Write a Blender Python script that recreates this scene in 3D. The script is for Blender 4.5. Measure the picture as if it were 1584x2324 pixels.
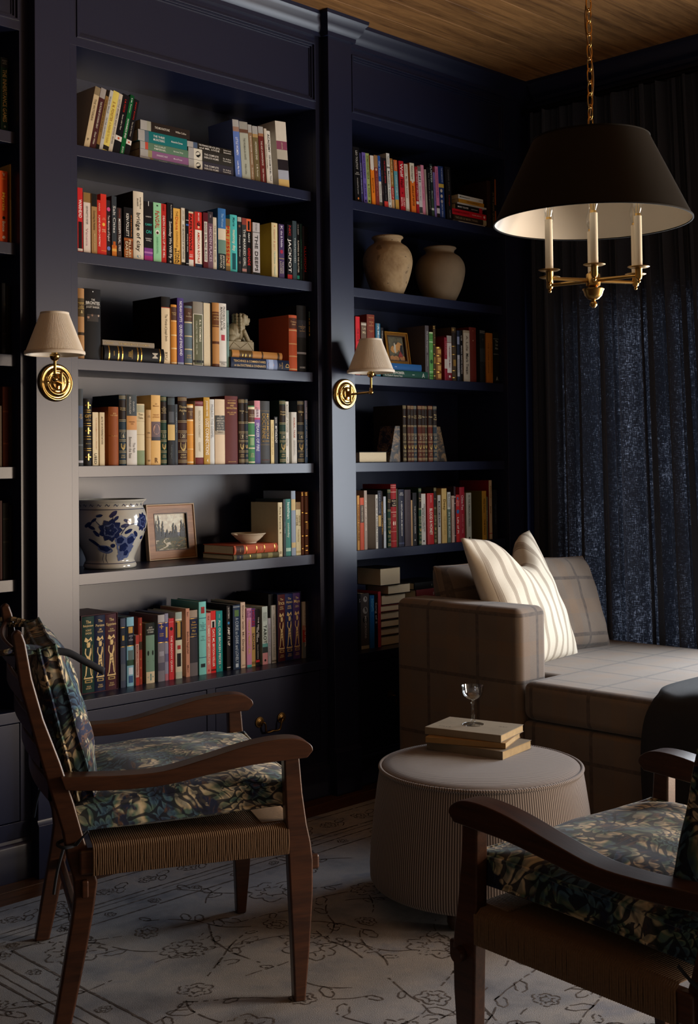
import bpy, bmesh, math, random
from mathutils import Vector, Matrix
random.seed(7)
for _o in list(bpy.data.objects): bpy.data.objects.remove(_o)
scn = bpy.context.scene
COL = scn.collection
PI = math.pi

# ------------------------------------------------------------------ camera
F_PX = 2814.0
cam_d = bpy.data.cameras.new('camera'); cam = bpy.data.objects.new('camera', cam_d); COL.objects.link(cam)
cam_d.sensor_fit = 'HORIZONTAL'; cam_d.sensor_width = 36.0
cam_d.lens = F_PX/1584*36.0
cam_d.shift_y = -(1162-974)/1584.0
cam_d.clip_start = .05; cam_d.clip_end = 100
_y, _p, _r = math.radians(45.09), math.radians(1.51), math.radians(-0.64)
_f = Vector((math.sin(_y)*math.cos(_p), math.cos(_y)*math.cos(_p), math.sin(_p)))
_rt = Vector((math.cos(_y), -math.sin(_y), 0)); _up = _rt.cross(_f)
_r2 = math.cos(_r)*_rt+math.sin(_r)*_up; _u2 = -math.sin(_r)*_rt+math.cos(_r)*_up
_m = Matrix((_r2, _u2, -_f)).transposed().to_4x4(); _m.translation = Vector((-2.2473, -3.4890, 1.2795))
cam.matrix_world = _m
scn.camera = cam

# ------------------------------------------------------------------ world, daylight, exposure
w = bpy.data.worlds.new('world'); scn.world = w; w.use_nodes = True
bg = w.node_tree.nodes['Background']; bg.inputs[0].default_value = (.55, .68, .9, 1); bg.inputs[1].default_value = 1.5

def area(name, loc, sy, sz, power, color, spread=180):
    l = bpy.data.lights.new(name, 'AREA'); l.shape = 'RECTANGLE'; l.size = sz; l.size_y = sy
    l.energy = power; l.color = color; l.spread = math.radians(spread)
    o = bpy.data.objects.new(name, l); COL.objects.link(o); o.location = loc
    o.rotation_euler = (0, PI/2, 0)      # faces -X, size runs along Z, size_y along Y
    return o
# daylight entering through the two windows of the right-hand wall
area('daylight_near_window', (2.515, -1.075, 1.165), 1.72, 1.52, 98, (.88, .94, 1.0), 170)
area('daylight_far_window', (2.515, -3.98, .85), 1.44, 1.64, 250, (1.0, .80, .61), 165)
scn.view_settings.view_transform = 'Standard'
scn.view_settings.look = 'None'
scn.view_settings.gamma = 1.0
scn.view_settings.use_curve_mapping = False
scn.view_settings.exposure = 0.14

# ------------------------------------------------------------------ materials
def lin(h):
    h = h.lstrip('#'); out = []
    for i in (0, 2, 4):
        c = int(h[i:i+2], 16)/255
        out.append(c/12.92 if c <= .04045 else ((c+.055)/1.055)**2.4)
    return (*out, 1)
def N(nt, typ, **kw):
    n = nt.nodes.new(typ)
    for k, v in kw.items():
        if k.startswith('i_'): n.inputs[k[2:].replace('_', ' ')].default_value = v
        else: setattr(n, k, v)
    return n
def principled(name):
    m = bpy.data.materials.new(name); m.use_nodes = True
    nt = m.node_tree; b = nt.nodes['Principled BSDF']
    return m, nt, b
def mixcol(nt, fac, a, b, blend='MIX'):
    n = nt.nodes.new('ShaderNodeMix'); n.data_type = 'RGBA'; n.blend_type = blend
    for sock, val in ((n.inputs[0], fac), (n.inputs[6], a), (n.inputs[7], b)):
        if isinstance(val, (int, float)): sock.default_value = val
        elif isinstance(val, tuple): sock.default_value = val
        else: nt.links.new(val, sock)
    return n.outputs[2]
def ramp(nt, src, stops, interp='LINEAR'):
    r = nt.nodes.new('ShaderNodeValToRGB'); r.color_ramp.interpolation = interp
    e = r.color_ramp.elements
    while len(e) < len(stops): e.new(.5)
    for el, (p, c) in zip(e, stops): el.position = p; el.color = c if isinstance(c, tuple) else lin(c)
    nt.links.new(src, r.inputs[0]); return r.outputs[0]
def math_n(nt, op, a, b=None, c=None):
    n = nt.nodes.new('ShaderNodeMath'); n.operation = op
    for i, v in enumerate((a, b, c)):
        if v is None: continue
        if isinstance(v, (int, float)): n.inputs[i].default_value = v
        else: nt.links.new(v, n.inputs[i])
    return n.outputs[0]
def obj_coords(nt, scale=(1, 1, 1), kind='Object'):
    tc = nt.nodes.new('ShaderNodeTexCoord'); mp = nt.nodes.new('ShaderNodeMapping')
    mp.inputs['Scale'].default_value = scale
    nt.links.new(tc.outputs[kind], mp.inputs[0]); return mp.outputs[0]
def noise(nt, vec, scale, detail=3, rough=.5, dist=0):
    n = nt.nodes.new('ShaderNodeTexNoise'); n.inputs['Scale'].default_value = scale
    n.inputs['Detail'].default_value = detail; n.inputs['Roughness'].default_value = rough
    n.inputs['Distortion'].default_value = dist
    nt.links.new(vec, n.inputs['Vector']); return n.outputs['Fac']
def bump(nt, b, h, strength, dist=.001):
    n = nt.nodes.new('ShaderNodeBump'); n.inputs['Strength'].default_value = strength; n.inputs['Distance'].default_value = dist
    nt.links.new(h, n.inputs['Height']); nt.links.new(n.outputs[0], b.inputs['Normal'])
_mats = {}
def mat(name, hexc, rough=.5, metal=0, vary=.12, nscale=30, bmp=0, bscale=200, spec=.5, coat=0):
    """plain surface: base colour broken up by a little noise"""
    if name in _mats: return _mats[name]
    m, nt, b = principled(name); c = lin(hexc)
    v = obj_coords(nt)
    f = noise(nt, v, nscale)
    dark = tuple(x*(1-vary) for x in c[:3])+(1,); lite = tuple(min(1, x*(1+vary)) for x in c[:3])+(1,)
    nt.links.new(mixcol(nt, f, dark, lite), b.inputs['Base Color'])
    b.inputs['Roughness'].default_value = rough; b.inputs['Metallic'].default_value = metal
    b.inputs['Specular IOR Level'].default_value = spec
    if coat: b.inputs['Coat Weight'].default_value = coat; b.inputs['Coat Roughness'].default_value = .15
    if bmp: bump(nt, b, noise(nt, v, bscale, 4), bmp)
    _mats[name] = m; return m

PAINT = mat('navy_satin_paint', '191e36', .33, 0, .05, 4, .05, 260, .45)
PAINT_IN = PAINT
BRASS = mat('polished_brass', 'c09a5c', .17, 1, .08, 12)
BRASS_S = mat('satin_brass', 'b39055', .3, 1, .1, 40)
BRASS_D = mat('aged_brass', '6b5230', .40, 1, .25, 60)
GOLD = mat('gilt', 'c29a4c', .3, 1, .1, 80)
PAGES = mat('page_edges', 'd2c3a2', .8, 0, .15, 400, .2, 900)
WHITE_IN = mat('shade_lining', 'e2dcd0', .6, 0, .03, 20)
BLACKSHADE = mat('black_paper_shade', '0d0b09', .75, 0, .1, 60, .05, 500, .2)

def wood_mat(name, c0, c1, rough, axis=0, scale=6, spec=.5, stretch=14):
    m, nt, b = principled(name)
    sc = [stretch]*3; sc[axis] = 1.0
    v = obj_coords(nt, tuple(sc))
    oi = nt.nodes.new('ShaderNodeObjectInfo')
    add = nt.nodes.new('ShaderNodeVectorMath'); add.operation = 'ADD'
    sc2 = nt.nodes.new('ShaderNodeVectorMath'); sc2.operation = 'SCALE'; sc2.inputs[3].default_value = 37.0
    cb = nt.nodes.new('ShaderNodeCombineXYZ'); nt.links.new(oi.outputs['Random'], cb.inputs[0]); nt.links.new(oi.outputs['Random'], cb.inputs[1])
    nt.links.new(cb.outputs[0], sc2.inputs[0]); nt.links.new(v, add.inputs[0]); nt.links.new(sc2.outputs[0], add.inputs[1])
    f = noise(nt, add.outputs[0], scale*.35, 6, .62, 1.2)
    g = noise(nt, add.outputs[0], scale*2.5, 4, .6, .4)
    mix = math_n(nt, 'ADD', math_n(nt, 'MULTIPLY', f, .7), math_n(nt, 'MULTIPLY', g, .3))
    col = ramp(nt, mix, [(.32, c0), (.66, c1)])
    dim = mixcol(nt, oi.outputs['Random'], (.8, .8, .8, 1), (1.1, 1.1, 1.1, 1))
    nt.links.new(mixcol(nt, 1.0, col, dim, 'MULTIPLY'), b.inputs['Base Color'])
    b.inputs['Roughness'].default_value = rough; b.inputs['Specular IOR Level'].default_value = spec
    bump(nt, b, g, .12)
    return m
CEILWOOD = wood_mat('oak_ceiling_wood', '54361c', 'a87a48', .62, 0, 5, .3)
FLOORWOOD = wood_mat('oak_floor_wood', '2e1c10', '5a3a22', .35, 0, 5)
CHAIRWOOD = wood_mat('walnut_chair_wood', '281711', '4c2d1c', .34, 0, 9, .45, 10)

def tapestry():
    """woven verdure: overlapping scalloped leaves in drifts of blue, green and cream on navy"""
    m, nt, b = principled('verdure_tapestry'); v = obj_coords(nt)
    nz = nt.nodes.new('ShaderNodeTexNoise'); nz.inputs['Scale'].default_value = 7; nz.inputs['Detail'].default_value = 2; nt.links.new(v, nz.inputs['Vector'])
    d = nt.nodes.new('ShaderNodeVectorMath'); d.operation = 'MULTIPLY_ADD'; d.inputs[1].default_value = (.16, .16, .16)
    nt.links.new(nz.outputs['Color'], d.inputs[0]); nt.links.new(v, d.inputs[2])
    s3 = nt.nodes.new('ShaderNodeSeparateXYZ'); nt.links.new(d.outputs[0], s3.inputs[0])
    X = math_n(nt, 'ADD', s3.outputs[0], math_n(nt, 'MULTIPLY', s3.outputs[2], .55)); Y = math_n(nt, 'ADD', s3.outputs[1], math_n(nt, 'MULTIPLY', s3.outputs[2], .8))
    def scales(ang, f):
        ca, sa = math.cos(ang), math.sin(ang)
        u = math_n(nt, 'MULTIPLY', math_n(nt, 'ADD', math_n(nt, 'MULTIPLY', X, ca), math_n(nt, 'MULTIPLY', Y, sa)), f)
        w_ = math_n(nt, 'MULTIPLY', math_n(nt, 'SUBTRACT', math_n(nt, 'MULTIPLY', Y, ca), math_n(nt, 'MULTIPLY', X, sa)), f*1.25)
        row = math_n(nt, 'FLOOR', w_); u2 = math_n(nt, 'ADD', u, math_n(nt, 'MULTIPLY', math_n(nt, 'MODULO', row, 2.0), .5))
        fu = math_n(nt, 'SUBTRACT', math_n(nt, 'FRACT', u2), .5); fv = math_n(nt, 'FRACT', w_)
        dd = math_n(nt, 'SQRT', math_n(nt, 'ADD', math_n(nt, 'POWER', math_n(nt, 'ABSOLUTE', fu), 2.0), math_n(nt, 'POWER', math_n(nt, 'MULTIPLY', fv, .62), 2.0)))
        return dd, math_n(nt, 'ADD', math_n(nt, 'FLOOR', u2), math_n(nt, 'MULTIPLY', row, 7.3))
    d1, c1 = scales(.5, 42); d2, c2 = scales(2.3, 27)
    pick = math_n(nt, 'GREATER_THAN', noise(nt, v, 11, 2, .5, .5), .5)
    dd = nt.nodes.new('ShaderNodeMix'); dd.data_type = 'FLOAT'; nt.links.new(pick, dd.inputs[0]); nt.links.new(d1, dd.inputs[2]); nt.links.new(d2, dd.inputs[3])
    big = noise(nt, v, 8.5, 3, .55, .6)
    leaf = ramp(nt, big, [(.3, '1d2a4c'), (.40, '3c5c74'), (.47, '4f6a5c'), (.53, 'b4a88c'), (.58, 'c2b8a0'), (.63, '5a7468'), (.70, '2c4a70'), (.78, '8a5c3c')])
    shade = ramp(nt, dd.outputs[0], [(.0, (.5, .55, .62, 1)), (.24, (.62, .66, .72, 1)), (.36, (1.25, 1.2, 1.12, 1)), (.45, (1.15, 1.1, 1.05, 1)), (.5, (.1, .11, .17, 1))])
    body = mixcol(nt, 1.0, leaf, shade, 'MULTIPLY')
    ground = ramp(nt, noise(nt, v, 15, 3, .6, .4), [(.54, (0, 0, 0, 1)), (.6, (1, 1, 1, 1))])
    stem = noise(nt, obj_coords(nt, (30, 6, 12)), 1.0, 3, .6, 1.0)
    gcol = ramp(nt, stem, [(.4, '10152c'), (.54, '1c2644'), (.6, '5e4436'), (.66, '131a30')])
    nt.links.new(mixcol(nt, ground, body, gcol), b.inputs['Base Color'])
    b.inputs['Roughness'].default_value = .85; b.inputs['Specular IOR Level'].default_value = .25
    b.inputs['Sheen Weight'].default_value = .12
    bump(nt, b, noise(nt, v, 900, 1), .25, .0008)
    return m
TAPESTRY = tapestry()

def plaid():
    m, nt, b = principled('taupe_plaid_wool'); v = obj_coords(nt)
    s = nt.nodes.new('ShaderNodeSeparateXYZ'); nt.links.new(v, s.inputs[0])
    def line(src, period, width, off):
        a = math_n(nt, 'ADD', src, off); a = math_n(nt, 'DIVIDE', a, period); a = math_n(nt, 'FRACT', a)
        a = math_n(nt, 'SUBTRACT', a, .5); a = math_n(nt, 'ABSOLUTE', a)
        return math_n(nt, 'LESS_THAN', a, width/period/2)
    l1 = line(s.outputs[0], .235, .014, .09); l2 = line(s.outputs[1], .235, .014, .03); l3 = line(s.outputs[2], .235, .013, .09)
    L = math_n(nt, 'MAXIMUM', math_n(nt, 'MAXIMUM', l1, l2), l3)
    t1 = line(s.outputs[0], .235, .05, .16); t2 = line(s.outputs[1], .235, .06, .15); t3 = line(s.outputs[2], .235, .05, .21)
    T = math_n(nt, 'ADD', math_n(nt, 'ADD', t1, t2), t3)
    base = mixcol(nt, noise(nt, v, 7, 3), lin('695c52'), lin('857667'))
    base = mixcol(nt, math_n(nt, 'MULTIPLY', T, .22), base, lin('8a6a4a'))
    base = mixcol(nt, math_n(nt, 'MULTIPLY', L, math_n(nt, 'ADD', .15, math_n(nt, 'MULTIPLY', noise(nt, v, 60, 3), .75))), base, lin('2c2b2e'))
    nt.links.new(mixcol(nt, math_n(nt, 'MULTIPLY', noise(nt, v, 420, 2), .35), base, lin('3a3029')), b.inputs['Base Color'])
    b.inputs['Roughness'].default_value = .92; b.inputs['Sheen Weight'].default_value = .2
    bump(nt, b, noise(nt, v, 800, 2), .35, .001)
    return m
PLAID = plaid()

def striped_linen():
    m, nt, b = principled('striped_cream_linen'); v = obj_coords(nt)
    s = nt.nodes.new('ShaderNodeSeparateXYZ'); nt.links.new(v, s.inputs[0])
    a = math_n(nt, 'ADD', s.outputs[0], math_n(nt, 'MULTIPLY', noise(nt, v, 6, 1), .012))
    fr = math_n(nt, 'FRACT', math_n(nt, 'DIVIDE', math_n(nt, 'ADD', a, 1.0), .062))
    band = ramp(nt, fr, [(0.0, (0, 0, 0, 1)), (.30, (0, 0, 0, 1)), (.32, (1, 1, 1, 1)), (.345, (1, 1, 1, 1)), (.36, (.15, .15, .15, 1)), (.385, (.8, .8, .8, 1)),
                         (.56, (.8, .8, .8, 1)), (.58, (.15, .15, .15, 1)), (.60, (1, 1, 1, 1)), (.625, (1, 1, 1, 1)), (.645, (0, 0, 0, 1))])
    wv = noise(nt, v, 500, 2)
    base = mixcol(nt, wv, lin('cfc4b0'), lin('e6ddcb'))
    st = math_n(nt, 'MULTIPLY', band, math_n(nt, 'ADD', math_n(nt, 'MULTIPLY', wv, .6), .45))
    nt.links.new(mixcol(nt, st, base, lin('7f6a55')), b.inputs['Base Color'])
    b.inputs['Roughness'].default_value = .9; bump(nt, b, wv, .3, .001)
    return m
STRIPED = striped_linen()

def ticking():
    m, nt, b = principled('ticking_stripe_fabric')
    uv = nt.nodes.new('ShaderNodeUVMap'); s = nt.nodes.new('ShaderNodeSeparateXYZ'); nt.links.new(uv.outputs[0], s.inputs[0])
    fr = math_n(nt, 'FRACT', math_n(nt, 'DIVIDE', s.outputs[0], .0074))
    c = ramp(nt, fr, [(.0, '2f2624'), (.36, '2f2624'), (.48, '958b86'), (.86, '958b86'), (1.0, '2f2624')])
    v = obj_coords(nt)
    nt.links.new(mixcol(nt, math_n(nt, 'MULTIPLY', noise(nt, v, 500, 2), .3), c, lin('5a4e4a')), b.inputs['Base Color'])
    b.inputs['Roughness'].default_value = .9; b.inputs['Sheen Weight'].default_value = .15
    bump(nt, b, noise(nt, v, 900, 2), .25, .0008)
    return m
TICKING = ticking()

def curtain_mat():
    m, nt, b = principled('navy_linen_curtain')
    v = obj_coords(nt, (1, 1, 1))
    a = noise(nt, obj_coords(nt, (420, 420, 45)), 1, 3, .75); c = noise(nt, obj_coords(nt, (45, 45, 420)), 1, 3, .75)
    weave = math_n(nt, 'MULTIPLY', a, c)
    patch = noise(nt, obj_coords(nt, (6, 6, 1.6)), 1, 3, .6, .5)
    weave = math_n(nt, 'MULTIPLY', weave, math_n(nt, 'ADD', .62, math_n(nt, 'MULTIPLY', patch, .68)))
    nt.links.new(mixcol(nt, noise(nt, v, 300, 2), lin('2f3646'), lin('404a5c')), b.inputs['Base Color'])
    b.inputs['Roughness'].default_value = .85; b.inputs['Sheen Weight'].default_value = .25
    tr = nt.nodes.new('ShaderNodeBsdfTranslucent')
    nt.links.new(ramp(nt, weave, [(.2, (.001, .0013, .002, 1)), (.30, (.003, .0038, .006, 1)), (.44, (.075, .082, .105, 1))]), tr.inputs[0])
    mx = nt.nodes.new('ShaderNodeMixShader'); mx.inputs[0].default_value = .35
    nt.links.new(b.outputs[0], mx.inputs[1]); nt.links.new(tr.outputs[0], mx.inputs[2])
    nt.links.new(mx.outputs[0], nt.nodes['Material Output'].inputs[0])
    bump(nt, b, weave, .3, .001)
    return m
CURTAIN = curtain_mat()

def rug_mat():
    m, nt, b = principled('faded_wool_rug'); v = obj_coords(nt)
    f = noise(nt, v, 3.2, 4, .6, .3); g = noise(nt, v, 7, 3, .6)
    c = ramp(nt, f, [(.3, '5e6676'), (.45, '898e97'), (.58, '9a9b9f'), (.7, '67748e')])
    c = mixcol(nt, ramp(nt, g, [(.55, (0, 0, 0, 1)), (.75, (.6, .6, .6, 1))]), c, lin('5d6a80'))
    fine = noise(nt, obj_coords(nt, (40, 400, 40)), 1.6, 3, .7)
    nt.links.new(mixcol(nt, math_n(nt, 'MULTIPLY', fine, .55), c, lin('4a4542')), b.inputs['Base Color'])
    b.inputs['Roughness'].default_value = .95; bump(nt, b, noise(nt, v, 420, 3), .6, .002)
    return m
RUG = rug_mat()
def ruglines():
    m, nt, b = principled('rug_pattern_wool'); v = obj_coords(nt)
    f = noise(nt, v, 34, 3, .7)
    nt.links.new(ramp(nt, f, [(.34, '6a6564'), (.46, '443d3c'), (.7, '2e2827')]), b.inputs['Base Color'])
    b.inputs['Roughness'].default_value = .95
    return m
RUGLINE = ruglines()

def stoneware():
    m, nt, b = principled('weathered_stoneware'); v = obj_coords(nt)
    f = noise(nt, v, 9, 4, .6, .4); c = ramp(nt, f, [(.3, '8a6c48'), (.5, 'b0946c'), (.7, '968064')])
    vo = nt.nodes.new('ShaderNodeTexVoronoi'); vo.inputs['Scale'].default_value = 70; nt.links.new(v, vo.inputs['Vector'])
    big = noise(nt, v, 16, 2)
    pit = math_n(nt, 'MULTIPLY', math_n(nt, 'LESS_THAN', vo.outputs['Distance'], .16), math_n(nt, 'GREATER_THAN', noise(nt, v, 30, 2), .56))
    c = mixcol(nt, pit, c, lin('3a2c1e'))
    c = mixcol(nt, math_n(nt, 'MULTIPLY', math_n(nt, 'GREATER_THAN', big, .68), .6), c, lin('5a4630'))
    nt.links.new(c, b.inputs['Base Color']); b.inputs['Roughness'].default_value = .85
    bump(nt, b, math_n(nt, 'SUBTRACT', noise(nt, v, 60, 4), math_n(nt, 'MULTIPLY', pit, .6)), .5, .003)
    return m
STONE = stoneware()
def marble():
    m, nt, b = principled('mottled_dark_marble'); v = obj_coords(nt)
    f = noise(nt, v, 26, 5, .75, .8)
    nt.links.new(ramp(nt, f, [(.4, '151515'), (.5, '3a3026'), (.56, '8a6a40'), (.62, '1c1a18'), (.75, 'a89a88')]), b.inputs['Base Color'])
    b.inputs['Roughness'].default_value = .35; return m
MARBLE = marble()
def glass(name, tint=(.97, .98, .98, 1)):
    """thin clear glass: transparent with fresnel reflections"""
    m = bpy.data.materials.new(name); m.use_nodes = True; nt = m.node_tree; nt.nodes.clear()
    out = nt.nodes.new('ShaderNodeOutputMaterial'); t = nt.nodes.new('ShaderNodeBsdfTransparent'); g = nt.nodes.new('ShaderNodeBsdfGlossy'); f = nt.nodes.new('ShaderNodeLayerWeight'); mx = nt.nodes.new('ShaderNodeMixShader')
    nt.links.new(mixcol(nt, noise(nt, obj_coords(nt), 8), tint, (.94, .95, .96, 1)), t.inputs[0]); g.inputs['Roughness'].default_value = .03; fac = math_n(nt, 'ADD', .09, math_n(nt, 'MULTIPLY', math_n(nt, 'POWER', f.outputs['Facing'], 2.2), .8)); f.inputs[0].default_value = .5
    nt.links.new(fac, mx.inputs[0]); nt.links.new(t.outputs[0], mx.inputs[1]); nt.links.new(g.outputs[0], mx.inputs[2]); nt.links.new(mx.outputs[0], out.inputs[0])
    return m
GLASS = glass('clear_glass')
PANE = glass('window_glass')

# ------------------------------------------------------------------ mesh helpers
def bx(bm, x0, x1, y0, y1, z0, z1):
    v = [bm.verts.new((x, y, z)) for z in (z0, z1) for y in (y0, y1) for x in (x0, x1)]
    for f in ((0, 2, 3, 1), (4, 5, 7, 6), (0, 1, 5, 4), (2, 6, 7, 3), (0, 4, 6, 2), (1, 3, 7, 5)):
        bm.faces.new([v[i] for i in f])
def ring(bm, o, i, a0, a1, f):
    """rectangular ring: outer (p0,p1,q0,q1), inner likewise, from a0 to a1; f maps (p,q,a)->xyz"""
    C = lambda r, a: [bm.verts.new(f(p, q, a)) for p, q in ((r[0], r[2]), (r[1], r[2]), (r[1], r[3]), (r[0], r[3]))]
    A, B, Cc, D = C(o, a0), C(i, a0), C(o, a1), C(i, a1)
    for k in range(4):
        j = (k+1) % 4
        bm.faces.new((A[k], A[j], B[j], B[k])); bm.faces.new((Cc[k], D[k], D[j], Cc[j])); bm.faces.new((A[k], Cc[k], Cc[j], A[j])); bm.faces.new((B[k], B[j], D[j], D[k]))
def prism(bm, pts, a0, a1, f):
    """polygon pts (p,q) extruded from a0 to a1; f maps (p,q,a)->xyz"""
    A = [bm.verts.new(f(p, q, a0)) for p, q in pts]; B = [bm.verts.new(f(p, q, a1)) for p, q in pts]
    n = len(pts)
    bm.faces.new(A[::-1]); bm.faces.new(B)
    for i in range(n): bm.faces.new((A[i], A[(i+1) % n], B[(i+1) % n], B[i]))
def lathe(bm, prof, n=32, c=(0, 0, 0), axis='z', closed=False):
    def P(r, h, a):
        x, y = r*math.cos(a), r*math.sin(a)
        if axis == 'z': q = (x, y, h)
        elif axis == 'y': q = (x, h, y)
        else: q = (h, x, y)
        return (q[0]+c[0], q[1]+c[1], q[2]+c[2])
    rings = []
    for r, h in prof:
        if r < 1e-6: rings.append([bm.verts.new(P(0, h, 0))])
        else: rings.append([bm.verts.new(P(r, h, 2*PI*i/n)) for i in range(n)])
    prs = list(zip(rings, rings[1:]))
    if closed: prs.append((rings[-1], rings[0]))
    for A, B in prs:
        for i in range(n):
            j = (i+1) % n
            if len(A) == 1 and len(B) == 1: continue
            if len(A) == 1: bm.faces.new((A[0], B[i], B[j]))
            elif len(B) == 1: bm.faces.new((A[i], A[j], B[0]))
            else: bm.faces.new((A[i], A[j], B[j], B[i]))
def tube(bm, pts, r, n=8, closed=False, caps=True):
    pts = [Vector(p) for p in pts]; m = len(pts); rings = []
    nrm = None
    for i, p in enumerate(pts):
        a = pts[i-1] if (i > 0 or closed) else p; b = pts[(i+1) % m] if (i < m-1 or closed) else p
        t = (b-a).normalized()
        if nrm is None:
            nrm = t.orthogonal().normalized()
        nrm = (nrm-t*nrm.dot(t)).normalized(); bn = t.cross(nrm)
        rr = r[i] if isinstance(r, (list, tuple)) else r
        rings.append([bm.verts.new(p+nrm*rr*math.cos(2*PI*k/n)+bn*rr*math.sin(2*PI*k/n)) for k in range(n)])
    prs = list(zip(rings, rings[1:]))
    if closed: prs.append((rings[-1], rings[0]))
    for A, B in prs:
        for k in range(n): bm.faces.new((A[k], A[(k+1) % n], B[(k+1) % n], B[k]))
    if caps and not closed: bm.faces.new(rings[0][::-1]); bm.faces.new(rings[-1])
def sphere(bm, c, r, u=12, v=8, s=(1, 1, 1)):
    mt = Matrix.Translation(c) @ Matrix.Diagonal((r*s[0], r*s[1], r*s[2], 1))
    bmesh.ops.create_uvsphere(bm, u_segments=u, v_segments=v, radius=1, matrix=mt)
def catmull(pts, k=6, closed=False):
    P = [Vector(p) for p in pts]; n = len(P); out = []
    for i in range(n if closed else n-1):
        p0 = P[(i-1) % n] if (closed or i > 0) else P[i]; p1 = P[i]; p2 = P[(i+1) % n]; p3 = P[(i+2) % n] if (closed or i+2 < n) else p2
        for j in range(k):
            t = j/k
            out.append(.5*((2*p1)+(-p0+p2)*t+(2*p0-5*p1+4*p2-p3)*t*t+(-p0+3*p1-3*p2+p3)*t**3))
    if not closed: out.append(P[-1])
    return out
def finish(name, me, m, parent):
    if m is not None:
        for q in (m if isinstance(m, (list, tuple)) else [m]): me.materials.append(q)
    o = bpy.data.objects.new(name, me); COL.objects.link(o)
    if parent is not None: o.parent = parent
    return o
def obj(name, bm, m, parent=None, bevel=0, seg=2, smooth=40, loc=None, rot=None):
    bmesh.ops.recalc_face_normals(bm, faces=bm.faces)
    me = bpy.data.meshes.new(name); bm.to_mesh(me); bm.free()
    if smooth:
        me.shade_smooth()
        if not bevel: me.set_sharp_from_angle(angle=math.radians(smooth))
    o = finish(name, me, m, parent)
    if bevel:
        b = o.modifiers.new('bevel', 'BEVEL'); b.width = bevel; b.segments = seg; b.limit_method = 'ANGLE'; b.angle_limit = math.radians(35); b.harden_normals = True
    if loc: o.location = loc
    if rot: o.rotation_euler = rot
    return o
def BM(): return bmesh.new()
def boxobj(name, dims, m, parent=None, bevel=0, seg=2):
    bm = BM(); bx(bm, *dims); return obj(name, bm, m, parent, bevel, seg)
def tag(o, label, cat, group=None):
    o['label'] = label; o['category'] = cat
    if group: o['group'] = group
    return o
def thing(name, label, cat, loc=(0, 0, 0), rotz=0, group=None):
    o = bpy.data.objects.new(name, None); COL.objects.link(o); o.empty_display_size = .05
    o.location = loc; o.rotation_euler = (0, 0, rotz)
    return tag(o, label, cat, group)
def struct(o, label, cat):
    o['kind'] = 'structure'; o['label'] = label; o['category'] = cat; return o

# ------------------------------------------------------------------ the room
CEIL = 3.035; FLOOR = -.008; XR = 2.47; XL = -3.4; YB = -4.9
# ceiling with its planks
cl = struct(boxobj('ceiling', (XL, XR+.3, YB, .4, CEIL+.012, CEIL+.1), CEILWOOD), 'oak plank ceiling above the whole room', 'ceiling')
pl = BM(); bx(pl, 0, XR+.02-XL, 0, .1435, 0, .014)
bmesh.ops.bevel(pl, geom=[e for e in pl.edges], offset=.0018, segments=1, affect='EDGES')
pme = bpy.data.meshes.new('ceiling_plank'); pl.to_mesh(pme); pl.free(); pme.materials.append(CEILWOOD)
y = .0
while y > YB:
    o = bpy.data.objects.new('ceiling_plank', pme); COL.objects.link(o); o.parent = cl; o.location = (XL, y-.0225-.1435, CEIL); y -= .1455
fl = struct(boxobj('floor', (XL, XR+.3, YB, .4, FLOOR-.1, FLOOR-.012), FLOORWOOD), 'dark oak plank floor under the rug', 'floor')
pl = BM(); bx(pl, 0, XR+.02-XL, 0, .1185, 0, .0125)
bmesh.ops.bevel(pl, geom=[e for e in pl.edges], offset=.0015, segments=1, affect='EDGES')
pme = bpy.data.meshes.new('floor_plank'); pl.to_mesh(pme); pl.free(); pme.materials.append(FLOORWOOD)
y = .04
while y > YB:
    o = bpy.data.objects.new('floor_plank', pme); COL.objects.link(o); o.parent = fl; o.location = (XL, y-.12, FLOOR-.0125); y -= .12
WALLP = mat('dark_wall_paint', '2a2b33', .6, 0, .05, 5, .05, 200)
struct(boxobj('wall_front', (XL, XR+.3, .325, .42, FLOOR-.1, CEIL+.1), WALLP), 'dark wall behind the built-in bookcases', 'wall')
WALLQ = mat('warm_grey_wall_paint', '55514b', .7, 0, .05, 5, .05, 200)
struct(boxobj('wall_left', (XL-.1, XL, YB, .42, FLOOR-.1, CEIL+.1), WALLQ), 'plain grey wall on the left', 'wall')
struct(boxobj('wall_back', (XL-.1, XR+.3, YB-.1, YB, FLOOR-.1, CEIL+.1), WALLQ), 'plain grey wall behind the viewpoint', 'wall')
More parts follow.
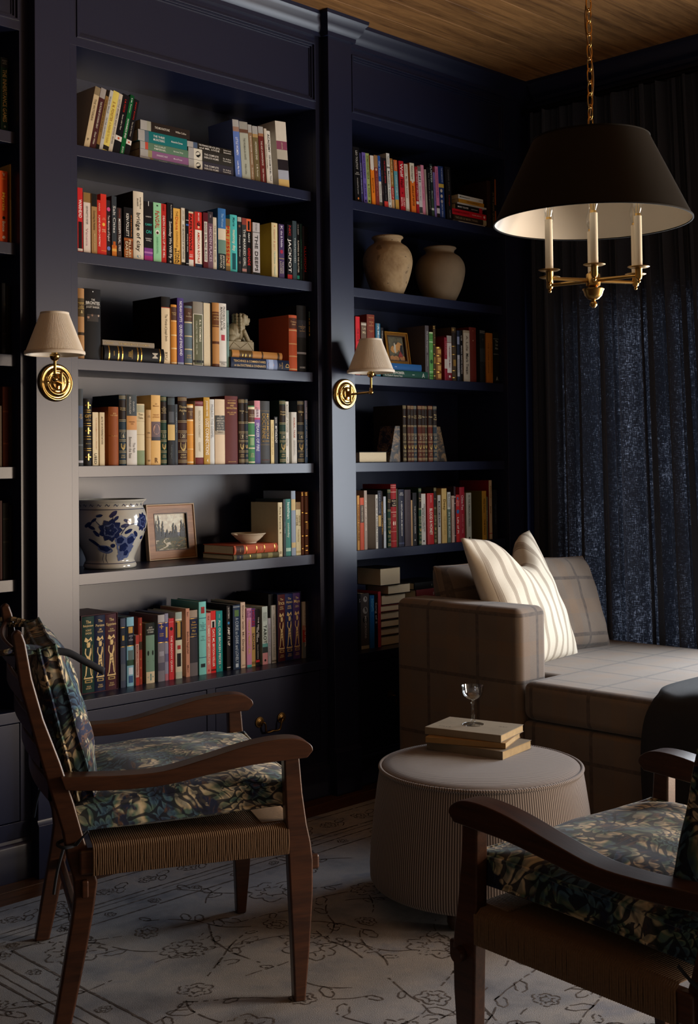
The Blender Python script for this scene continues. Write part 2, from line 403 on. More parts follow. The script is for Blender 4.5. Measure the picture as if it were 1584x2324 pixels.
# right wall with two window openings
W1 = (-1.95, -.2, .38, 1.95); W2 = (-4.72, -3.24, .0, 1.70)
bm = BM()
def wallseg(y0, y1, z0, z1): bx(bm, XR, XR+.13, y0, y1, z0, z1)
ztop = CEIL+.1; zbot = FLOOR-.1
wallseg(W1[1], .42, zbot, ztop); wallseg(W1[0], W1[1], zbot, W1[2]); wallseg(W1[0], W1[1], W1[3], ztop)
wallseg(W2[1], W1[0], zbot, ztop); wallseg(W2[0], W2[1], zbot, W2[2]); wallseg(W2[0], W2[1], W2[3], ztop); wallseg(YB-.1, W2[0], zbot, ztop)
struct(obj('wall_right', bm, PAINT), 'dark blue wall with windows behind the curtain', 'wall')
for k, W in ((1, W1), (2, W2)):
    wr = bpy.data.objects.new('window_%d' % k, None); COL.objects.link(wr); wr.location = (XR+.09, (W[0]+W[1])/2, W[2])
    struct(wr, 'tall window %s in the right wall' % ('behind the navy curtain' if k == 1 else 'beyond the curtain end'), 'window')
    hw = (W[1]-W[0])/2; hh = W[3]-W[2]
    bm = BM()
    ring(bm, (-hw, hw, 0, hh), (-hw+.05, hw-.05, .06, hh-.05), -.02, .03, lambda p, q, a: (a, p, q))
    obj('window_frame', bm, PAINT, wr)
    boxobj('glazing_bar', (-.012, .022, -.014, .014, .06, hh-.05), PAINT, wr)
    for q in (.33, .66):
        for a, b_ in ((-hw+.05, -.014), (.014, hw-.05)): boxobj('glazing_bar', (-.01, .02, a, b_, hh*q-.012, hh*q+.012), PAINT, wr)
    bm = BM(); bx(bm, .003, .007, -hw+.05, hw-.05, .06, hh-.05); obj('pane', bm, PANE, wr)
# crown moulding on the right wall
CROWN = [(0, -.085), (-.012, -.085), (-.014, -.07), (-.022, -.062), (-.034, -.044), (-.04, -.026), (-.05, -.014), (-.052, 0), (0, 0)]
bm = BM(); prism(bm, [(p*1.6, q) for p, q in CROWN], YB, -.05, lambda p, q, a: (XR+p, a, CEIL+q))
struct(obj('trim_1', bm, PAINT, smooth=30), 'dark crown moulding along the curtained wall', 'moulding')

# ------------------------------------------------------------------ built-in bookcases
SH_B = [2.303, 1.948, 1.593, 1.238, .883]; TH = .038; CT = .513; OPT = 2.662; BACK = .30; SET = .025
def handle(parent, x, z):
    """bail pull: two rosettes and a swan-neck bail"""
    hnd = bpy.data.objects.new('drawer_pull', None); COL.objects.link(hnd); hnd.parent = parent; hnd.location = (x, 0, z)
    for s in (-1, 1):
        bm = BM(); lathe(bm, [(0, -.012), (.005, -.012), (.006, -.009), (.0105, -.0075), (.011, -.006), (.0145, -.005), (.015, -.0035), (.0195, -.003), (.02, 0)], 24, (s*.054, 0, 0), 'y')
        obj('rosette', bm, BRASS_D, hnd)
    bm = BM()
    pts = catmull([(-.054, -.012, -.001), (-.046, -.018, -.001), (-.039, -.018, -.012), (-.037, -.016, -.028), (-.031, -.014, -.039), (-.014, -.014, -.040), (0, -.014, -.038), (.014, -.014, -.040), (.031, -.014, -.039), (.037, -.016, -.028), (.039, -.018, -.012), (.046, -.018, -.001), (.054, -.012, -.001)], 5)
    tube(bm, pts, [.0028+.0016*math.cos((i/len(pts)-.5)*PI) for i in range(len(pts))], 10)
    obj('bail', bm, BRASS_D, hnd)
def bay(name, label, x0, x1, xl, xr, drawers=True):
    """opening x0..x1, unit outer limits xl..xr"""
    root = thing(name, label, 'bookcase', (0, 0, 0), 0, 'built-in bookcases along the wall')
    boxobj('back_panel', (x0-.03, x1+.03, BACK, BACK+.018, FLOOR, CEIL-.02), PAINT_IN, root)
    boxobj('side_panel', (x0-.022, x0, .02, BACK, CT, OPT), PAINT_IN, root)
    boxobj('side_panel', (x1, x1+.022, .02, BACK, CT, OPT), PAINT_IN, root)
    boxobj('soffit', (x0-.02, x1+.02, .018, BACK, OPT, OPT+.02), PAINT_IN, root)
    for zb in SH_B:
        boxobj('shelf', (x0, x1, SET, BACK, zb, zb+TH), PAINT_IN, root, .0015, 2)
    boxobj('counter', (xl, xr, -.004, BACK, CT-.036, CT), PAINT, root, .002, 2)
    # face frame
    boxobj('stile', (xl, x0, 0, .02, CT, OPT), PAINT, root, .001, 1)
    boxobj('stile', (x1, xr, 0, .02, CT, OPT), PAINT, root, .001, 1)
    # frieze: rails around a moulded panel
    bm = BM(); ring(bm, (xl, xr, OPT, CEIL-.01), (x0, x1, 2.69, 2.925), 0, .02, lambda p, q, a: (p, a, q))
    obj('frieze_frame', bm, PAINT, root, .001, 1)
    boxobj('frieze_panel', (x0, x1, .013, .024, 2.69, 2.925), PAINT, root)
    for k, (ins, dep, wd) in enumerate(((0.0, -.004, .008), (.008, .003, .008), (.016, .009, .006))):
        a0, a1, b0, b1 = x0+ins, x1-ins, 2.69+ins, 2.925-ins
        bm = BM(); ring(bm, (a0, a1, b0, b1), (a0+wd, a1-wd, b0+wd, b1-wd), dep, .014, lambda p, q, a: (p, a, q))
        obj('panel_moulding', bm, PAINT, root, .0012, 1)
    bm = BM(); prism(bm, CROWN, xl, xr, lambda p, q, a: (a, p, CEIL+q)); obj('crown_moulding', bm, PAINT, root, smooth=30)
    # base: rails, drawers, plinth
    zt, zl = CT-.036, .172
    xm = (x0+x1)/2
    boxobj('base_rail', (xl, xr, .0, .02, .115, zl-.003), PAINT, root, .0012, 1)
    for a, b_ in ((xl, x0+.006), (x1-.006, xr), (xm-.019, xm+.019)): boxobj('base_stile', (a, b_, 0, .02, zl-.003, zt), PAINT, root, .0012, 1)
    boxobj('carcass', (xl, xr, .021, BACK, FLOOR, zl), PAINT_IN, root)
    for a, b_ in ((x0+.008, xm-.021), (xm+.021, x1-.008)):
        dr = boxobj('drawer', (a, b_, .001, .28, zl, zt-.003), PAINT, root, .0012, 1)
        handle(dr, (a+b_)/2, .324)
    bm = BM(); prism(bm, [(0, FLOOR), (-.016, FLOOR), (-.016, .098), (-.013, .104), (-.006, .109), (-.004, .118), (0, .121)], xl, xr, lambda p, q, a: (a, p, q))
    obj('plinth', bm, PAINT, root, smooth=30)
    return root
bay('built_in_bookcase', 'dark navy bookcase bay cut off at the left edge', -1.297, -.212, -1.33, -.18)
bay('built_in_bookcase', 'dark navy central bookcase bay between the two brass sconces', 0.0, 1.087, -.05, 1.12)
bay('built_in_bookcase', 'dark navy right bookcase bay beside the curtain', 1.29, 2.285, 1.25, XR-.001)
def pilaster(k, x0, x1, label):
    root = bpy.data.objects.new('trim_%d' % k, None); COL.objects.link(root); struct(root, label, 'pilaster')
    boxobj('pilaster_board', (x0, x1, -.04, .02, .16, 2.965), PAINT, root, .0015, 1)
    bm = BM(); prism(bm, [(0, FLOOR), (-.052, FLOOR), (-.052, .156), (-.046, .162), (-.043, .172), (0, .172)], x0-.005, x1+.005, lambda p, q, a: (a, p, q))
    obj('plinth_block', bm, PAINT, root, .001, 1)
    # crown breaking forward around the pilaster
    bm = BM(); rings = []
    for p, q in CROWN[:-1]:
        e = -p
        rings.append([bm.verts.new(c) for c in ((x0-e, .005, CEIL+q), (x0-e, -.04-e, CEIL+q), (x1+e, -.04-e, CEIL+q), (x1+e, .005, CEIL+q))])
    for A, B in zip(rings, rings[1:]):
        for i in range(3): bm.faces.new((A[i], A[i+1], B[i+1], B[i]))
    bm.faces.new(rings[0]); bm.faces.new(rings[-1])
    for i in (0, 3): bm.faces.new([r[i] for r in rings])
    obj('crown_return', bm, PAINT, root, smooth=30)
    return root
pilaster(2, -.18, -.05, 'navy pilaster carrying the left sconce')
pilaster(3, 1.12, 1.25, 'navy pilaster carrying the right sconce')
pilaster(4, -1.46, -1.33, 'navy pilaster beyond the left edge')

# ------------------------------------------------------------------ rug
rug = thing('area_rug', 'faded grey rug with dark floral outlines under the chairs', 'rug')
RX0, RX1, RY0, RY1 = -.86, 2.05, -3.4, -.2
bm = BM(); bx(bm, RX0, RX1, RY0, RY1, FLOOR+.0002, 0); obj('pile', bm, RUG, rug)
bm = BM(); ZP = .0006
def ribbon(pts, wd, skip=.14):
    n = len(pts); prev = None
    for i, p in enumerate(pts):
        a = Vector(pts[max(i-1, 0)]); b_ = Vector(pts[min(i+1, n-1)]); t = (b_-a)
        if t.length < 1e-9: continue
        t.normalize(); nn = Vector((-t.y, t.x))
        ww = 1.55*wd*(.5+.5*random.random())
        q = (bm.verts.new((p[0]+nn.x*ww, p[1]+nn.y*ww, ZP)), bm.verts.new((p[0]-nn.x*ww, p[1]-nn.y*ww, ZP)))
        if prev and random.random() > skip: bm.faces.new((prev[0], prev[1], q[1], q[0]))
        prev = q
def lwig(a, b_, wd):
    n = max(2, int((Vector(b_)-Vector(a)).length/.012))
    ribbon([(a[0]+(b_[0]-a[0])*i/n+random.uniform(-.001, .001), a[1]+(b_[1]-a[1])*i/n+random.uniform(-.001, .001)) for i in range(n+1)], wd, .03)
def rect(ins, wd):
    a, b_, c, d = RX0+ins, RX1-ins, RY0+ins, RY1-ins
    for p, q in (((a, d), (b_, d)), ((a, c), (a, d)), ((b_, c), (b_, d)), ((a, c), (b_, c))): lwig(p, q, wd)
for ins, wd in ((.035, .0022), (.19, .0028), (.215, .0014), (.25, .0024), (.315, .0028)): rect(ins, wd)
def flower(cx, cy, r, petals, wd=.0018):
    """palmette: lobed, broken outline with an inner lobed ring and veins"""
    a0 = random.random()*6.28; el = random.uniform(.72, 1.0); ro = random.random()*3
    def pt(rr, a):
        x, y_ = rr*math.cos(a), rr*el*math.sin(a); return (cx+x*math.cos(ro)-y_*math.sin(ro), cy+x*math.sin(ro)+y_*math.cos(ro))
    n = petals*9
    ribbon([pt(r*(.70+.24*abs(math.sin((2*PI*i/n)*petals/2))+.06*math.sin(3*2*PI*i/n+a0)+random.uniform(-.035, .035)), 2*PI*i/n+a0) for i in range(n+1)], wd)
    ribbon([pt(r*(.30+.12*abs(math.sin((2*PI*i/32)*3))+random.uniform(-.03, .03)), 2*PI*i/32+a0) for i in range(33)], wd*.9)
    for k in range(petals):
        a = a0+2*PI*(k+.5)/petals; ribbon([pt(r*q, a+random.uniform(-.06, .06)) for q in (.42, .5, .58, .66)], wd*.8)
def leaf(x, y_, ang, L, wd=.0016):
    for s in (-1, 1):
        pts = []
        for i in range(9):
            t = i/8; off = s*L*.26*math.sin(PI*t)*(1+.25*math.sin(9*t))
            pts.append((x+L*t*math.cos(ang)-off*math.sin(ang), y_+L*t*math.sin(ang)+off*math.cos(ang)))
        ribbon(pts, wd)
def vine(x, y_, ang, L):
    pts = []; n = int(L/.012); cur = random.uniform(-1, 1)*7
    for i in range(n):
        pts.append((x, y_)); ang += (cur*.012+random.uniform(-.09, .09)); x += .012*math.cos(ang); y_ += .012*math.sin(ang)
        if i % 9 == 6: leaf(x, y_, ang+random.choice((-1, 1))*random.uniform(.5, 1.1), random.uniform(.035, .075))
        if i % 12 == 11: cur = -cur
    ribbon(pts, .0017)
    return x, y_, ang
random.seed(21)
for i in range(11):
    for j in range(13):
        cx = RX0+.46+i*.205+random.uniform(-.05, .05); cy = RY1-.46-j*.22+random.uniform(-.05, .05)
        if cx > RX1-.38 or cy < RY0+.38: continue
        k = (i+j*2) % 3
        if k == 0: flower(cx, cy, random.uniform(.065, .1), random.choice((7, 8, 9)))
        elif k == 1:
            flower(cx, cy, random.uniform(.035, .05), 6)
        a = random.random()*6.28
        vine(cx+.07*math.cos(a), cy+.07*math.sin(a), a, random.uniform(.16, .34))
        vine(cx-.07*math.cos(a), cy-.07*math.sin(a), a+PI, random.uniform(.1, .26))
t = RX0+.12
while t < RX1-.1:
    flower(t, RY1-.115, .034, 6); leaf(t+.04, RY1-.115, .4, .06); leaf(t+.06, RY1-.12, -2.4, .05)
    flower(t+.06, RY1-.283, .02, 6, .0013); t += .155
t = RY1-.12
while t > RY0+.1:
    flower(RX0+.115, t, .036, 6); leaf(RX0+.115, t-.05, -1.2, .06); leaf(RX0+.12, t-.07, 2., .05)
    flower(RX0+.283, t-.05, .022, 6, .0013); t -= .155
po = obj('woven_pattern', bm, RUGLINE, rug, smooth=0); po['kind'] = 'stuff'
random.seed(7)
SHELVES = ['top shelf of the centre bookcase', 'flat pile left of centre on the centre top shelf', 'flat pile beside the blue paperback on the centre top shelf', 'right part of the centre top shelf', 'second shelf of the centre bookcase', 'third shelf of the centre bookcase', 'fourth shelf of the centre bookcase', 'fifth shelf of the centre bookcase', 'counter ledge of the centre bookcase', 'top shelf of the right bookcase', 'mixed pile on the right top shelf', 'right end of the right top shelf', 'third shelf of the right bookcase', 'fourth shelf of the right bookcase', 'fifth shelf of the right bookcase', 'counter ledge of the right bookcase', 'top shelf of the left bookcase', 'second shelf of the left bookcase', 'third shelf of the left bookcase', 'fourth shelf of the left bookcase', 'fifth shelf of the left bookcase']
BOOKS = [
('L',0,0.0582,0.05,2.3455,0.0209,0.2208,0.15,12.5,'c9b48f', 'cream paperback with grey top', 'b,0,.13,8a7a5e;v,.2,.55,.35,6b5a40,THE VICTORIAN;h,.86,.6,6b5a40,P'),
('L',0,0.0808,0.05,2.3457,0.0217,0.2206,0.15,12.5,'4a2628', 'maroon paperback with grey top label', 'b,0,.16,a09a94;v,.22,.66,.32,d8cdbb,THE PICTURE OF DORIAN GRAY;v,.72,.92,.3,d8cdbb,Oscar Wilde'),
('L',0,0.1042,0.05,2.3436,0.0121,0.2198,0.15,12.5,'8a6a3c', 'tan brown paperback with black ends', 'b,0,.1,1a1614;b,.9,1,1a1614;v,.16,.7,.34,3a2c18,THE REMAINS OF THE DAY'),
('L',0,0.1178,0.05,2.3439,0.0134,0.2216,0.15,12.5,'bdbcb6', 'pale grey paperback', 'v,.1,.38,.34,6a6a66,Virginia Woolf;v,.45,.8,.34,5a5a58,TO THE LIGHTHOUSE'),
('L',0,0.1315,0.05,2.346,0.0233,0.221,0.15,12.5,'dcc968', 'pale yellow paperback', 'v,.18,.5,.4,b58a3a,E. M. FORSTER;v,.52,.86,.34,c0a048,A PASSAGE TO INDIA;b,.9,.97,2a2620'),
('L',0,0.1554,0.05,2.3442,0.0148,0.2168,0.15,12.5,'c8bfae', 'thin off-white paperback', 'v,.1,.85,.4,6a6258,LITTLE WOMEN AND GOOD WIVES'),
('L',0,0.1718,0.05,2.3469,0.0273,0.217,0.15,12.5,'17151a', 'black paperback left of the green one', 'v,.08,.3,.26,b02820,E. M. FORSTER;v,.34,.6,.2,cfc8bc,Room with a View;b,.7,.78,d8d2c8;c,.74,.3,c05028'),
('L',0,0.201,0.05,2.3445,0.0163,0.2222,0.15,12.5,'0f5f30', 'bright green paperback', 'b,0,.12,0b4a26;v,.05,.3,.3,cfe0d0,E.M. Forster;v,.4,.72,.42,e8efe4,HOWARDS END;v,.86,.97,.4,cfe0d0,BOOK'),
('L',0,0.2183,0.05,2.3458,0.0221,0.2097,0.15,12.5,'18161a', 'black paperback right of the green one', 'v,.05,.36,.24,b02820,SHORT BOOKS;v,.4,.66,.2,cfc8bc,The Girl in Winter;b,.72,.8,d8d2c8;c,.76,.3,c05028'),
('F',1,0.4984,0.05,2.341,0.0131,0.2124,0.13,-90.0,'5f6a6e', 'blue-grey paperback', 'b,0,.2,a8a6a2;b,.2,.27,8a7050;v,.38,.55,.4,d0d0cc,CANDIDE;v,.62,.75,.35,c0c0bc,Voltaire'),
('F',1,0.4986,0.05,2.3546,0.0257,0.2117,0.13,-90.0,'8c6088', 'purple paperback', "b,0,.16,a8a6a2;b,.16,.24,9a9268;v,.33,.56,.26,e0d4de,SWANN'S WAY;v,.68,.86,.22,e0d4de,Marcel Proust"),
('F',1,0.4988,0.05,2.3808,0.0263,0.2117,0.13,-90.0,'5f7f68', 'sage green paperback', 'b,0,.14,a8a6a2;b,.1,.16,c05040;v,.28,.52,.24,dfe4d8,THE SCARLET~PIMPERNEL;v,.68,.88,.2,dfe4d8,Baroness Orczy'),
('F',1,0.4921,0.05,2.4076,0.0394,0.2132,0.13,-90.0,'1d7072', 'teal paperback', 'b,0,.13,a8a6a2;b,.13,.21,5a6a78;v,.3,.53,.2,dfe8e4,THE THREE~MUSKETEERS;v,.66,.9,.18,dfe8e4,Alexandre Dumas'),
('F',1,0.5045,0.05,2.4475,0.0345,0.2161,0.13,-90.0,'2d2521', 'dark brown paperback', 'b,0,.13,a8a6a2;b,.13,.21,a0a090;v,.28,.58,.24,d8d2c4,THE MOONSTONE;v,.7,.92,.2,d8d2c4,Wilkie Collins'),
('F',2,0.7078,0.05,2.341,0.0396,0.2094,0.13,-90.0,'3b3944', 'slate paperback', 'b,0,.12,a8a6a2;b,.12,.3,d8d4c4;c,.21,.55,0c0c0c;v,.34,.66,.17,e8e4dc,THE COMPLETE~SHERLOCK HOLMES;v,.76,.94,.13,e8e4dc,Sir Arthur~Conan Doyle'),
('F',2,0.7083,0.05,2.3811,0.0408,0.2109,0.13,-90.0,'33312e', 'charcoal paperback', 'b,0,.12,a8a6a2;b,.12,.3,d8d4c4;c,.21,.55,0c0c0c;v,.34,.66,.17,e8e4dc,THE COMPLETE~SHERLOCK HOLMES;v,.76,.94,.13,e8e4dc,Sir Arthur~Conan Doyle'),
('F',2,0.7021,0.05,2.4224,0.0215,0.2093,0.13,-90.0,'29251f', 'brown-black paperback', 'b,0,.13,a8a6a2;b,.13,.22,50607a;v,.25,.72,.3,e8e4dc,THE STRANGE CASE of DR. JEKYLL~and MR. HYDE;v,.8,.97,.26,e8e4dc,Robert Louis~Stevenson'),
('U',3,0.7169,0.05,2.341,0.0303,0.2195,0.15,-4.0,'6079ba', 'cornflower blue paperback', 'b,0,.12,a8a6a2;b,.12,.2,9a7a6a;v,.3,.6,.36,e8ecf4,LITTLE WOMEN;v,.7,.93,.28,e8ecf4,Louisa May Alcott'),
('U',3,0.7517,0.05,2.341,0.0414,0.2194,0.15,-4.0,'adb0a0', 'grey-green paperback', 'b,0,.2,9a9890;b,.13,.19,6a4a3a;v,.28,.65,.22,6a6c60,THE WOMAN IN WHITE;v,.72,.9,.2,6a6c60,Wilkie Collins'),
('U',3,0.7944,0.05,2.341,0.0186,0.2152,0.15,-4.0,'8d7054', 'light brown paperback', 'b,0,.14,a8a6a2;v,.2,.7,.34,e0d4c0,BARCHESTER TOWERS;v,.75,.95,.3,e0d4c0,Trollope'),
('U',3,0.8152,0.05,2.341,0.0273,0.2139,0.15,-4.0,'6f6242', 'olive paperback', 'b,0,.14,a8a6a2;b,.14,.2,b09060;v,.28,.6,.34,e0dcc8,HOWARDS END;v,.68,.9,.28,e0dcc8,E. M. Forster'),
('U',3,0.8449,0.05,2.341,0.0259,0.2175,0.15,-4.0,'6c2b27', 'dark red paperback', 'b,0,.12,a8a6a2;b,.12,.17,a07050;v,.25,.68,.3,e4d4c8,THE AGE of INNOCENCE;v,.74,.96,.26,e4d4c8,Edith Wharton'),
('U',3,0.8722,0.05,2.341,0.0127,0.2135,0.15,-4.0,'cfc5b4', 'very thin cream book', 'v,.2,.8,.4,8a8070,SELECTED POEMS'),
('U',3,0.8862,0.05,2.341,0.0191,0.2083,0.15,-4.0,'d8d4ca', 'thin white paperback', 'v,.06,.4,.5,2a2826,ACADEMY;v,.45,.92,.4,2a2826,FOR WHOM THE BELL TOLLS'),
('U',3,0.9327,0.05,2.341,0.0551,0.2544,0.15,-4.0,'d8d0c0', 'thick cream paperback with plum band', 'b,.3,.43,8a4a60;b,.43,.58,b8b0a0;b,.58,.74,2a2428;b,.74,.88,a8acb8;b,.88,1,d0b070;v,.32,.42,.2,d8c0a8,JANE AUSTEN'),
('U',4,0.0338,0.05,1.986,0.0197,0.2196,0.145,0.0,'c4282a', 'red paperback with white brush lettering', 'v,.18,.46,.62,f0ece4,WARHEAD;p,.52,.95,.7,1c1416;b,.93,.97,e0d0c0'),
('U',4,0.0558,0.05,1.986,0.0275,0.2064,0.145,0.0,'d9cabd', 'blush white paperback', 'b,0,.16,8c6c3c;v,.22,.52,.24,6a6058,GEORGETTE HEYER;v,.56,.9,.3,c8a0a4,Venetia'),
('U',4,0.0851,0.05,1.986,0.0219,0.2058,0.145,0.0,'a27e50', 'tan paperback with black top', 'b,0,.21,1c1a18;v,.28,.6,.3,2c2014,Courting the Nobility;v,.66,.95,.3,c8a878,MELISSA JAGEARS'),
('U',4,0.1079,0.05,1.986,0.0155,0.1875,0.145,0.0,'c22a22', 'thin red paperback', 'v,.05,.2,.4,e8b8a0,ANNA;v,.27,.84,.44,f0d8c8,A JANE AUSTEN CHRISTMAS'),
('U',4,0.1247,0.05,1.986,0.0228,0.2117,0.145,0.0,'d03628', 'scarlet paperback with yellow heart', 'h,.4,.6,e8a080,JANE~AUSTEN;c,.49,.5,e8b850;h,.59,.6,f0c8a0,PRIDE~& PREJ;b,.91,.915,e8b850'),
('U',4,0.1484,0.05,1.986,0.0189,0.194,0.145,0.0,'2e1d23', 'plum paperback with pink and blue spots', 'c,.16,.75,c8568a;v,.27,.72,.44,d8c8c4,Two Memories of England;c,.85,.75,6478b8'),
('U',4,0.1679,0.05,1.986,0.0197,0.2102,0.145,0.0,'343a3f', 'slate paperback with orange flames at foot', 'b,.8,1,c8742a;b,.86,.9,e0a850;v,.1,.66,.5,d8d8d4,Salt Cities;p,.74,.84,.5,b85a22'),
('U',4,0.19,0.05,1.986,0.0176,0.173,0.145,0.0,'3a2b2a', 'dark brown paperback', 'v,.02,.2,.3,9a4a3a,CROWE;v,.22,.86,.5,e0dcd4,MISSISSIPPI TRIAL, 1955'),
('U',4,0.2188,0.05,1.986,0.0372,0.1796,0.145,0.0,'141214', 'thick black and rust paperback', 'b,.59,1,9c5526;b,.64,.8,6a3418;v,.12,.56,.3@-.12,e8e4dc,KEN FOLLETT;v,.14,.56,.12@.3,c8742a,OF THE EARTH PILLARS;v,.62,.96,.26@.12,e8d8b0,PILLARS;v,.66,.96,.26@-.22,e8d8b0,EARTH'),
('U',4,0.2571,0.05,1.986,0.0433,0.2407,0.145,0.0,'30261c', 'tall cream hardcover', 'b,0,1,d8cdb8;v,.08,.25,.17@.2,5a5448,markus;v,.1,.22,.17@-.06,5a5448,zusak;v,.31,.87,.36,2c2a28,bridge of clay;e,.94,.4,7a94a0'),
('U',4,0.3029,0.05,1.986,0.0372,0.2118,0.145,0.0,'1a171b', 'black paperback with purple swirl at foot', 'h,.03,.1,e8e8e8,I;h,.25,.62,d8d4d0,RAINBOW;h,.38,.8,3fb8a8,CARRY;h,.5,.6,3fb8a8,ON;h,.63,.7,d8d4d0,RAINBOW~ROWELL;b,.77,1,7a3a86;b,.83,.86,b070b0;b,.9,1,a0307a'),
('U',4,0.3417,0.05,1.986,0.0336,0.2132,0.145,0.0,'93cd9f', 'mint green paperback', 'h,.05,.15,1c1c1c,M;v,.14,.43,.5,c43a30,FaNGiRL;c,.49,.5,e8e4d8;c,.5,.3,4a2c20;v,.57,.85,.2,5a9a70,RAINBOW ROWELL'),
('U',4,0.3777,0.05,1.986,0.0224,0.2139,0.145,0.0,'b62b24', 'red paperback with white capitals', 'v,.02,.12,.3,701814,CHRIS;v,.2,.9,.4,f0dcd0,DEATH COMING UP THE HILL'),
('U',4,0.4029,0.05,1.986,0.0271,0.2208,0.145,0.0,'18161a', 'black paperback with white script', 'v,.03,.25,.18@.15,d0ccc4,Rachel DeWoskin;v,.3,.9,.42,e4e0d8,Someday We Will Fly;c,.95,.3,b8b0a0'),
('U',4,0.4309,0.05,1.986,0.0325,0.2056,0.145,0.0,'e4b052', 'golden yellow paperback', 'v,.05,.14,.28,8a5a20,THE;v,.15,.38,.34,d06028,Diana;v,.4,.68,.26,a87830,CHRONICLES;v,.72,.95,.28@.15,2c2014,TINA;v,.7,.95,.28@-.2,2c2014,BROWN'),
('U',4,0.4641,0.05,1.986,0.0168,0.2102,0.145,0.0,'d8d0be', 'ivory paperback with black foot', 'b,.93,1,1a1816;v,.04,.22,.36,8a8478,JOHN GREEN;v,.28,.88,.42,3a3630,AN ABUNDANCE OF KATHERINES'),
('U',4,0.4819,0.05,1.986,0.013,0.2084,0.145,0.0,'151318', 'black paperback with small white letters', 'b,.19,.2,d0d0d0;b,.26,.29,3060a8;v,.36,.82,.3,e8e0d8,looking for alaska;b,.94,.95,d0d0d0'),
('U',4,0.4954,0.05,1.986,0.0242,0.2023,0.145,0.0,'d0362c', 'red paperback with black capitals', 'b,0,.03,d8c8a8;v,.05,.7,.42,1c1416,PAPERTOWNS;h,.79,.7,f0d8d0,JOHN~GREEN;b,.86,.98,e0d8cc'),
('U',4,0.5272,0.05,1.986,0.0321,0.2056,0.145,0.0,'ece4d6', 'white paperback with red top and navy foot', 'b,0,.32,c83028;v,.02,.16,.2,f0d8d0,MCGEE;c,.22,.45,1c1a20;c,.27,.3,e8b898;v,.36,.9,.32,c84030,AMERICAN ROYALS;b,.92,1,243450'),
('U',4,0.5609,0.05,1.986,0.0224,0.2065,0.145,0.0,'5a1a22', 'maroon paperback with white title panel', 'p,.16,.87,.62,dcd6ca;v,.18,.85,.36,1c1a1a,GOOD GIRL, BAD BLOOD'),
('U',4,0.584,0.05,1.986,0.0245,0.2134,0.145,0.0,'6a4e5c', 'mauve paperback', 'b,0,.2,3c3438;v,.05,.1,.3,b0a0a8,LYNN;v,.26,.86,.46,d8c0cc,HIDDEN PLACES'),
('U',4,0.6104,0.05,1.986,0.0164,0.1958,0.145,0.0,'cfc4ae', 'thin cream book', 'v,.1,.9,.4,8a7c68,THE DOUBLE HELIX'),
('U',4,0.6321,0.05,1.986,0.0368,0.2325,0.145,0.0,'3a6ea8', 'tall blue hardcover with cream and green landscape', 'b,.32,.5,d8ccb4;b,.5,.72,6a8a7c;b,.72,1,20282c;v,.08,.3,.3,9ac0e0,The Women;v,.74,.96,.22@.15,e0dccc,JESSICA;v,.74,.95,.22@-.2,e0dccc,SHATTUCK'),
('U',4,0.6694,0.05,1.986,0.022,0.1993,0.145,0.0,'b88a48', 'mottled ochre paperback with red capitals', 'b,0,.14,6a5a3a;v,.12,.85,.6,c02820,FRI JESSEN;b,.88,1,7a6038'),
('U',4,0.6927,0.05,1.986,0.0338,0.2175,0.145,0.0,'4fb8b6', 'turquoise hardcover', 'v,.05,.2,.3,206068,Marie;v,.26,.62,.4,e8e4c8,mummy day;p,.66,.94,.5,1c5058'),
('U',4,0.7281,0.05,1.986,0.0195,0.2132,0.145,0.0,'23262a', 'dark hardcover with white script', 'b,0,.08,a8a8a0;c,.16,.5,7a5a4a;v,.32,.7,.34,c8c8c0,Prince & Dew;c,.8,.5,6a5a50'),
('U',4,0.7483,0.05,1.986,0.0221,0.2123,0.145,0.0,'3a3c3c', 'charcoal paperback with brown-red top', 'b,0,.12,8a4038;v,.2,.86,.5,d8d8d0,THE MARKED GIRL;b,.9,.95,b08078'),
('U',4,0.772,0.05,1.986,0.0231,0.2123,0.145,0.0,'141315', 'black paperback with orange top', 'b,0,.22,d8653e;p,.04,.2,.4,141315;v,.25,.42,.36,e0dcd4,GRATZ;v,.52,.83,.52,d02c24,GRENADE'),
('U',4,0.7975,0.05,1.986,0.0349,0.2012,0.145,0.0,'b8b4b4', 'pale grey paperback with black branches', 'v,.02,.16,.2,6a6668,HOLLY BLACK;b,.18,.19,2a2a2a;v,.24,.92,.42,2a2628,THE DEEPS;b,.94,.98,1c1c1c'),
('U',4,0.894,0.05,1.986,0.0308,0.2128,0.145,0.0,'a88a2c', 'cream hardcover with yellow front', 'b,0,1,d8c89c;c,.06,.18,c86030;v,.12,.5,.32,d8a888,eleanor & park;v,.52,.95,.3,a8c0b0,rainbow rowell'),
('U',4,0.9334,0.05,1.986,0.0277,0.2128,0.145,0.0,'4b3b62', 'purple paperback', 'v,.03,.1,.4,e0dce8,K;v,.12,.42,.4,d8d0e4,the & Noble;c,.5,.55,a83048;b,.62,.63,b8a060;v,.68,.9,.26,c8c0a8,THE WOODED~LOVERS'),
('U',4,0.9758,0.05,1.986,0.0245,0.2164,0.145,0.0,'19171a', 'black paperback with bold white slanted title', 'v,.02,.2,.42,c02c28,NIC;v,.26,.86,.6,ece8e0,JACKPOT;b,.9,.98,a82420'),
('U',4,1.0071,0.05,1.986,0.0212,0.2349,0.145,0.0,'3c4a50', 'steel blue hardcover', 'v,.18,.8,.34,c8d0d0,TORPEDOED'),
('U',4,1.0295,0.05,1.986,0.0133,0.2292,0.145,0.0,'141416', 'thin black paperback with white title', 'v,.03,.2,.4,d0d0cc,K. R. GADDY;v,.3,.85,.5,e8e0d0,FLOWERS IN THE GUTTER;b,.9,.96,2a8a78'),
